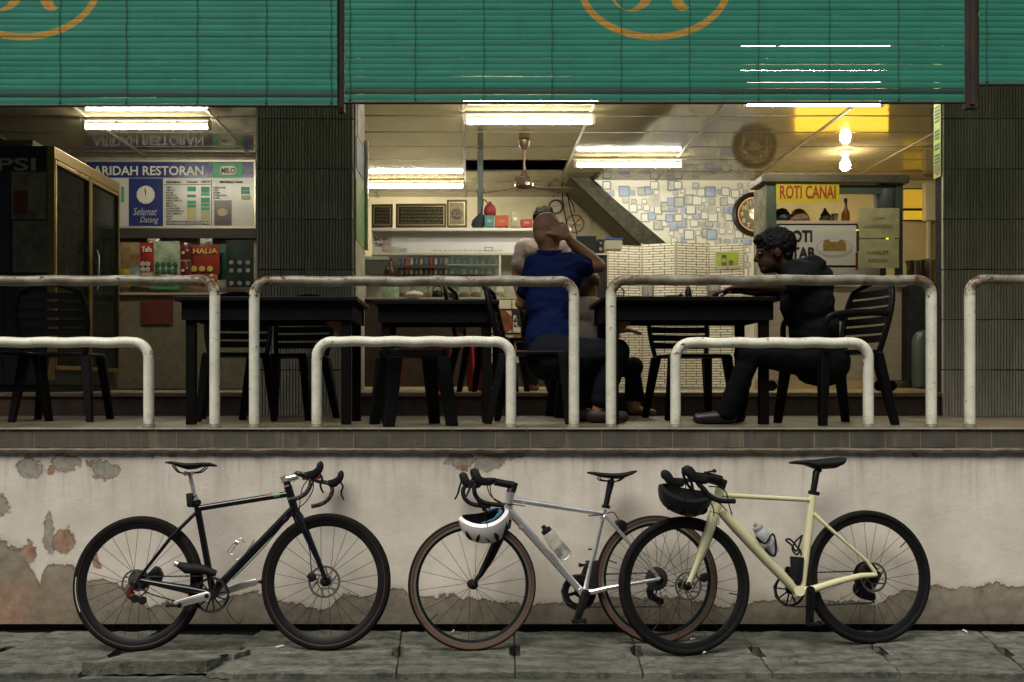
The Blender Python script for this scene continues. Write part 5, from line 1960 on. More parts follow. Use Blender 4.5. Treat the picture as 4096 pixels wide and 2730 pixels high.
# ------------------------------------------------------------------ hanging snack packs
def pack(label, px0, px1, py0, py1, d, c1, c2, spots=None, spot_c=None, txt=None, tc=(0.6, 0.55, 0.4)):
    v = W((px0 + px1) / 2, py1, d)
    t = thing('snack_pack', label, 'snack pack', v, group='packets hanging under the menu board')
    t.matrix_world = Matrix.Translation(v)
    a, c = W(px0, py1, d), W(px1, py0, d)
    w, h = (c.x - a.x) / 2, c.z - a.z
    nm = label.split()[0] + str(px0)
    rings = []
    mbp = MB()
    nx, nz = 8, 8
    vs, fs = [], []
    for s in (-1, 1):
        for j in range(nz + 1):
            for i in range(nx + 1):
                u, q = i / nx, j / nz
                bul = .02 * math.sin(math.pi * u) * math.sin(math.pi * q) + .004 * mnoise.noise(Vector((u * 5 + px0, q * 5, s)))
                vs.append(((u * 2 - 1) * w, s * max(bul, .001), q * h))
    n1 = (nx + 1) * (nz + 1)
    for s in (0, 1):
        for j in range(nz):
            for i in range(nx):
                q = s * n1 + j * (nx + 1) + i
                f = (q, q + 1, q + nx + 2, q + nx + 1)
                fs.append(f if s == 0 else f[::-1])
    mbp.add(vs, fs)
    obj('wrapper', mbp, M('wrap_' + nm, c1, .25, col2=c2, vscale=9, coat=.3), t, smooth=60)
    if spots:
        m = M('spot_' + nm, spot_c, .4)
        for (u, q, r) in spots:
            obj('printed_item', MB().lathe([(r, 0), (r * .8, .006)], ((u * 2 - 1) * w, -.019, q * h), axis=(0, -1, 0), seg=12), m, t)
    if txt:
        fit('pack_lettering', txt, M('pk_ink_' + nm, tc, .5), t, d - .025, px0 + 8, px1 - 8, py0 + (py1 - py0) * .12, py0 + (py1 - py0) * .3, bold=.02)
    return t


DP = 10.6
pack('brown and cream snack pack beside the fridge door', 482, 558, 970, 1095, DP, (0.30, 0.24, 0.10), (0.10, 0.04, 0.03))
pack('red snack pack with pale lettering', 559, 615, 972, 1095, DP, (0.26, 0.03, 0.025), (0.18, 0.02, 0.02), [(.25, .12, .03), (.6, .12, .03), (.25, .3, .03), (.6, .3, .03)], (0.35, 0.33, 0.26), 'Tafla')
pack('white and green snack pack with round dark sweets', 616, 718, 966, 1098, DP, (0.46, 0.46, 0.36), (0.10, 0.20, 0.10), [(.15 + .23 * k, q, .028) for k in range(4) for q in (.1, .29)], (0.03, 0.10, 0.05))
pack('red halia snack pack with gold lettering', 764, 878, 980, 1098, DP, (0.28, 0.03, 0.02), (0.14, 0.03, 0.02), [(.12 + .28 * k, .17, .035) for k in range(3)], (0.40, 0.30, 0.08), 'HALIA', (0.5, 0.35, 0.08))
pack('dark green snack pack behind the halia pack', 870, 915, 982, 1120, DP + .1, (0.03, 0.15, 0.08), (0.02, 0.06, 0.04))
pack('glossy black snack pack with silver sachets', 905, 1015, 962, 1150, DP, (0.018, 0.022, 0.022), (0.03, 0.045, 0.04), [(.2 + .3 * k, q, .026) for k in range(3) for q in (.08, .35, .52)], (0.22, 0.22, 0.2))
for k, (a, b_, c0, c1, col, col2, nm) in enumerate(((482, 520, 1075, 1150, (0.35, 0.28, 0.05), (0.2, 0.1, 0.02), 'small mustard packet low beside the fridge door'), (522, 560, 1070, 1140, (0.05, 0.16, 0.18), (0.3, 0.3, 0.25), 'small teal packet below the brown pack'),
        (562, 612, 1090, 1150, (0.40, 0.34, 0.25), (0.25, 0.05, 0.04), 'small cream packet below the red pack'), (640, 690, 1100, 1150, (0.05, 0.28, 0.10), (0.4, 0.4, 0.3), 'small green packet below the white pack'),
        (722, 764, 972, 1040, (0.16, 0.02, 0.03), (0.05, 0.01, 0.01), 'narrow maroon packet between white and red packs'), (722, 762, 1045, 1110, (0.42, 0.30, 0.05), (0.3, 0.1, 0.02), 'narrow orange packet below the maroon one'),
        (770, 818, 1100, 1155, (0.30, 0.05, 0.03), (0.4, 0.25, 0.08), 'small red packet below the halia pack'), (822, 868, 1098, 1150, (0.35, 0.12, 0.03), (0.1, 0.03, 0.02), 'small rust packet below the halia pack'),
        (590, 640, 955, 985, (0.40, 0.38, 0.30), (0.2, 0.1, 0.08), 'pale packet tucked behind the red pack'), (800, 850, 955, 985, (0.38, 0.36, 0.30), (0.1, 0.15, 0.2), 'pale packet tucked behind the halia pack'))):
    pack(nm, a, b_, c0, c1, DP + (.12 if 'behind' in nm else -.05), col, col2, [(.3, .4, .018), (.7, .55, .014)], (0.45, 0.42, 0.3))
ct = place('snack_counter', 'tiled counter below the hanging snack packs', 'counter', 760, 1190, 10.4)
sheet('counter_front', M('counter_tile_print', (0.22, 0.20, 0.14), .4, col2=(0.13, 0.12, 0.085), vscale=16), ct, 10.4, 470, 1040, 1180, 1555, .05)
sheet('counter_edge', M('counter_edge', (0.35, 0.30, 0.2), .4), ct, 10.36, 470, 1040, 1170, 1180, .5)
sheet('red_notice', M('notice_red', (0.10, 0.018, 0.012), .6, var=.3), ct, 10.38, 562, 690, 1200, 1297, .01)
sheet('green_strip', M('strip_green', (0.05, 0.22, 0.08), .5), ct, 10.34, 600, 715, 1140, 1158, .02)

# ------------------------------------------------------------------ drinks kiosk
KD = 10.4
ks = at_floor('drinks_kiosk', 'white drinks kiosk with a high shelf and glass cupboards', 'kiosk', 1880, KD, INNER)
sheet('top_shelf', ENAMEL, ks, KD - .12, 1484, 2285, 912, 924, .30, bev=.003)
sheet('shelf_edge', M('kiosk_trim', (0.62, 0.58, 0.46), .4), ks, KD - .06, 1490, 2280, 924.5, 929, .02)
WB = M('white_board_gloss', (0.76, 0.77, 0.76), .16, var=.04)
sheet('white_panel', WB, ks, KD, 1566, 2200, 930, 1013, .02)
sheet('payment_panel', M('payment_white', (0.66, 0.64, 0.55), .4), ks, KD, 1488, 1560, 923, 1014, .02)
sheet('panel_post', MATS['kiosk_trim'], ks, KD - .004, 1560.3, 1565.7, 924, 1016, .025)
sheet('lower_rail', MATS['kiosk_trim'], ks, KD - .01, 1486, 2430, 1014.5, 1020, .03)
fit('panel_lettering', 'BAYAR', DKI, ks, KD - .003, 1497, 1553, 949, 965, bold=.015)
fit('panel_lettering', 'TUNAI', DKI, ks, KD - .003, 1499, 1548, 972, 988, bold=.015)
sheet('stuck_photo', M('photo_print', (0.55, 0.52, 0.48), .4, col2=(0.25, 0.16, 0.12), vscale=22), ks, KD - .006, 1530, 1559, 962, 1008, .002)
sheet('stuck_paper', M('paper_curl', (0.62, 0.61, 0.55), .6, col2=(0.36, 0.38, 0.36), vscale=10), ks, KD - .008, 1566, 1594, 988, 1018, .002)
sheet('stuck_paper', M('paper_dim', (0.45, 0.47, 0.47), .6, var=.2), ks, KD - .008, 1596, 1628, 993, 1008, .002)
for k in range(14):
    sheet('small_print', M('print_line', (0.30, 0.30, 0.29), .6), ks, KD - .002, 1733 + 20 * k, 1748 + 20 * k, 1002, 1005, .002)
sheet('drawn_box', M('print_line', (0.3, 0.3, 0.29), .6), ks, KD - .003, 1938, 1972, 988, 1006, .002)
sheet('drawn_box_inner', WB, ks, KD - .005, 1942, 1968, 992, 1002, .002)
sheet('cupboard_back', M('cupboard_grey', (0.30, 0.31, 0.25), .5, var=.3, vscale=9), ks, KD + .25, 1486, 2200, 1020, 1110, .02)
sheet('middle_shelf', M('shelf_dark', (0.06, 0.045, 0.03), .5), ks, KD, 1590, 1790, 1061, 1073, .25)
sheet('glass_shelf', M('shelf_glass', (0.35, 0.42, 0.36), .2), ks, KD, 1790, 1995, 1058, 1062, .25)
GL = M('cupboard_glass', (0.7, 0.85, 0.8), .05, trans=.9, ior=1.1, alpha=.35)
sheet('cupboard_door', GL, ks, KD - .01, 1785, 1995, 1022, 1098, .004)
sheet('cupboard_post', MATS['kiosk_trim'], ks, KD - .012, 1996, 2004, 1020, 1190, .03)
sheet('cupboard_post', MATS['kiosk_trim'], ks, KD - .012, 1455, 1462, 1010, 1190, .03)
sheet('microwave_front', M('microwave_black', (0.10, 0.105, 0.085), .25), ks, KD - .1, 1462, 1548, 1040, 1100, .3)
sheet('microwave_trim', M('microwave_trim', (0.45, 0.44, 0.36), .4), ks, KD - .11, 1460, 1552, 1026, 1039, .3)
sheet('counter_top', M('kiosk_counter', (0.42, 0.40, 0.30), .3), ks, KD - .45, 1440, 2290, 1190, 1197, .75)
sheet('counter_body', M('kiosk_body', (0.05, 0.035, 0.025), .5, var=.3), ks, KD - .42, 1440, 2290, 1197.5, 1548, .7)
sheet('backsplash', M('splash_dim', (0.33, 0.32, 0.24), .4, var=.3), ks, KD + .22, 1440, 2200, 1111, 1190, .03)
dk = place('sideboard', 'black sideboard carrying the loudspeakers beside the woven screen', 'sideboard', 2360, 1540, 10.42)
sheet('cabinet', M('sideboard_black', (0.02, 0.018, 0.016), .35), dk, 10.42, 2205, 2428, 1021, 1548, .5)
sheet('door_gap', M('gap_grey', (0.10, 0.10, 0.09), .5), dk, 10.415, 2370, 2384, 1110, 1170, .004)

# cups and jars
cup_cols = [(0.10, 0.14, 0.30), (0.35, 0.06, 0.04), (0.40, 0.38, 0.33), (0.14, 0.16, 0.28), (0.30, 0.29, 0.26)]
cnt = 0
for row, (py, h) in enumerate(((1060, 24), (1097, 20))):
    for k in range(10):
        px = 1606 + k * 19.5
        v = W(px, py, KD + .06)
        t = thing('cup', ('%s cup in the %s row of the kiosk cupboard' % (['first', 'second', 'third', 'fourth', 'fifth', 'sixth', 'seventh', 'eighth', 'ninth', 'tenth'][k], 'upper' if row == 0 else 'lower')), 'cup', v, group='cups in the kiosk cupboard')
        r, hh = .022, h / FPX * KD
        obj('cup_body', MB().lathe([(.015, 0), (r, hh * .5), (r * 1.05, hh), (r * .9, hh), (.013, .006)], seg=12), M('cup_%d' % (cnt % 5), cup_cols[cnt % 5], .2), t, smooth=40)
        obj('cup_rim', MB().ringsweep((0, 0, hh), r * 1.03, r * 1.03, [(0, -.002), (.002, 0), (0, .002), (-.002, 0)], 12, u=(1, 0, 0), v=(0, 1, 0), w=(0, 0, 1)), M('cup_rim', (0.5, 0.48, 0.42), .3), t)
        cnt += 1
gl_cols = [(0.20, 0.32, 0.28), (0.34, 0.36, 0.22), (0.16, 0.26, 0.30), (0.40, 0.38, 0.30)]
for row, (py, h) in enumerate(((1057, 26), (1097, 24))):
    for k in range(8):
        px = 1806 + k * 25
        v = W(px, py, KD + .10)
        t = thing('tumbler', '%s green tinted tumbler in the %s row behind the cupboard glass' % (['first', 'second', 'third', 'fourth', 'fifth', 'sixth', 'seventh', 'eighth'][k], 'upper' if row == 0 else 'lower'), 'glass', v, group='tumblers behind the cupboard glass')
        hh = (h - (k * 7 + row * 5) % 9) / FPX * KD
        obj('tumbler_body', MB().lathe([(.022, 0), (.026, hh), (.023, hh), (.019, .006)], seg=12), M('tumbler_%d' % ((k + row) % 4), gl_cols[(k + row) % 4], .15), t, smooth=40)
JG = M('jar_glass', (0.80, 0.80, 0.70), .08, trans=.85, ior=1.15)
JL = M('jar_lid_red', (0.42, 0.03, 0.02), .35)
jars = [(1619, (0.20, 0.12, 0.05), 'tan biscuits, beside the green packet'), (1684, (0.35, 0.30, 0.2), 'pale crackers, behind the white tray'), (1732, (0.30, 0.14, 0.05), 'amber sweets, behind the small bottle'),
        (1785, (0.25, 0.2, 0.12), 'brown snacks, right beside the black kettle'), (1857, (0.14, 0.03, 0.03), 'dark red sweets'), (1903, (0.10, 0.04, 0.03), 'dark dates, its lid clear'), (2000, (0.5, 0.42, 0.3), 'cream sticks, nearest the bald man')]
for px, col, what in jars:
    v = W(px, 1190, 10.15)
    t = thing('snack_jar', 'clear jar with %s lid holding %s' % ('a' if 'clear' in what else 'a red', what), 'jar', v, group='jars on the kiosk counter')
    obj('glass', MB().lathe([(.001, .001), (.055, .002), (.06, .015), (.06, .085), (.05, .105), (.048, .112)], seg=20), JG, t, smooth=40)
    obj('contents', MB().lathe([(.001, .006), (.05, .007), (.053, .03), (.03, .05), (.001, .055)], seg=14), M('jar_fill_%d' % px, col, .7, var=.5, vscale=60, bump=.5), t, smooth=30)
    obj('lid', MB().lathe([(.052, .112), (.054, .114), (.054, .135), (.05, .139), (.001, .139)], seg=20), JL if 'clear' not in what else JG, t, smooth=30)


def simple(name, label, cat, px, py, d, parts_):
    v = W(px, py, d)
    t = thing(name, label, cat, v)
    for nm, mbx, mt in parts_:
        obj(nm, mbx, mt, t, smooth=45)
    return t


simple('serving_tray', 'white oval covered tray between the food jars', 'tray', 1657, 1191, 9.98, [('dish', MB().lathe([(.05, 0), (.085, .012), (.10, .03), (.095, .034)], seg=28, ex=1.0, ey=.7), ENAMEL), ('cover', MB().lathe([(.095, .035), (.08, .055), (.03, .068), (.008, .07), (.008, .082), (.001, .083)], seg=28, ex=1.0, ey=.7), ENAMEL)])
simple('small_bottle', 'small clear bottle with a green cap beside the white tray', 'bottle', 1716, 1191, 9.98, [('flask', MB().lathe([(.03, 0), (.036, .01), (.036, .045), (.014, .07), (.012, .078)], seg=18), JG), ('cap', MB().lathe([(.014, .078), (.014, .092), (.001, .093)], seg=14), M('cap_green', (0.10, 0.32, 0.20), .4))])
simple('kettle', 'black kettle among the food jars', 'kettle', 1750, 1191, 10.0, [('pot', MB().lathe([(.05, 0), (.06, .015), (.058, .05), (.04, .068), (.001, .075)], seg=20), BLKSAT), ('handle', MB().tube(spline([(-.05, 0, .06), (-.03, 0, .11), (.03, 0, .11), (.05, 0, .06)], 6), .006, 8), BLKSAT), ('spout', MB().tube([(.05, 0, .03), (.085, 0, .065)], [.014, .008], 8), BLKSAT)])
simple('bread_packet', 'white and green bread packet on the kiosk counter', 'packet', 1562, 1191, 10.0, [('wrapper', MB().loft([[(x * .085 * s, y * .05 * s, z) for x, y in ((-1, -.6), (-.6, -1), (.6, -1), (1, -.6), (1, .6), (.6, 1), (-.6, 1), (-1, .6))] for z, s in ((0, .9), (.03, 1), (.11, .98), (.13, .8))]), M('packet_white', (0.6, 0.6, 0.52), .35, col2=(0.10, 0.34, 0.10), vscale=13)), ('twist', MB().lathe([(.02, .13), (.01, .145), (.025, .16)], seg=10), MATS['packet_white'])])
simple('coffee_jar', 'dark coffee flask standing by the microwave', 'flask', 1562, 1100, 10.3, [('pot', MB().lathe([(.045, 0), (.05, .02), (.045, .08), (.02, .11), (.015, .15)], seg=18), M('flask_brown', (0.08, 0.035, 0.02), .25)), ('knob', MB().ball((0, 0, .155), .018), BLKSAT)])

# things standing on the high shelf
SH = 912


def framed(label, px0, px1, py0, py1, d, style, lean=0.0):
    a, c = W(px0, py1, d), W(px1, py0, d)
    t = thing('framed_picture', label, 'picture', ((a.x + c.x) / 2, d, a.z + .001), (R(-4), 0, 0), 'framed pictures on the kiosk shelf')
    w, h = (c.x - a.x) / 2, c.z - a.z
    f = MB()
    e = .022
    for s in (-1, 1):
        f.box(s * w, s * (w - e), -.012, .012, 0, h)
    f.box(-w + e, w - e, -.012, .012, 0, e)
    f.box(-w + e, w - e, -.012, .012, h - e, h)
    obj('frame', f, M('frame_dark_wood', (0.06, 0.04, 0.02), .4, var=.3), t, bev=.003)
    g2 = MB()
    e2 = .008
    for s in (-1, 1):
        g2.box(s * (w - e), s * (w - e - e2), -.010, .008, e, h - e)
    g2.box(-w + e + e2, w - e - e2, -.010, .008, e, e + e2)
    g2.box(-w + e + e2, w - e - e2, -.010, .008, h - e - e2, h - e)
    obj('gold_slip', g2, M('slip_gold', (0.50, 0.42, 0.22), .35, metal=.6), t)
    obj('backing', MB().box(-w + e, w - e, -.004, .006, e, h - e), M('mount_%s' % style, {'dark': (0.035, 0.030, 0.018), 'wide': (0.035, 0.032, 0.018), 'round': (0.22, 0.17, 0.08)}[style], .25, var=.3, vscale=25), t)
    ink_ = M('calligraphy_gold', (0.26, 0.21, 0.10), .4)
    rnd = random.Random(px0)
    if style == 'round':
        obj('roundel', MB().lathe([(w * .55, 0), (w * .55, .002)], (0, -.005, h * .48), axis=(0, -1, 0), seg=28), M('roundel_dark', (0.05, 0.04, 0.022), .4), t)
        rows = [(h * .48, w * .4)]
    else:
        rows = [(e + (h - 2 * e) * (k + .7) / 5.6, w * (.8 if style == 'wide' else .55)) for k in range(5)]
    for (z, ww) in rows:
        x = -ww
        while x < ww:
            q = rnd.uniform(.012, .03)
            hh = rnd.uniform(.008, .016) if style != 'round' else rnd.uniform(.03, .05)
            pts = spline([(x, -.0075, z - hh * .3), (x + q * .3, -.0075, z - hh * .6), (x + q * .7, -.0075, z + hh * .2), (x + q * .8, -.0075, z + hh)], 3)
            obj('calligraphy_stroke', MB().tube(pts, .0022 if style != 'round' else .004, 5), ink_, t)
            x += q * (1.25 if style != 'round' else 1.0)
    return t


framed('small dark framed verse at the pillar end of the kiosk shelf', 1486, 1571, 818, 911, KD - .02, 'dark')
framed('wide framed verse with rows of gold script', 1583, 1785, 816, 911, KD - .02, 'wide')
framed('upright framed roundel with gold emblem', 1787, 1868, 800, 911, KD - .02, 'round')


def carton(label, px0, px1, py0, d, c1, lid=None, name='carton', cat='box', rad=.006):
    a, c = W(px0, SH - .5, d), W(px1, py0, d)
    t = thing(name, label, cat, ((a.x + c.x) / 2, d, a.z + .001))
    w, h = (c.x - a.x) / 2, c.z - a.z
    obj('box_body', MB().box(-w, w, -.06, .06, 0, h), M('card_%d' % px0, c1, .5, var=.15), t, bev=rad)
    obj('box_label', MB().box(-w * .45, w * .45, -.0625, -.0605, h * .4, h * .62), M('card_lab_%d' % px0, lid or tuple(min(1, v * 1.8 + .05) for v in c1), .5), t)
    return t


carton('teal box under the red bag on the kiosk shelf', 1938, 1976, 866, KD - .02, (0.06, 0.20, 0.19))
carton('orange red box on the kiosk shelf', 1980, 2034, 866, KD - .02, (0.42, 0.07, 0.025), (0.5, 0.2, 0.05))
carton('tall beige carton on the kiosk shelf', 2043, 2077, 850, KD - .02, (0.42, 0.38, 0.26))
carton('low red carton beside the standing man', 2083, 2128, 880, KD - .02, (0.40, 0.03, 0.03), (0.4, 0.3, 0.2))
bag = thing('black_bag', 'slumped black bag on the kiosk shelf behind the teal box', 'bag', W(1912, SH - 1, KD + .0))
obj('bag_body', MB().loft([[(.07 * s * math.cos(a) + o_, .05 * s * math.sin(a), z) for a in [k * math.pi / 6 for k in range(12)]] for z, s, o_ in ((0, .9, 0), (.03, 1.05, 0), (.08, 1.0, .01), (.12, .7, .03), (.15, .3, .03))]), M('bag_cloth_dark', (0.02, 0.026, 0.03), .8, bump=.4), bag, smooth=50)
obj('strap', MB().tube(spline([(.03, 0, .14), (.05, 0, .24), (.07, 0, .30), (.16, 0, .18)], 6), .006, 6), BLKMAT, bag)
rb = thing('red_bag', 'crumpled red bag on top of the teal box', 'bag', W(1960, 866, KD - .0))
obj('bag_body', MB().loft([[(.065 * s * math.cos(a) * (1 + .12 * math.sin(3 * a)), .05 * s * math.sin(a), z) for a in [k * math.pi / 7 for k in range(14)]] for z, s in ((0, .7), (.025, 1.0), (.07, 1.05), (.11, .8), (.135, .35))]), M('bag_red', (0.20, 0.02, 0.025), .6, var=.4, vscale=12, bump=.4), rb, smooth=50)
obj('knot', MB().ball((0.0, 0, .14), .02), MATS['bag_red'], rb, smooth=50)
pp = at_floor('wall_pipe', 'dark square pipe running up the cream wall behind the kiosk shelf', 'pipe', 1921, 10.75, INNER)
obj('pipe', MB().box(-.032, .032, -.03, .03, 0, CEIL - INNER - .01), M('pipe_dark', (0.045, 0.06, 0.06), .5), pp, bev=.004)
obj('pipe_bracket', MB().box(-.045, .045, -.034, .03, 2.2, 2.23), MATS['pipe_dark'], pp)


# clocks and round sign
def wall_clock(label, px, py, d, r, style):
    v = W(px, py, d)
    t = thing('wall_clock', label, 'clock', v)
    fc = M('clock_face_%s' % style, (0.60, 0.57, 0.44) if style == 'small' else (0.06, 0.045, 0.02), .3)
    obj('dial', MB().lathe([(r * .78, 0), (r * .78, .01)], axis=(0, -1, 0), seg=36), fc, t)
    ringm = M('clock_rim_%s' % style, (0.14, 0.07, 0.045) if style == 'small' else (0.022, 0.016, 0.010), .4, var=.4, vscale=20, bump=.3 if style != 'small' else 0, bscale=40)
    ring = MB()
    ring.ringsweep((0, -.012, 0), r * .88, r * .88, [(-r * .12, .012), (-r * .10, -.012), (0, -.026), (r * .10, -.012), (r * .12, .012)], 48)
    obj('rim', ring, ringm, t, smooth=40)
    mk = M('clock_mark_%s' % style, (0.05, 0.04, 0.03) if style == 'small' else (0.55, 0.45, 0.22), .4)
    if style == 'small':
        for k in range(12):
            a = k * math.pi / 6
            p = Vector((math.sin(a), 0, math.cos(a))) * r * .66
            obj('hour_mark', MB().box(p.x - .003, p.x + .003, -.0125, -.0105, p.z - .005, p.z + .005), mk, t)
    else:
        obj('inner_gold_ring', MB().ringsweep((0, -.014, 0), r * .74, r * .74, [(-.008, -.003), (.008, -.003), (.008, .003), (-.008, .003)], 40), M('clock_gold', (0.40, 0.22, 0.10), .35, metal=.6), t, smooth=40)
        for k in range(1, 13):
            a = k * math.pi / 6
            p = Vector((math.sin(a), 0, math.cos(a))) * r * .57
            o = text('numeral', str(k), mk, t, (p.x - .03 * (1 if k > 9 else .55), -.0125, p.z - .025), .075, bold=.004)
        obj('centre_disc', MB().lathe([(r * .25, .010), (r * .25, .013)], axis=(0, -1, 0), seg=24), M('clock_shine', (0.5, 0.45, 0.33), .15, metal=.5), t)
    for a, L, w_ in ((55, .5, .012), (-60, .38, .016)):
        p = Vector((math.sin(R(a)), 0, math.cos(R(a)))) * r * L
        obj('hand', MB().bar((0, -.0155, 0), (p.x, -.0155, p.z), r * .05, .002), mk, t)
    return t


wall_clock('small round clock with pale dial on the cream wall', 2222, 829, 13.44, .105, 'small')
wall_clock('large dark ornate clock half hidden by the food stall', 3018, 858, 12.33, .285, 'big')
v = W(2300, 896, 13.42)
ns = thing('no_smoking_sign', 'round red no smoking sign on the cream wall under the stair', 'sign', v)
obj('sign_board', MB().box(-.16, .22, 0, .01, -.20, .19), M('sign_card', (0.50, 0.45, 0.30), .5), ns)
SR = M('sign_red', (0.36, 0.085, 0.045), .4)
obj('red_ring', MB().ringsweep((0, -.002, 0), .122, .122, [(-.012, -.002), (.012, -.002), (.012, .002), (-.012, .002)], 40), SR, ns)
obj('red_bar', MB().bar((-.08, -.006, -.08), (.08, -.006, .08), .018, .003), SR, ns)
obj('cigarette', MB().box(-.075, .085, -.004, -.001, .005, .028), M('sign_white', (0.75, 0.72, 0.6), .4), ns)
fit('sign_lettering', 'JANGAN MEROKOK', DKI, ns, 13.417, 2278, 2325, 898, 906)
cbl = thing('hanging_cable', 'loose black cables drooping down the wall by the stair', 'cable', W(2255, 790, 12.9))
for k, pts in enumerate(([(2250, 770), (2252, 820), (2262, 870), (2275, 935)], [(2270, 770), (2280, 830), (2300, 900), (2308, 942)], [(2262, 775), (2290, 815), (2298, 850)])):
    P_ = spline([W(a, c, 12.95) - W(2255, 790, 12.9) for a, c in pts], 6)
    obj('cable', MB().tube(P_, .008, 6), BLKMAT, cbl, smooth=50)
# loudspeakers
for lab, a, c, top, big in (('wide black loudspeaker on the sideboard', 2305, 2386, 944, True), ('slim black loudspeaker with silver cones', 2390, 2416, 957, False), ('slim black loudspeaker half hidden by the bald man', 2256, 2298, 960, False)):
    p0, p1 = W(a, 1014, 10.5), W(c, top, 10.5)
    t = thing('loudspeaker', lab, 'loudspeaker', ((p0.x + p1.x) / 2, 10.5, p0.z), group='loudspeakers on the sideboard')
    w, h = (p1.x - p0.x) / 2, p1.z - p0.z
    obj('cabinet', MB().box(-w, w, 0, .16, 0, h), M('speaker_black', (0.012, 0.012, 0.012), .3), t, bev=.006)
    for z, r in ((.30, .30), (.72, .2)) if not big else ((.5, .3),):
        r = r * w * (1.8 if not big else 1)
        obj('cone', MB().lathe([(r, 0), (r * .9, .006), (r * .3, -.006), (r * .15, .004)], (0, -.002, z * h), axis=(0, -1, 0), seg=20), M('cone_silver' if not big else 'cone_dark', (0.5, 0.5, 0.46) if not big else (0.02, 0.02, 0.02), .3, metal=.8 if not big else 0), t, smooth=40)
bo = thing('lidded_box', 'clear storage box with a blue lid beside the woven screen', 'box', W(2455, 1000, 10.9))
obj('tub', MB().box(-.10, .09, -.05, .1, 0, .10), M('tub_clear', (0.45, 0.42, 0.3), .3), bo, bev=.006)
obj('lid', MB().box(-.105, .095, -.055, .105, .101, .125), M('lid_blue', (0.02, 0.06, 0.30), .4), bo, bev=.006)

# ------------------------------------------------------------------ woven folding screen
g = G('woven_strips')
tc = g.n('ShaderNodeTexCoord').outputs['Object']
br = g.n('ShaderNodeTexBrick')
x_, y_, z_ = g.sep(tc)
g.L(g.vec(x_, z_, 0.0), br.inputs['Vector'])
br.inputs['Scale'].default_value = 1.0
br.inputs['Brick Width'].default_value = .135
br.inputs['Row Height'].default_value = .031
br.inputs['Mortar Size'].default_value = .0046
br.inputs['Mortar Smooth'].default_value = .2
br.offset = .37
br.offset_frequency = 3
g.put(br.inputs['Color1'], (0.84, 0.80, 0.66))
g.put(br.inputs['Color2'], (0.76, 0.72, 0.57))
g.put(br.inputs['Mortar'], (0.10, 0.09, 0.065))
g.set('Base Color', br.outputs['Color'])
g.set('Roughness', .5)
g.bump(br.outputs['Fac'], -.6, .006)
WOVEN = g.m
fs_ = at_floor('folding_screen', 'four panel folding screen woven from pale strips', 'screen', 2700, 11.45, INNER)
edges = [(2430, 11.44), (2568, 11.56), (2702, 11.42), (2835, 11.54), (2975, 11.42)]
tops = (983, 975, 973, 977, 980)
for k in range(4):
    (pa, da), (pb, db) = edges[k], edges[k + 1]
    a, c = Vector((wx(pa, da), da, INNER + .03)), Vector((wx(pb, db), db, INNER + .03))
    ztop = wz(tops[k], (da + db) / 2)
    w = (c - a).length
    pn = obj('screen_panel', MB().box(.012, w - .012, -.008, .008, .0, ztop - INNER - .03), WOVEN, fs_)
    pn.matrix_basis = fs_.matrix_world.inverted() @ Matrix.Translation(a) @ Matrix.Rotation(math.atan2(c.y - a.y, c.x - a.x), 4, 'Z')
    for xx in (0, w):
        obj('panel_edge', MB().box(xx - .011, xx + .011, -.011, .011, -.03, ztop - INNER - .02), M('screen_edge', (0.45, 0.40, 0.28), .5), pn)
gp = place('green_poster', 'small green drinks poster pinned to the woven screen', 'poster', 2909, 1065, 11.36)
sheet('paper', M('poster_margin', (0.62, 0.58, 0.40), .5), gp, 11.37, 2858, 2960, 1005, 1070, .003)
sheet('print', M('poster_green', (0.30, 0.40, 0.04), .5, var=.25, vscale=14), gp, 11.367, 2864, 2954, 1010, 1064, .002)
PDK = M('poster_glass', (0.10, 0.08, 0.02), .5)
sheet('printed_jug', PDK, gp, 11.364, 2887, 2906, 1020, 1062, .002)
sheet('printed_mug', PDK, gp, 11.364, 2916, 2932, 1043, 1062, .002)
sheet('printed_band', M('poster_glass_light', (0.4, 0.38, 0.12), .5), gp, 11.362, 2889, 2904, 1034, 1050, .001)

# ------------------------------------------------------------------ counter poster with food
cpz = at_floor('food_poster', 'white menu poster with a dish of food on the counter front', 'poster', 2020, 9.9, INNER)
sheet('paper', M('poster_paper', (0.62, 0.58, 0.42), .4), cpz, 9.9, 1962, 2085, 1200, 1452, .01)
for a in ((1962, 2085, 1236, 1241), (1962, 2085, 1332, 1338), (2046, 2049, 1200, 1340), (1962, 2085, 1418, 1424)):
    sheet('rule', DKI, cpz, 9.895, *a, .004)
c = W(2010, 1288, 9.89)
local(obj('dish_photo', MB().prism([(c.x + .105 * math.cos(a) * (1 + .05 * math.sin(5 * a)), c.z + .115 * math.sin(a) * (1 + .05 * math.cos(4 * a))) for a in [k * math.pi / 14 for k in range(28)]], 9.892, .004), M('dish_brown', (0.30, 0.07, 0.02), .5, col2=(0.10, 0.05, 0.02), vscale=11), cpz), cpz)
sheet('black_panel', DKI, cpz, 9.893, 2049, 2085, 1242, 1330, .004)
fit('poster_lettering', 'P.', LW, cpz, 9.889, 2054, 2070, 1262, 1283, bold=.03)
fit('poster_lettering', 'M.', LW, cpz, 9.889, 2052, 2074, 1288, 1308, bold=.03)
sheet('paper_strip', MATS['poster_paper'], cpz, 9.889, 2051, 2082, 1310, 1331, .004)
sheet('noodle_photo', M('noodle_orange', (0.36, 0.15, 0.05), .5, var=.5, vscale=20), cpz, 9.893, 2052, 2085, 1340, 1410, .004)

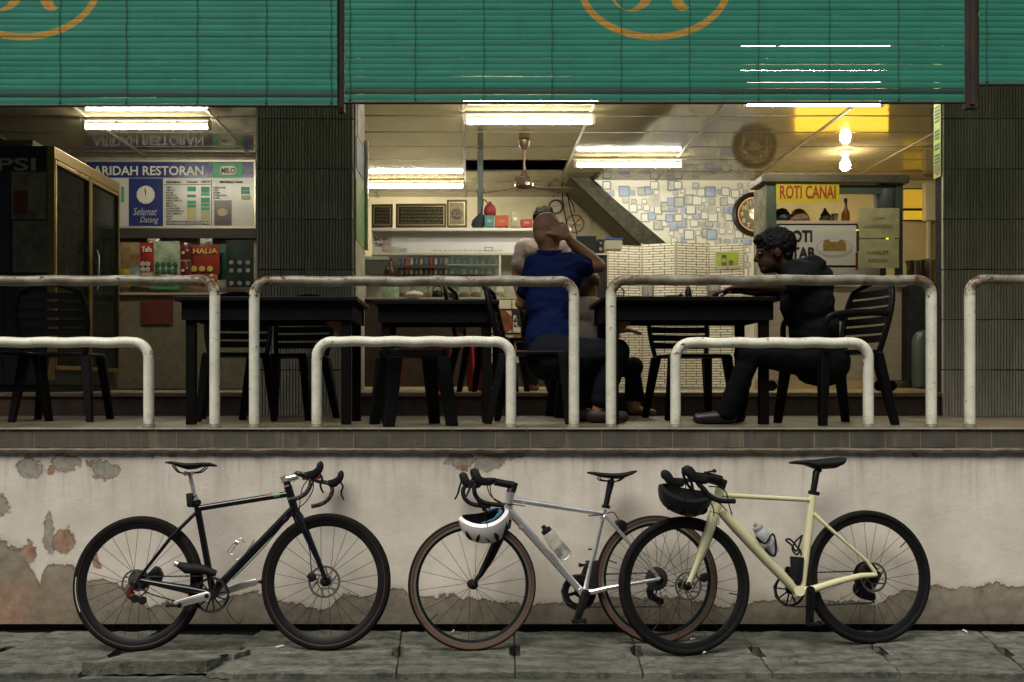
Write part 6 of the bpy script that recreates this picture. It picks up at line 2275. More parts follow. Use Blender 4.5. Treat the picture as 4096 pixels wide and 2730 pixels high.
# ------------------------------------------------------------------ roti stall
SD = 8.66
sx0, sx1 = wx(3068, SD), wx(3612, SD)
SB = SD + .40
sv = at_floor('food_stall', 'steel food stall with a yellow roti canai sign and glass case', 'stall', 3340, SD, INNER)
zs = lambda py: wz(py, SD)
STEEL = M('brushed_steel', (0.64, 0.55, 0.44), .38, metal=.2, var=.12, vscale=5, rvar=.1, stretch=(1, 1, 8))
STFR = M('stall_frame', (0.10, 0.13, 0.10), .4, metal=.4)
L_ = lambda o: local(o, sv)
L_(obj('base_cabinet', MB().box(sx0, sx1 - .01, SD, SB, zs(1522), zs(1150)), STEEL, sv, bev=.006))
L_(obj('counter', MB().box(sx0 - .05, sx1 + .02, SD - .03, SB, zs(1149), zs(1128)), STEEL, sv, bev=.006))
for x in (sx0 + .06, sx1 - .08):
    for y in (SD + .06, SB - .08):
        L_(obj('castor', MB().lathe([(.01, -.02), (.045, -.018), (.05, 0), (.045, .018), (.01, .02)], (x, y, INNER + .05), axis=(0, 1, 0), seg=18), BLKSAT, sv, smooth=40))
for x, wd in ((sx0 + .04, .045), (sx1 - .03, .03)):
    for y in (SD + .02, SB - .03):
        L_(obj('case_post', MB().box(x - wd, x + wd, y - .02, y + .02, zs(1128), zs(735)), STFR, sv, bev=.003))
L_(obj('roof', MB().prism([(sx0 - .06, zs(731)), (sx1 + .04, zs(736)), (sx1 + .045, zs(712)), (sx1 + .02, zs(702)), (sx0 - .03, zs(697)), (sx0 - .06, zs(708))], SD - .04, .38), M('stall_roof', (0.13, 0.115, 0.085), .45, metal=.4, var=.3), sv, bev=.006))
L_(obj('roof_beam', MB().box(sx0, sx1, SD + .01, SD + .04, zs(775), zs(740)), STFR, sv))
sg_ = M('etched_glass', (0.50, 0.47, 0.36), .25, col2=(0.16, 0.15, 0.10), vscale=9)
L_(obj('side_panel', MB().box(sx0 - .008, sx0 - .003, SD + .04, SB - .05, zs(1128), zs(740)), sg_, sv))
L_(obj('shelf', MB().box(sx0 + .085, sx1 - .06, SD + .03, SB - .06, zs(896), zs(881)), STEEL, sv))
L_(obj('back_panel', MB().box(sx0 + .085, sx1 - .06, SB - .055, SB - .045, zs(1128), zs(898)), M('case_back_white', (0.66, 0.62, 0.52), .3), sv))
GLS = M('case_glass', (0.9, 0.95, 0.92), .03, trans=1.0, ior=1.02)
sheet('sign_plate', M('sign_yellow', (0.55, 0.47, 0.03), .4), sv, SD - .015, 3104, 3357, 727, 811, .008)
fit('sign_lettering', 'ROTI CANAI', M('sign_ink_red', (0.36, 0.03, 0.015), .5), sv, SD - .018, 3120, 3343, 742, 796, bold=.02)
sheet('price_board', M('board_white', (0.60, 0.58, 0.52), .35), sv, SD - .02, 3117, 3425, 901, 1062, .012)
sheet('board_trim', BLKSAT, sv, SD - .022, 3112, 3428, 896, 901, .012)
sheet('board_trim', BLKSAT, sv, SD - .022, 3112, 3428, 1062, 1070, .012)
fit('board_lettering', 'ROTI', DKI, sv, SD - .024, 3139, 3249, 921, 970, bold=.035)
fit('board_lettering', 'TAB', DKI, sv, SD - .024, 3166, 3259, 989, 1036, bold=.035)
c = W(3338, 982, SD - .024)
L_(obj('printed_plate', MB().prism([(c.x + .165 * math.cos(a), c.z - .02 + .085 * math.sin(a)) for a in [k * math.pi / 20 for k in range(40)]], SD - .0235, .003), M('plate_print', (0.44, 0.46, 0.45), .4), sv))
L_(obj('printed_plate_rim', MB().prism([(c.x + .150 * math.cos(a), c.z - .018 + .072 * math.sin(a)) for a in [k * math.pi / 20 for k in range(40)]], SD - .0245, .002), MATS['board_white'], sv))
L_(obj('printed_toast', MB().prism([(c.x - .10, c.z - .05), (c.x + .10, c.z - .05), (c.x + .105, c.z + .01), (c.x + .085, c.z + .045), (c.x + .05, c.z + .05), (c.x + .03, c.z + .03), (c.x - .03, c.z + .03), (c.x - .06, c.z + .055), (c.x - .09, c.z + .045), (c.x - .105, c.z + .005)], SD - .027, .003), M('toast_print', (0.34, 0.23, 0.06), .5, col2=(0.20, 0.12, 0.03), vscale=30), sv))
PYL = M('paper_yellow', (0.46, 0.43, 0.24), .5, var=.18, vscale=9)
sheet('paper_notice', PYL, sv, SD - .03, 3434, 3598, 833, 953, .004)
sheet('paper_notice', PYL, sv, SD - .03, 3434, 3596, 957, 1073, .004)
PIK = M('paper_ink', (0.25, 0.24, 0.13), .6)
for s, a in (('JOHN', (3490, 3540, 868, 884)), ('HONGKONG', (3456, 3572, 898, 914)), ('HAMLET', (3468, 3556, 1003, 1018)), ('SARDIN', (3472, 3552, 1035, 1050))):
    fit('notice_lettering', s, PIK, sv, SD - .032, *a, bold=.02)
sheet('notice_strap', M('strap_red', (0.16, 0.03, 0.02), .5), sv, SD - .034, 3424, 3432, 1010, 1080, .01)
sheet('notice_strap', M('strap_dark', (0.04, 0.04, 0.035), .5), sv, SD - .034, 3428, 3436, 925, 1005, .01)
# stall goods on the shelf
def good(name, label, cat, px, d, parts_):
    v = W(px, 881, d)
    v.z = zs(881) + .002
    t = thing(name, label, cat, v)
    for nm, mbx, mt in parts_:
        obj(nm, mbx, mt, t, smooth=45)


good('dough_heap', 'heap of brown flatbread on the stall shelf', 'bread', 3195, SD + .15, [('bread', MB().lathe([(.09, 0), (.10, .02), (.085, .06), (.05, .11), (.02, .125), (.001, .127)], seg=18), M('bread_brown', (0.22, 0.12, 0.06), .7, var=.5, vscale=25, bump=.6))])
good('dark_bowl', 'dark covered bowl under the yellow sign', 'bowl', 3128, SD + .15, [('bowl', MB().lathe([(.05, 0), (.075, .03), (.07, .08), (.045, .12), (.001, .135)], seg=20), M('bowl_dark', (0.03, 0.04, 0.04), .5)), ('foot', MB().lathe([(.03, 0), (.035, .004)], seg=14), BLKSAT)])
good('sauce_bottle', 'brown sauce bottle with a narrow neck on the stall shelf', 'bottle', 3382, SD + .12, [('flask', MB().lathe([(.035, 0), (.038, .01), (.036, .08), (.016, .13), (.012, .18)], seg=18), M('sauce_brown', (0.20, 0.07, 0.01), .12)), ('cap', MB().lathe([(.016, .18), (.018, .20), (.012, .215), (.001, .216)], seg=14), M('sauce_cap', (0.12, 0.06, 0.02), .4))])
good('steel_teapot', 'small dark teapot with a pointed lid on the stall shelf', 'teapot', 3300, SD + .14, [('pot', MB().lathe([(.04, 0), (.055, .03), (.05, .06), (.02, .10), (.008, .13)], seg=18), M('teapot_dark', (0.09, 0.085, 0.05), .3, metal=.4)), ('handle', MB().tube(spline([(.045, 0, .05), (.08, 0, .06), (.07, 0, .02), (.05, 0, .015)], 5), .005, 6), BLKSAT)])
good('condiment_tin', 'small white labelled tin on the stall shelf', 'tin', 3338, SD + .16, [('tin', MB().lathe([(.03, 0), (.03, .07), (.001, .071)], seg=16), M('tin_white', (0.40, 0.34, 0.22), .4)), ('lid', MB().lathe([(.031, .071), (.031, .08), (.001, .081)], seg=16), M('tin_lid', (0.2, 0.05, 0.03), .4))])
v = W(3540, 835, SD + .10)
v.z = zs(838)
t = thing('tin_bucket', 'dented grey metal bucket hanging in the stall case', 'bucket', v)
obj('pail', MB().lathe([(.085, 0), (.11, .19), (.104, .19), (.08, .008)], seg=24), M('pail_grey', (0.16, 0.18, 0.17), .45, metal=.6, var=.5, vscale=9), t, smooth=40)
obj('handle', MB().tube(spline([(-.105, 0, .18), (-.05, 0, .22), (.05, 0, .22), (.105, 0, .18)], 5), .004, 6), MATS['chain_steel'], t)
# stove with pot
px0, px1 = 3618, 3745
sx_ = wx(3682, SD + .1)
t = thing('cooking_pot', 'steel cooking pot with golden glints on the stove beside the stall', 'pot', (sx_, SD + .1, zs(1128)))
obj('pot', MB().lathe([(.10, 0), (.12, .01), (.125, .18), (.13, .195), (.12, .195), (.11, .02)], seg=32), M('pot_steel', (0.55, 0.45, 0.28), .18, metal=1), t, smooth=40)
obj('rim', MB().ringsweep((0, 0, .198), .128, .128, [(-.005, -.005), (.006, -.004), (.006, .004), (-.005, .005)], 32, u=(1, 0, 0), v=(0, 1, 0), w=(0, 0, 1)), MATS['polished_alloy'], t, smooth=50)
t = at_floor('gas_stove', 'dark steel stove cabinet beside the stall', 'stove', 3690, SD + .02, INNER)
obj('cabinet', MB().box(-.13, .15, 0, .5, .03, zs(1131) - INNER), M('stove_grey', (0.10, 0.12, 0.11), .35, metal=.6, var=.3), t, bev=.006)
obj('gas_cylinder', MB().lathe([(.02, .02), (.08, .04), (.085, .1), (.085, .45), (.06, .52), (.02, .54)], (-.06, -.12, 0), seg=20), M('cylinder_grey', (0.14, 0.18, 0.16), .4, metal=.5), t, smooth=40)
# yellow boards on the rear wall
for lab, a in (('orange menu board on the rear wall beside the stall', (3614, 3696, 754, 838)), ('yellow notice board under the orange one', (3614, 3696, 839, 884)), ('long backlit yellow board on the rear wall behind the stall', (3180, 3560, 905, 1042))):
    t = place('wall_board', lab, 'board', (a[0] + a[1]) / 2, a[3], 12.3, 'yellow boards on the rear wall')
    sheet('panel', M('board_' + lab.split()[0] + lab.split()[1], (0.55, 0.30, 0.03) if 'orange menu' in lab else (0.70, 0.52, 0.02), .35, emis=4.0 if 'long' in lab else 0.35, ecol=(1.0, 0.62, 0.05)), t, 12.3, a[0] + 4, a[1] - 5, a[2] + 4, a[3] - 4, .02)  # small boards given a faint glow to brighten; the long one is backlit
    for e in ((a[0], a[1], a[2], a[2] + 4), (a[0], a[1], a[3] - 4, a[3]), (a[1] - 5, a[1], a[2] + 4, a[3] - 4)):
        sheet('frame_edge', BLKSAT, t, 12.29, *e, .03)
db = place('distribution_box', 'pale cream electrical box with conduit on the rear wall', 'box', 3720, 884, 12.28)
sheet('box_body', M('db_cream', (0.60, 0.54, 0.34), .5, var=.1), db, 12.2, 3702, 3748, 730, 882, .1, bev=.01)
sheet('conduit', MATS['db_cream'], db, 12.24, 3712, 3722, 884, 1130, .05)

# ------------------------------------------------------------------ things on the tables
def tabletop(name, label, cat, x, y, parts_, z=PLAT + .7505, rz=0):
    t = thing(name, label, cat, (x, y, z), (0, 0, rz))
    for nm, mbx, mt in parts_:
        obj(nm, mbx, mt, t, smooth=45)
    return t


RIMG = M('tumbler_glass', (0.75, 0.75, 0.68), .06, trans=.8, ior=1.2)
tabletop('glass_tumbler', 'ribbed clear glass holder on the hunched man\'s table', 'glass', wx(2592, 5.9), 5.9, [('glass', MB().lathe([(.028, 0), (.032, .004), (.036, .085), (.033, .085), (.029, .008)], seg=20), RIMG), ('cutlery', MB().tube([(-.012, 0, .01), (.008, 0, .075)], .004, 6).tube([(.012, .006, .01), (-.005, 0, .08)], .004, 6), SILVER)])
tabletop('glass_tumbler', 'glass of milky tea on the hunched man\'s table', 'glass', wx(2854, 5.95), 5.95, [('glass', MB().lathe([(.028, 0), (.03, .003), (.042, .095), (.040, .095), (.028, .006)], seg=22), RIMG), ('tea', MB().lathe([(.001, .006), (.0265, .007), (.037, .062), (.001, .062)], seg=22), M('milk_tea', (0.35, 0.20, 0.10), .3))])
tabletop('sauce_rack', 'black sauce rack with an upright flask on the hunched man\'s table', 'rack', wx(2740, 5.9), 5.9, [('flask', MB().lathe([(.018, 0), (.022, .02), (.02, .06), (.008, .085), (.001, .087)], (.02, 0, 0), seg=14), BLKSAT), ('tray', MB().box(-.045, .045, -.02, .02, 0, .02), BLKSAT), ('jar', MB().lathe([(.014, .02), (.016, .035), (.001, .045)], (-.025, 0, 0), seg=12), BLKSAT)])
tabletop('phone', 'dark blue phone lying on the hunched man\'s table', 'phone', wx(2952, 5.75), 5.78, [('case', MB().box(-.075, .075, -.036, .036, 0, .010), M('phone_blue', (0.02, 0.04, 0.10), .3)), ('screen', MB().box(-.07, .07, -.032, .032, .0102, .0108), M('phone_glass', (0.01, 0.01, 0.012), .08))])
tabletop('wire_basket', 'small black wire basket at the end of the hunched man\'s table', 'basket', wx(2478, 5.75), 5.78, [('hoop', MB().tube(spline([(-.03, 0, 0), (-.028, 0, .05), (0, 0, .068), (.028, 0, .05), (.03, 0, 0)], 5), .004, 6), BLKSAT), ('wires', MB().tube([(-.024, 0, .02), (.024, 0, .02)], .002, 5).tube([(-.024, 0, .035), (.024, 0, .035)], .002, 5).tube([(-.022, 0, .05), (.022, 0, .05)], .002, 5), BLKSAT)])

# ------------------------------------------------------------------ litter on the slabs
for k, (px, py, L, rz, what) in enumerate(((1120, 2596, .040, 20, 'white cigarette end lying beside the broken slab'), (2770, 2566, .026, 5, 'white paper scrap inside the cream bicycle front wheel'), (2818, 2620, .018, 40, 'white paper crumb under the cream bicycle front tyre'), (1812, 2525, .03, 70, 'pale feather like scrap in the wall gutter'), (3832, 2520, .035, 100, 'pale twig leaning in the wall gutter'))):
    d = CAMZ * FPX / (py - VPY)
    t = thing('litter_scrap', what, 'litter', (wx(px, d), min(d, 5.12), .012), (0, R(-8), R(rz)), 'litter on the pavement')
    obj('scrap', MB().loft([[(-L / 2, .004 * math.cos(a), .004 * math.sin(a)) for a in [q * math.pi / 3 for q in range(6)]], [(0, .005 * math.cos(a), .0045 * math.sin(a) + .001) for a in [q * math.pi / 3 for q in range(6)]], [(L / 2, .004 * math.cos(a), .004 * math.sin(a)) for a in [q * math.pi / 3 for q in range(6)]]]), M('litter_white', (0.66, 0.64, 0.58), .7), t, smooth=50)

# ================================================================== people
def fuse(name, mb, mat, parent, voxel=.008, smooth_it=6, wrinkle=0.0, ws=9.0, stretch=(1, 1, 1.8)):
    """melt overlapping volumes into one continuous skin"""
    me = mb.mesh(name)
    bm = bmesh.new()
    bm.from_mesh(me)
    bmesh.ops.recalc_face_normals(bm, faces=bm.faces)
    bm.to_mesh(me)
    bm.free()
    o = bpy.data.objects.new(name, me)
    COL.objects.link(o)
    m = o.modifiers.new('r', 'REMESH')
    m.mode = 'VOXEL'
    m.voxel_size = voxel
    s = o.modifiers.new('s', 'SMOOTH')
    s.factor = .5
    s.iterations = smooth_it
    dg = bpy.context.evaluated_depsgraph_get()
    me2 = bpy.data.meshes.new_from_object(o.evaluated_get(dg))
    bpy.data.objects.remove(o)
    me2.name = name
    if wrinkle:
        nr = [v.normal.copy() for v in me2.vertices]
        for v, n_ in zip(me2.vertices, nr):
            q = Vector((v.co.x * stretch[0], v.co.y * stretch[1], v.co.z * stretch[2])) * ws
            a = mnoise.noise(q)
            b_ = mnoise.noise(q * 2.3 + Vector((5, 2, 1)))
            v.co += n_ * wrinkle * ((1 - abs(a) * 2.6) * .7 + b_ * .5)
    for p in me2.polygons:
        p.use_smooth = True
    me2.materials.clear()
    me2.materials.append(mat)
    q = bpy.data.objects.new(name, me2)
    link(q, parent)
    return q


def limb(mb, pts, seg=14):
    """rounded tapering limb through (point, radius) pairs; each radius may be (across, deep) with a deep axis"""
    P = [Vector(p) for p, r in pts]
    Rr = [r for p, r in pts]
    mb.tube(P, Rr, seg)
    for p, r in zip(P, Rr):
        mb.ball(p, r, seg=12, ring=8)
    return mb


def head(mb, c, f, u, k=1.0, ears=True):
    """skull, jaw, nose, ears; f where it looks, u up"""
    f, u = Vector(f).normalized(), Vector(u).normalized()
    r = f.cross(u).normalized()
    u = r.cross(f).normalized()
    rot = Matrix((r, f, u)).transposed()
    c = Vector(c)
    mb.ball(c + u * .022 * k - f * .008 * k, .100 * k, .80, 1.0, .96, 20, 14, rot)
    mb.ball(c - u * .045 * k + f * .028 * k, .070 * k, .84, .92, 1.0, 16, 12, rot)
    mb.ball(c - u * .088 * k + f * .060 * k, .034 * k, 1.1, .9, .8, 14, 10, rot)
    mb.ball(c - u * .030 * k - f * .045 * k, .066 * k, .9, .8, 1.0, 14, 10, rot)
    limb(mb, [(c + u * .005 * k + f * .088 * k, .011 * k), (c - u * .030 * k + f * .108 * k, .014 * k)], 10)
    mb.ball(c + u * .018 * k + f * .080 * k, .026 * k, 2.0, .6, .5, 14, 8, rot)
    mb.ball(c - u * .060 * k + f * .088 * k, .014 * k, 1.7, .7, .6, 12, 8, rot)
    if ears:
        for s in (-1, 1):
            mb.ball(c + r * s * .082 * k - u * .012 * k - f * .004 * k, .030 * k, .32, .72, 1.05, 12, 8, rot)
    return r, f, u, rot


def eyes(c, f, u, parent, k=1.0):
    f, u = Vector(f).normalized(), Vector(u).normalized()
    r = f.cross(u).normalized()
    for s in (-1, 1):
        obj('eye', MB().ball(Vector(c) + r * s * .032 * k + u * .002 * k + f * .084 * k, .0125 * k, seg=12, ring=8), M('eye_dark', (0.05, 0.035, 0.03), .2), parent, smooth=60)


def hand(mb, wrist, palm, fdir, nrm, curl=.5, spread=.18, k=1.0):
    """palm and five unequal bent fingers. fdir: along the fingers; nrm: the way the palm faces"""
    wrist, palm = Vector(wrist), Vector(palm)
    fdir, nrm = Vector(fdir).normalized(), Vector(nrm).normalized()
    nrm = (nrm - fdir * nrm.dot(fdir)).normalized()
    side = fdir.cross(nrm).normalized()
    rot = Matrix((side, nrm, fdir)).transposed()
    limb(mb, [(wrist, .027 * k), (palm - fdir * .03 * k, .026 * k)])
    mb.ball(palm, .047 * k, .92, .42, 1.05, 16, 10, rot)
    for i, L in enumerate((.068, .078, .073, .056)):
        o = (i - 1.5)
        base = palm + side * o * .0215 * k + fdir * .036 * k
        d0 = (fdir + side * o * spread * .55).normalized()
        pts = [(base - fdir * .02 * k, .0105 * k), (base, .0105 * k)]
        p, a = base, 0.0
        for j, q in enumerate((.45, .32, .23)):
            a += curl * (.35, .55, .45)[j]
            dd = (d0 * math.cos(a) + nrm * math.sin(a)).normalized()
            p = p + dd * L * q * k
            pts.append((p, (.0098, .0090, .0078)[j] * k))
        limb(mb, pts, 10)
    tb = palm - side * .034 * k - fdir * .012 * k
    td = (fdir * .62 - side * .70 + nrm * .30).normalized()
    t2 = (fdir * .85 - side * .25 + nrm * .42).normalized()
    limb(mb, [(palm - side * .012 * k - fdir * .02 * k, .017 * k), (tb, .0145 * k), (tb + td * .034 * k, .0115 * k), (tb + td * .034 * k + t2 * .030 * k, .0095 * k)], 10)


def cloth(name, col, rough=.85, var=.18):
    return M(name, col, rough, var=var, vscale=7, bump=.35, bscale=26, spec=.1)


SKIN_T = M('tan_skin', (0.30, 0.165, 0.09), .55, spec=.3, var=.12, vscale=14)
SKIN_D = M('deep_brown_skin', (0.16, 0.075, 0.045), .5, var=.12, vscale=14)

# ---------------------------------------------------------------- bald man, seen from behind, hand to his head
pm = thing('person', 'bald man in a blue polo shirt resting his head on his hand', 'person')
D = 5.98
hips = W(2205, 1420, 5.98)
body = MB()
hc = W(2192, 926, 6.02)
f_, u_ = Vector((.80, .58, -.10)), Vector((.06, .06, 1))
r_, f_, u_, rot_ = head(body, hc, f_, u_, 1.0)
neck0, neck1 = W(2194, 1000, 6.03), W(2200, 1055, 6.02)
limb(body, [(hc - u_ * .05 - f_ * .01, .064), (neck0, .060), (neck1, .066)])
sh_l, sh_r = W(2136, 1060, 6.02), W(2300, 1064, 6.00)
elb, wri = W(2396, 1066, 6.10), W(2284, 968, 5.99)
limb(body, [(sh_r, .056), (elb, .044)])
limb(body, [(elb, .043), (elb.lerp(wri, .35), .046), (wri, .031)])
plm = W(2254, 936, 5.955)
hand(body, wri, plm, W(2200, 898, 5.93) - plm, Vector((-.45, .85, .05)), curl=.34, spread=.5, k=.98)
l_elb, l_wri = W(2086, 1215, 6.16), W(2180, 1250, 6.38)
limb(body, [(sh_l, .05), (l_elb, .042), (l_wri, .028)])
hand(body, l_wri, l_wri + Vector((.06, .06, .0)), Vector((.8, .6, -.1)), Vector((0, 0, -1)), .5)
# trunk and legs of the body itself
chest, belly = W(2208, 1140, 6.02), W(2205, 1300, 6.02)
limb(body, [(neck1, .065), (chest, .105), (belly, .11), (hips, .12)])
kn_r, an_r = W(2462, 1412, 5.86), W(2385, 1664, 5.90)
kn_l, an_l = W(2420, 1412, 6.08), W(2292, 1640, 6.10)
for hp, kn, an in ((hips + Vector((.02, -.08, -.01)), kn_r, an_r), (hips + Vector((.02, .09, -.01)), kn_l, an_l)):
    limb(body, [(hp, .085), (kn, .056), (kn.lerp(an, .35), .052), (an, .036)])
    toe = an + Vector((.15, -.02, -.045))
    toe.z = PLAT + .03
    limb(body, [(Vector((an.x, an.y, PLAT + .045)), .042), (an + Vector((.06, -.01, 0)) * 1 - Vector((0, 0, an.z - PLAT - .04)), .04), (toe, .032)])
fuse('body', body, SKIN_T, pm, .0068, 4)
eyes(hc, f_, u_, pm)
shirt = MB()
limb(shirt, [(W(2158, 1058, 6.02), .080), (W(2272, 1062, 6.01), .080)])
shirt.ball(W(2212, 1110, 6.02), .20, .90, .64, .80, 24, 16)
shirt.ball(W(2206, 1220, 6.02), .185, .88, .70, 1.1, 24, 16)
shirt.ball(W(2206, 1350, 6.00), .185, .88, .76, .95, 24, 16)
limb(shirt, [(W(2206, 1300, 6.0), .13), (W(2210, 1425, 5.99), .14)])
limb(shirt, [(sh_r, .076), (W(2336, 1068, 6.06), .068)])
limb(shirt, [(sh_l + Vector((.01, 0, 0)), .072), (sh_l.lerp(l_elb, .65), .060)])
limb(shirt, [(W(2180, 1030, 6.05), .05), (W(2222, 1034, 6.0), .05)])
sh = fuse('polo_shirt', shirt, cloth('blue_polo_cotton', (0.004, 0.010, 0.052)), pm, .010, 5, .006)
col = MB()
cpts = []
for k in range(15):
    a = R(15 + 300 * k / 14)
    cpts.append(W(2198, 1016, 6.02) + Vector((.074 * math.cos(a), .070 * math.sin(a), .012 * math.sin(a))))
col.tube(cpts, .024, 8, sx=.45, up=(0, 0, 1))
obj('collar', col, MATS['blue_polo_cotton'], sh, smooth=60)
tr = MB()
limb(tr, [(hips + Vector((0, -.05, -.01)), .155), (hips + Vector((0, .06, -.01)), .155)])
for hp, kn, an, q in ((hips + Vector((.02, -.08, -.01)), kn_r, an_r, .72), (hips + Vector((.02, .09, -.01)), kn_l, an_l, .80)):
    limb(tr, [(hp, .125), (hp.lerp(kn, .5), .105), (kn, .088), (kn.lerp(an, .3), .080), (kn.lerp(an, q), .068)])
fuse('jeans', tr, cloth('dark_denim', (0.007, 0.009, 0.012), .9), pm, .010, 4, .005)

for an in (an_r, an_l):
    s_ = MB()
    limb(s_, [(Vector((an.x - .02, an.y, PLAT + .045)), .046), (Vector((an.x + .06, an.y - .01, PLAT + .044)), .044), (Vector((an.x + .16, an.y - .02, PLAT + .037)), .036)])
    fuse('shoe', s_, M('dark_sandal', (0.02, 0.014, 0.011), .6), pm, .007, 3)

# ---------------------------------------------------------------- hunched man in profile
ph = thing('person', 'dark haired man in dark clothes hunched over a table', 'person')
D = 5.76
hc = W(3094, 1012, D)
f_, u_ = Vector((-.97, .06, -.12)), Vector((-.10, 0, 1))
body = MB()
r_, f_, u_, rot_ = head(body, hc, f_, u_, 1.03)
nk = W(3172, 1092, D)
limb(body, [(hc - u_ * .05 - f_ * .025, .062), (nk, .068)])
hips = W(3282, 1440, D)
chest = W(3215, 1200, D)
limb(body, [(nk, .07), (chest, .115), (W(3250, 1320, D), .115), (hips, .12)])
for s, yy in ((-1, -.17), (1, .17)):
    shd = W(3195, 1110, D) + Vector((0, yy, 0))
    el = W(3118, 1180, D) + Vector((-.02, yy * 1.15, .035))
    wr = W(2990, 1180, D) + Vector((0, yy * .5 + .06, .045))
    limb(body, [(shd, .05), (el, .041), (wr, .027)])
    hand(body, wr, wr + Vector((-.07, .01, -.005)), Vector((-1, .1, -.08)), Vector((0, 0, -1)), .45)
kn = [W(2985, 1418, D) + Vector((0, -.10, 0)), W(3010, 1418, D) + Vector((0, .11, 0))]
an = [W(2890, 1662, D) + Vector((0, -.06, 0)), W(2960, 1662, D) + Vector((0, .12, 0))]
for hp, k_, a_ in zip((hips + Vector((0, -.09, 0)), hips + Vector((0, .09, 0))), kn, an):
    limb(body, [(hp, .085), (k_, .056), (a_, .036)])
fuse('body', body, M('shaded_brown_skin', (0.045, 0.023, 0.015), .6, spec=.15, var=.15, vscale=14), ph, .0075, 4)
eyes(hc, f_, u_, ph, 1.03)
hair = MB()
hair.ball(hc + u_ * .050 - f_ * .022, .112, .84, 1.04, .92, 22, 14, rot_)
hair.ball(hc - f_ * .062 - u_ * .005, .078, .95, .6, 1.05, 18, 12, rot_)
hair.ball(hc + u_ * .088 + f_ * .055, .055, 1.2, .95, .6, 16, 10, rot_)
fuse('hair', hair, M('black_hair', (0.005, 0.0045, 0.0045), .6, spec=.2, bump=.8, bscale=60), ph, .006, 2, .007, 45.0, (1, 1, 1))
shirt = MB()
limb(shirt, [(W(3195, 1105, D) + Vector((0, -.13, 0)), .088), (W(3195, 1105, D) + Vector((0, .13, 0)), .088)])
shirt.ball(W(3222, 1130, D), .17, .95, 1.15, .75, 22, 14)
shirt.ball(W(3228, 1215, D), .175, .86, 1.05, 1.0, 24, 16)
shirt.ball(W(3256, 1320, D), .165, .84, 1.02, 1.05, 24, 16)
shirt.ball(W(3285, 1420, D), .16, .95, 1.02, .8, 24, 16)
limb(shirt, [(W(3165, 1085, D - .10), .062), (W(3258, 1066, D - .12), .066)])
for yy in (-.17, .17):
    shd = W(3195, 1110, D) + Vector((0, yy, 0))
    el = W(3118, 1180, D) + Vector((-.02, yy * 1.15, .035))
    limb(shirt, [(shd, .074), (shd.lerp(el, .8), .064)])
fuse('shirt', shirt, cloth('charcoal_shirt', (0.006, 0.0068, 0.0085)), ph, .010, 5, .007, 8.0)
tr = MB()
limb(tr, [(hips + Vector((0, -.06, -.01)), .15), (hips + Vector((0, .06, -.01)), .15)])
for hp, k_, a_ in zip((hips + Vector((0, -.09, 0)), hips + Vector((0, .09, 0))), kn, an):
    limb(tr, [(hp, .115), (k_, .08), (k_.lerp(a_, .95), .062)])
fuse('trousers', tr, cloth('black_trousers', (0.005, 0.005, 0.006), .9), ph, .010, 4, .005)
for a_ in an:
    s_ = MB()
    limb(s_, [(Vector((a_.x + .03, a_.y, PLAT + .042)), .040), (Vector((a_.x - .06, a_.y, PLAT + .040)), .040), (Vector((a_.x - .16, a_.y, PLAT + .034)), .032)])
    fuse('shoe', s_, M('black_shoe', (0.012, 0.011, 0.010), .4), ph, .007, 3)

# ---------------------------------------------------------------- standing man in a pale T-shirt
ps = thing('person', 'standing man in a pale grey pink T-shirt behind the bald man', 'person')
D = 9.0
hc = W(2176, 892, D)
f_, u_ = Vector((.45, .88, -.05)), Vector((0, 0, 1))
body = MB()
r_, f_, u_, rot_ = head(body, hc, f_, u_, .97)
limb(body, [(hc - u_ * .05, .06), (W(2170, 955, D), .058), (W(2165, 985, D), .07)])
hips = W(2165, 1230, D)
limb(body, [(W(2165, 985, D), .08), (W(2165, 1050, D), .13), (W(2165, 1150, D), .125), (hips, .14)])
for sx_, p0, p1, p2 in ((-1, W(2092, 992, D), W(2060, 1108, D - .02), W(2078, 1190, D - .16)), (1, W(2240, 992, D + .02), W(2262, 1110, D + .02), W(2250, 1195, D + .18))):
    limb(body, [(p0, .052), (p1, .042), (p2, .028)])
    hand(body, p2, p2 + (p2 - p1).normalized() * .07, p2 - p1, Vector((-sx_, 0, 0)), .6)
for yy in (-.09, .09):
    hp = hips + Vector((yy, 0, -.03))
    kn_ = Vector((hp.x, hp.y, INNER + .50))
    ft = Vector((hp.x, hp.y, INNER + .08))
    limb(body, [(hp, .09), (kn_, .06), (ft, .04)])
    limb(body, [(Vector((ft.x, ft.y - .02, INNER + .04)), .038), (Vector((ft.x + .05, ft.y + .14, INNER + .03)), .030)])
fuse('body', body, SKIN_D, ps, .0085, 4)
eyes(hc, f_, u_, ps, .97)
hair = MB()
hair.ball(hc + u_ * .045 - f_ * .020, .106, .88, 1.04, .88, 22, 14, rot_)
hair.ball(hc - f_ * .055 - u_ * .002, .078, 1.0, .7, 1.0, 18, 12, rot_)
for k in range(14):
    a = k * 2.4
    hair.ball(hc + u_ * (.10 + .02 * math.sin(k * 3.3)) + r_ * .05 * math.cos(a) + f_ * .05 * math.sin(a), .030, seg=10, ring=8)
fuse('hair', hair, MATS['black_hair'], ps, .006, 2, .007, 45.0, (1, 1, 1))
shirt = MB()
limb(shirt, [(W(2098, 990, D), .085), (W(2234, 990, D), .085)])
shirt.ball(W(2166, 1010, D), .19, 1.1, .7, .7, 22, 14)
shirt.ball(W(2166, 1080, D), .185, 1.1, .72, 1.0, 22, 14)
shirt.ball(W(2166, 1190, D), .18, 1.08, .76, 1.1, 22, 14)
for p0, p1 in ((W(2092, 992, D), W(2060, 1108, D - .02)), (W(2240, 992, D + .02), W(2262, 1110, D + .02))):
    limb(shirt, [(p0, .078), (p0.lerp(p1, .62), .068)])
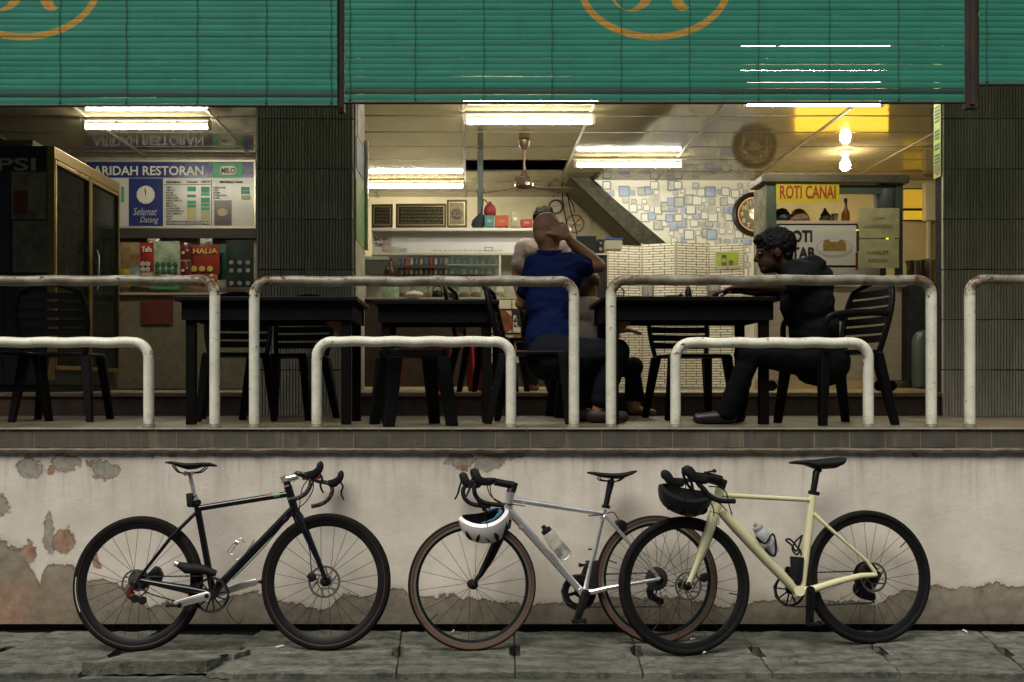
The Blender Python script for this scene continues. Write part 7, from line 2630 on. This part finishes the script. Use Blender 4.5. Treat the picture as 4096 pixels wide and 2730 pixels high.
fuse('t_shirt', shirt, cloth('pale_pink_cotton', (0.33, 0.28, 0.27), .9, .1), ps, .010, 6, .004)
tr = MB()
limb(tr, [(hips + Vector((-.05, 0, 0)), .14), (hips + Vector((.05, 0, 0)), .14)])
for yy in (-.09, .09):
    hp = hips + Vector((yy, 0, -.03))
    limb(tr, [(hp, .115), (Vector((hp.x, hp.y, INNER + .50)), .085), (Vector((hp.x, hp.y, INNER + .10)), .07)])
fuse('trousers', tr, cloth('navy_trousers', (0.02, 0.02, 0.03), .9), ps, .010, 4)

# ---------------------------------------------------------------- customer leaning low, mostly hidden
pl = thing('person', 'brown haired person in a pale pink top leaning low beyond the bald man', 'person')
D = 7.0
hc = W(2352, 1150, D)
f_, u_ = Vector((.75, .62, -.25)), Vector((.15, .1, 1))
body = MB()
r_, f_, u_, rot_ = head(body, hc, f_, u_, .92)
nk = W(2340, 1205, D)
limb(body, [(hc - u_ * .05, .055), (nk, .056)])
hips = W(2318, 1480, D)
limb(body, [(nk, .06), (W(2335, 1270, D), .10), (hips, .125)])
for s in (-1, 1):
    p0 = W(2338, 1228, D) + Vector((.05 * s, -.13 * s, 0))
    p1 = p0 + Vector((.06, .04 - .03 * s, -.20))
    p2 = p1 + Vector((.16, .10, .03))
    limb(body, [(p0, .046), (p1, .037), (p2, .025)])
    hand(body, p2, p2 + Vector((.055, .03, 0)), Vector((.9, .4, -.1)), Vector((0, 0, -1)), .5, k=.9)
    kn_ = hips + Vector((.38, .02 + .08 * s, .02))
    ft = Vector((kn_.x + .02, kn_.y, PLAT + .06))
    limb(body, [(hips + Vector((0, .08 * s, 0)), .08), (kn_, .055), (ft, .036), (ft + Vector((.12, 0, -.028)), .028)])
fuse('body', body, SKIN_T, pl, .0085, 4)
eyes(hc, f_, u_, pl, .92)
hair = MB()
hair.ball(hc + u_ * .04 - f_ * .018, .102, .88, 1.02, .9, 20, 12, rot_)
hair.ball(hc - f_ * .058 - u_ * .02, .076, 1.0, .75, 1.1, 18, 12, rot_)
fuse('hair', hair, M('brown_hair', (0.05, 0.022, 0.012), .5, var=.4, vscale=30), pl, .008, 3)
shirt = MB()
shirt.ball(W(2336, 1250, D), .16, .9, 1.15, .75, 20, 14)
shirt.ball(W(2330, 1340, D), .155, .9, 1.1, 1.1, 20, 14)
shirt.ball(W(2322, 1440, D), .155, .9, 1.1, .9, 20, 14)
for s in (-1, 1):
    p0 = W(2338, 1228, D) + Vector((.05 * s, -.13 * s, 0))
    limb(shirt, [(p0, .066), (p0 + Vector((.04, .02 - .02 * s, -.12)), .056)])
fuse('top', shirt, cloth('pale_pink_top', (0.50, 0.38, 0.35), .9, .15), pl, .010, 4)
tr = MB()
for s in (-1, 1):
    kn_ = hips + Vector((.38, .02 + .08 * s, .02))
    limb(tr, [(hips + Vector((0, .08 * s, 0)), .11), (kn_, .075), (Vector((kn_.x + .02, kn_.y, PLAT + .16)), .06)])
fuse('trousers', tr, MATS['black_trousers'], pl, .010, 4)
stool('black plastic stool under the person leaning low', 2318, 7.0, PLAT, R(5), h=.42)
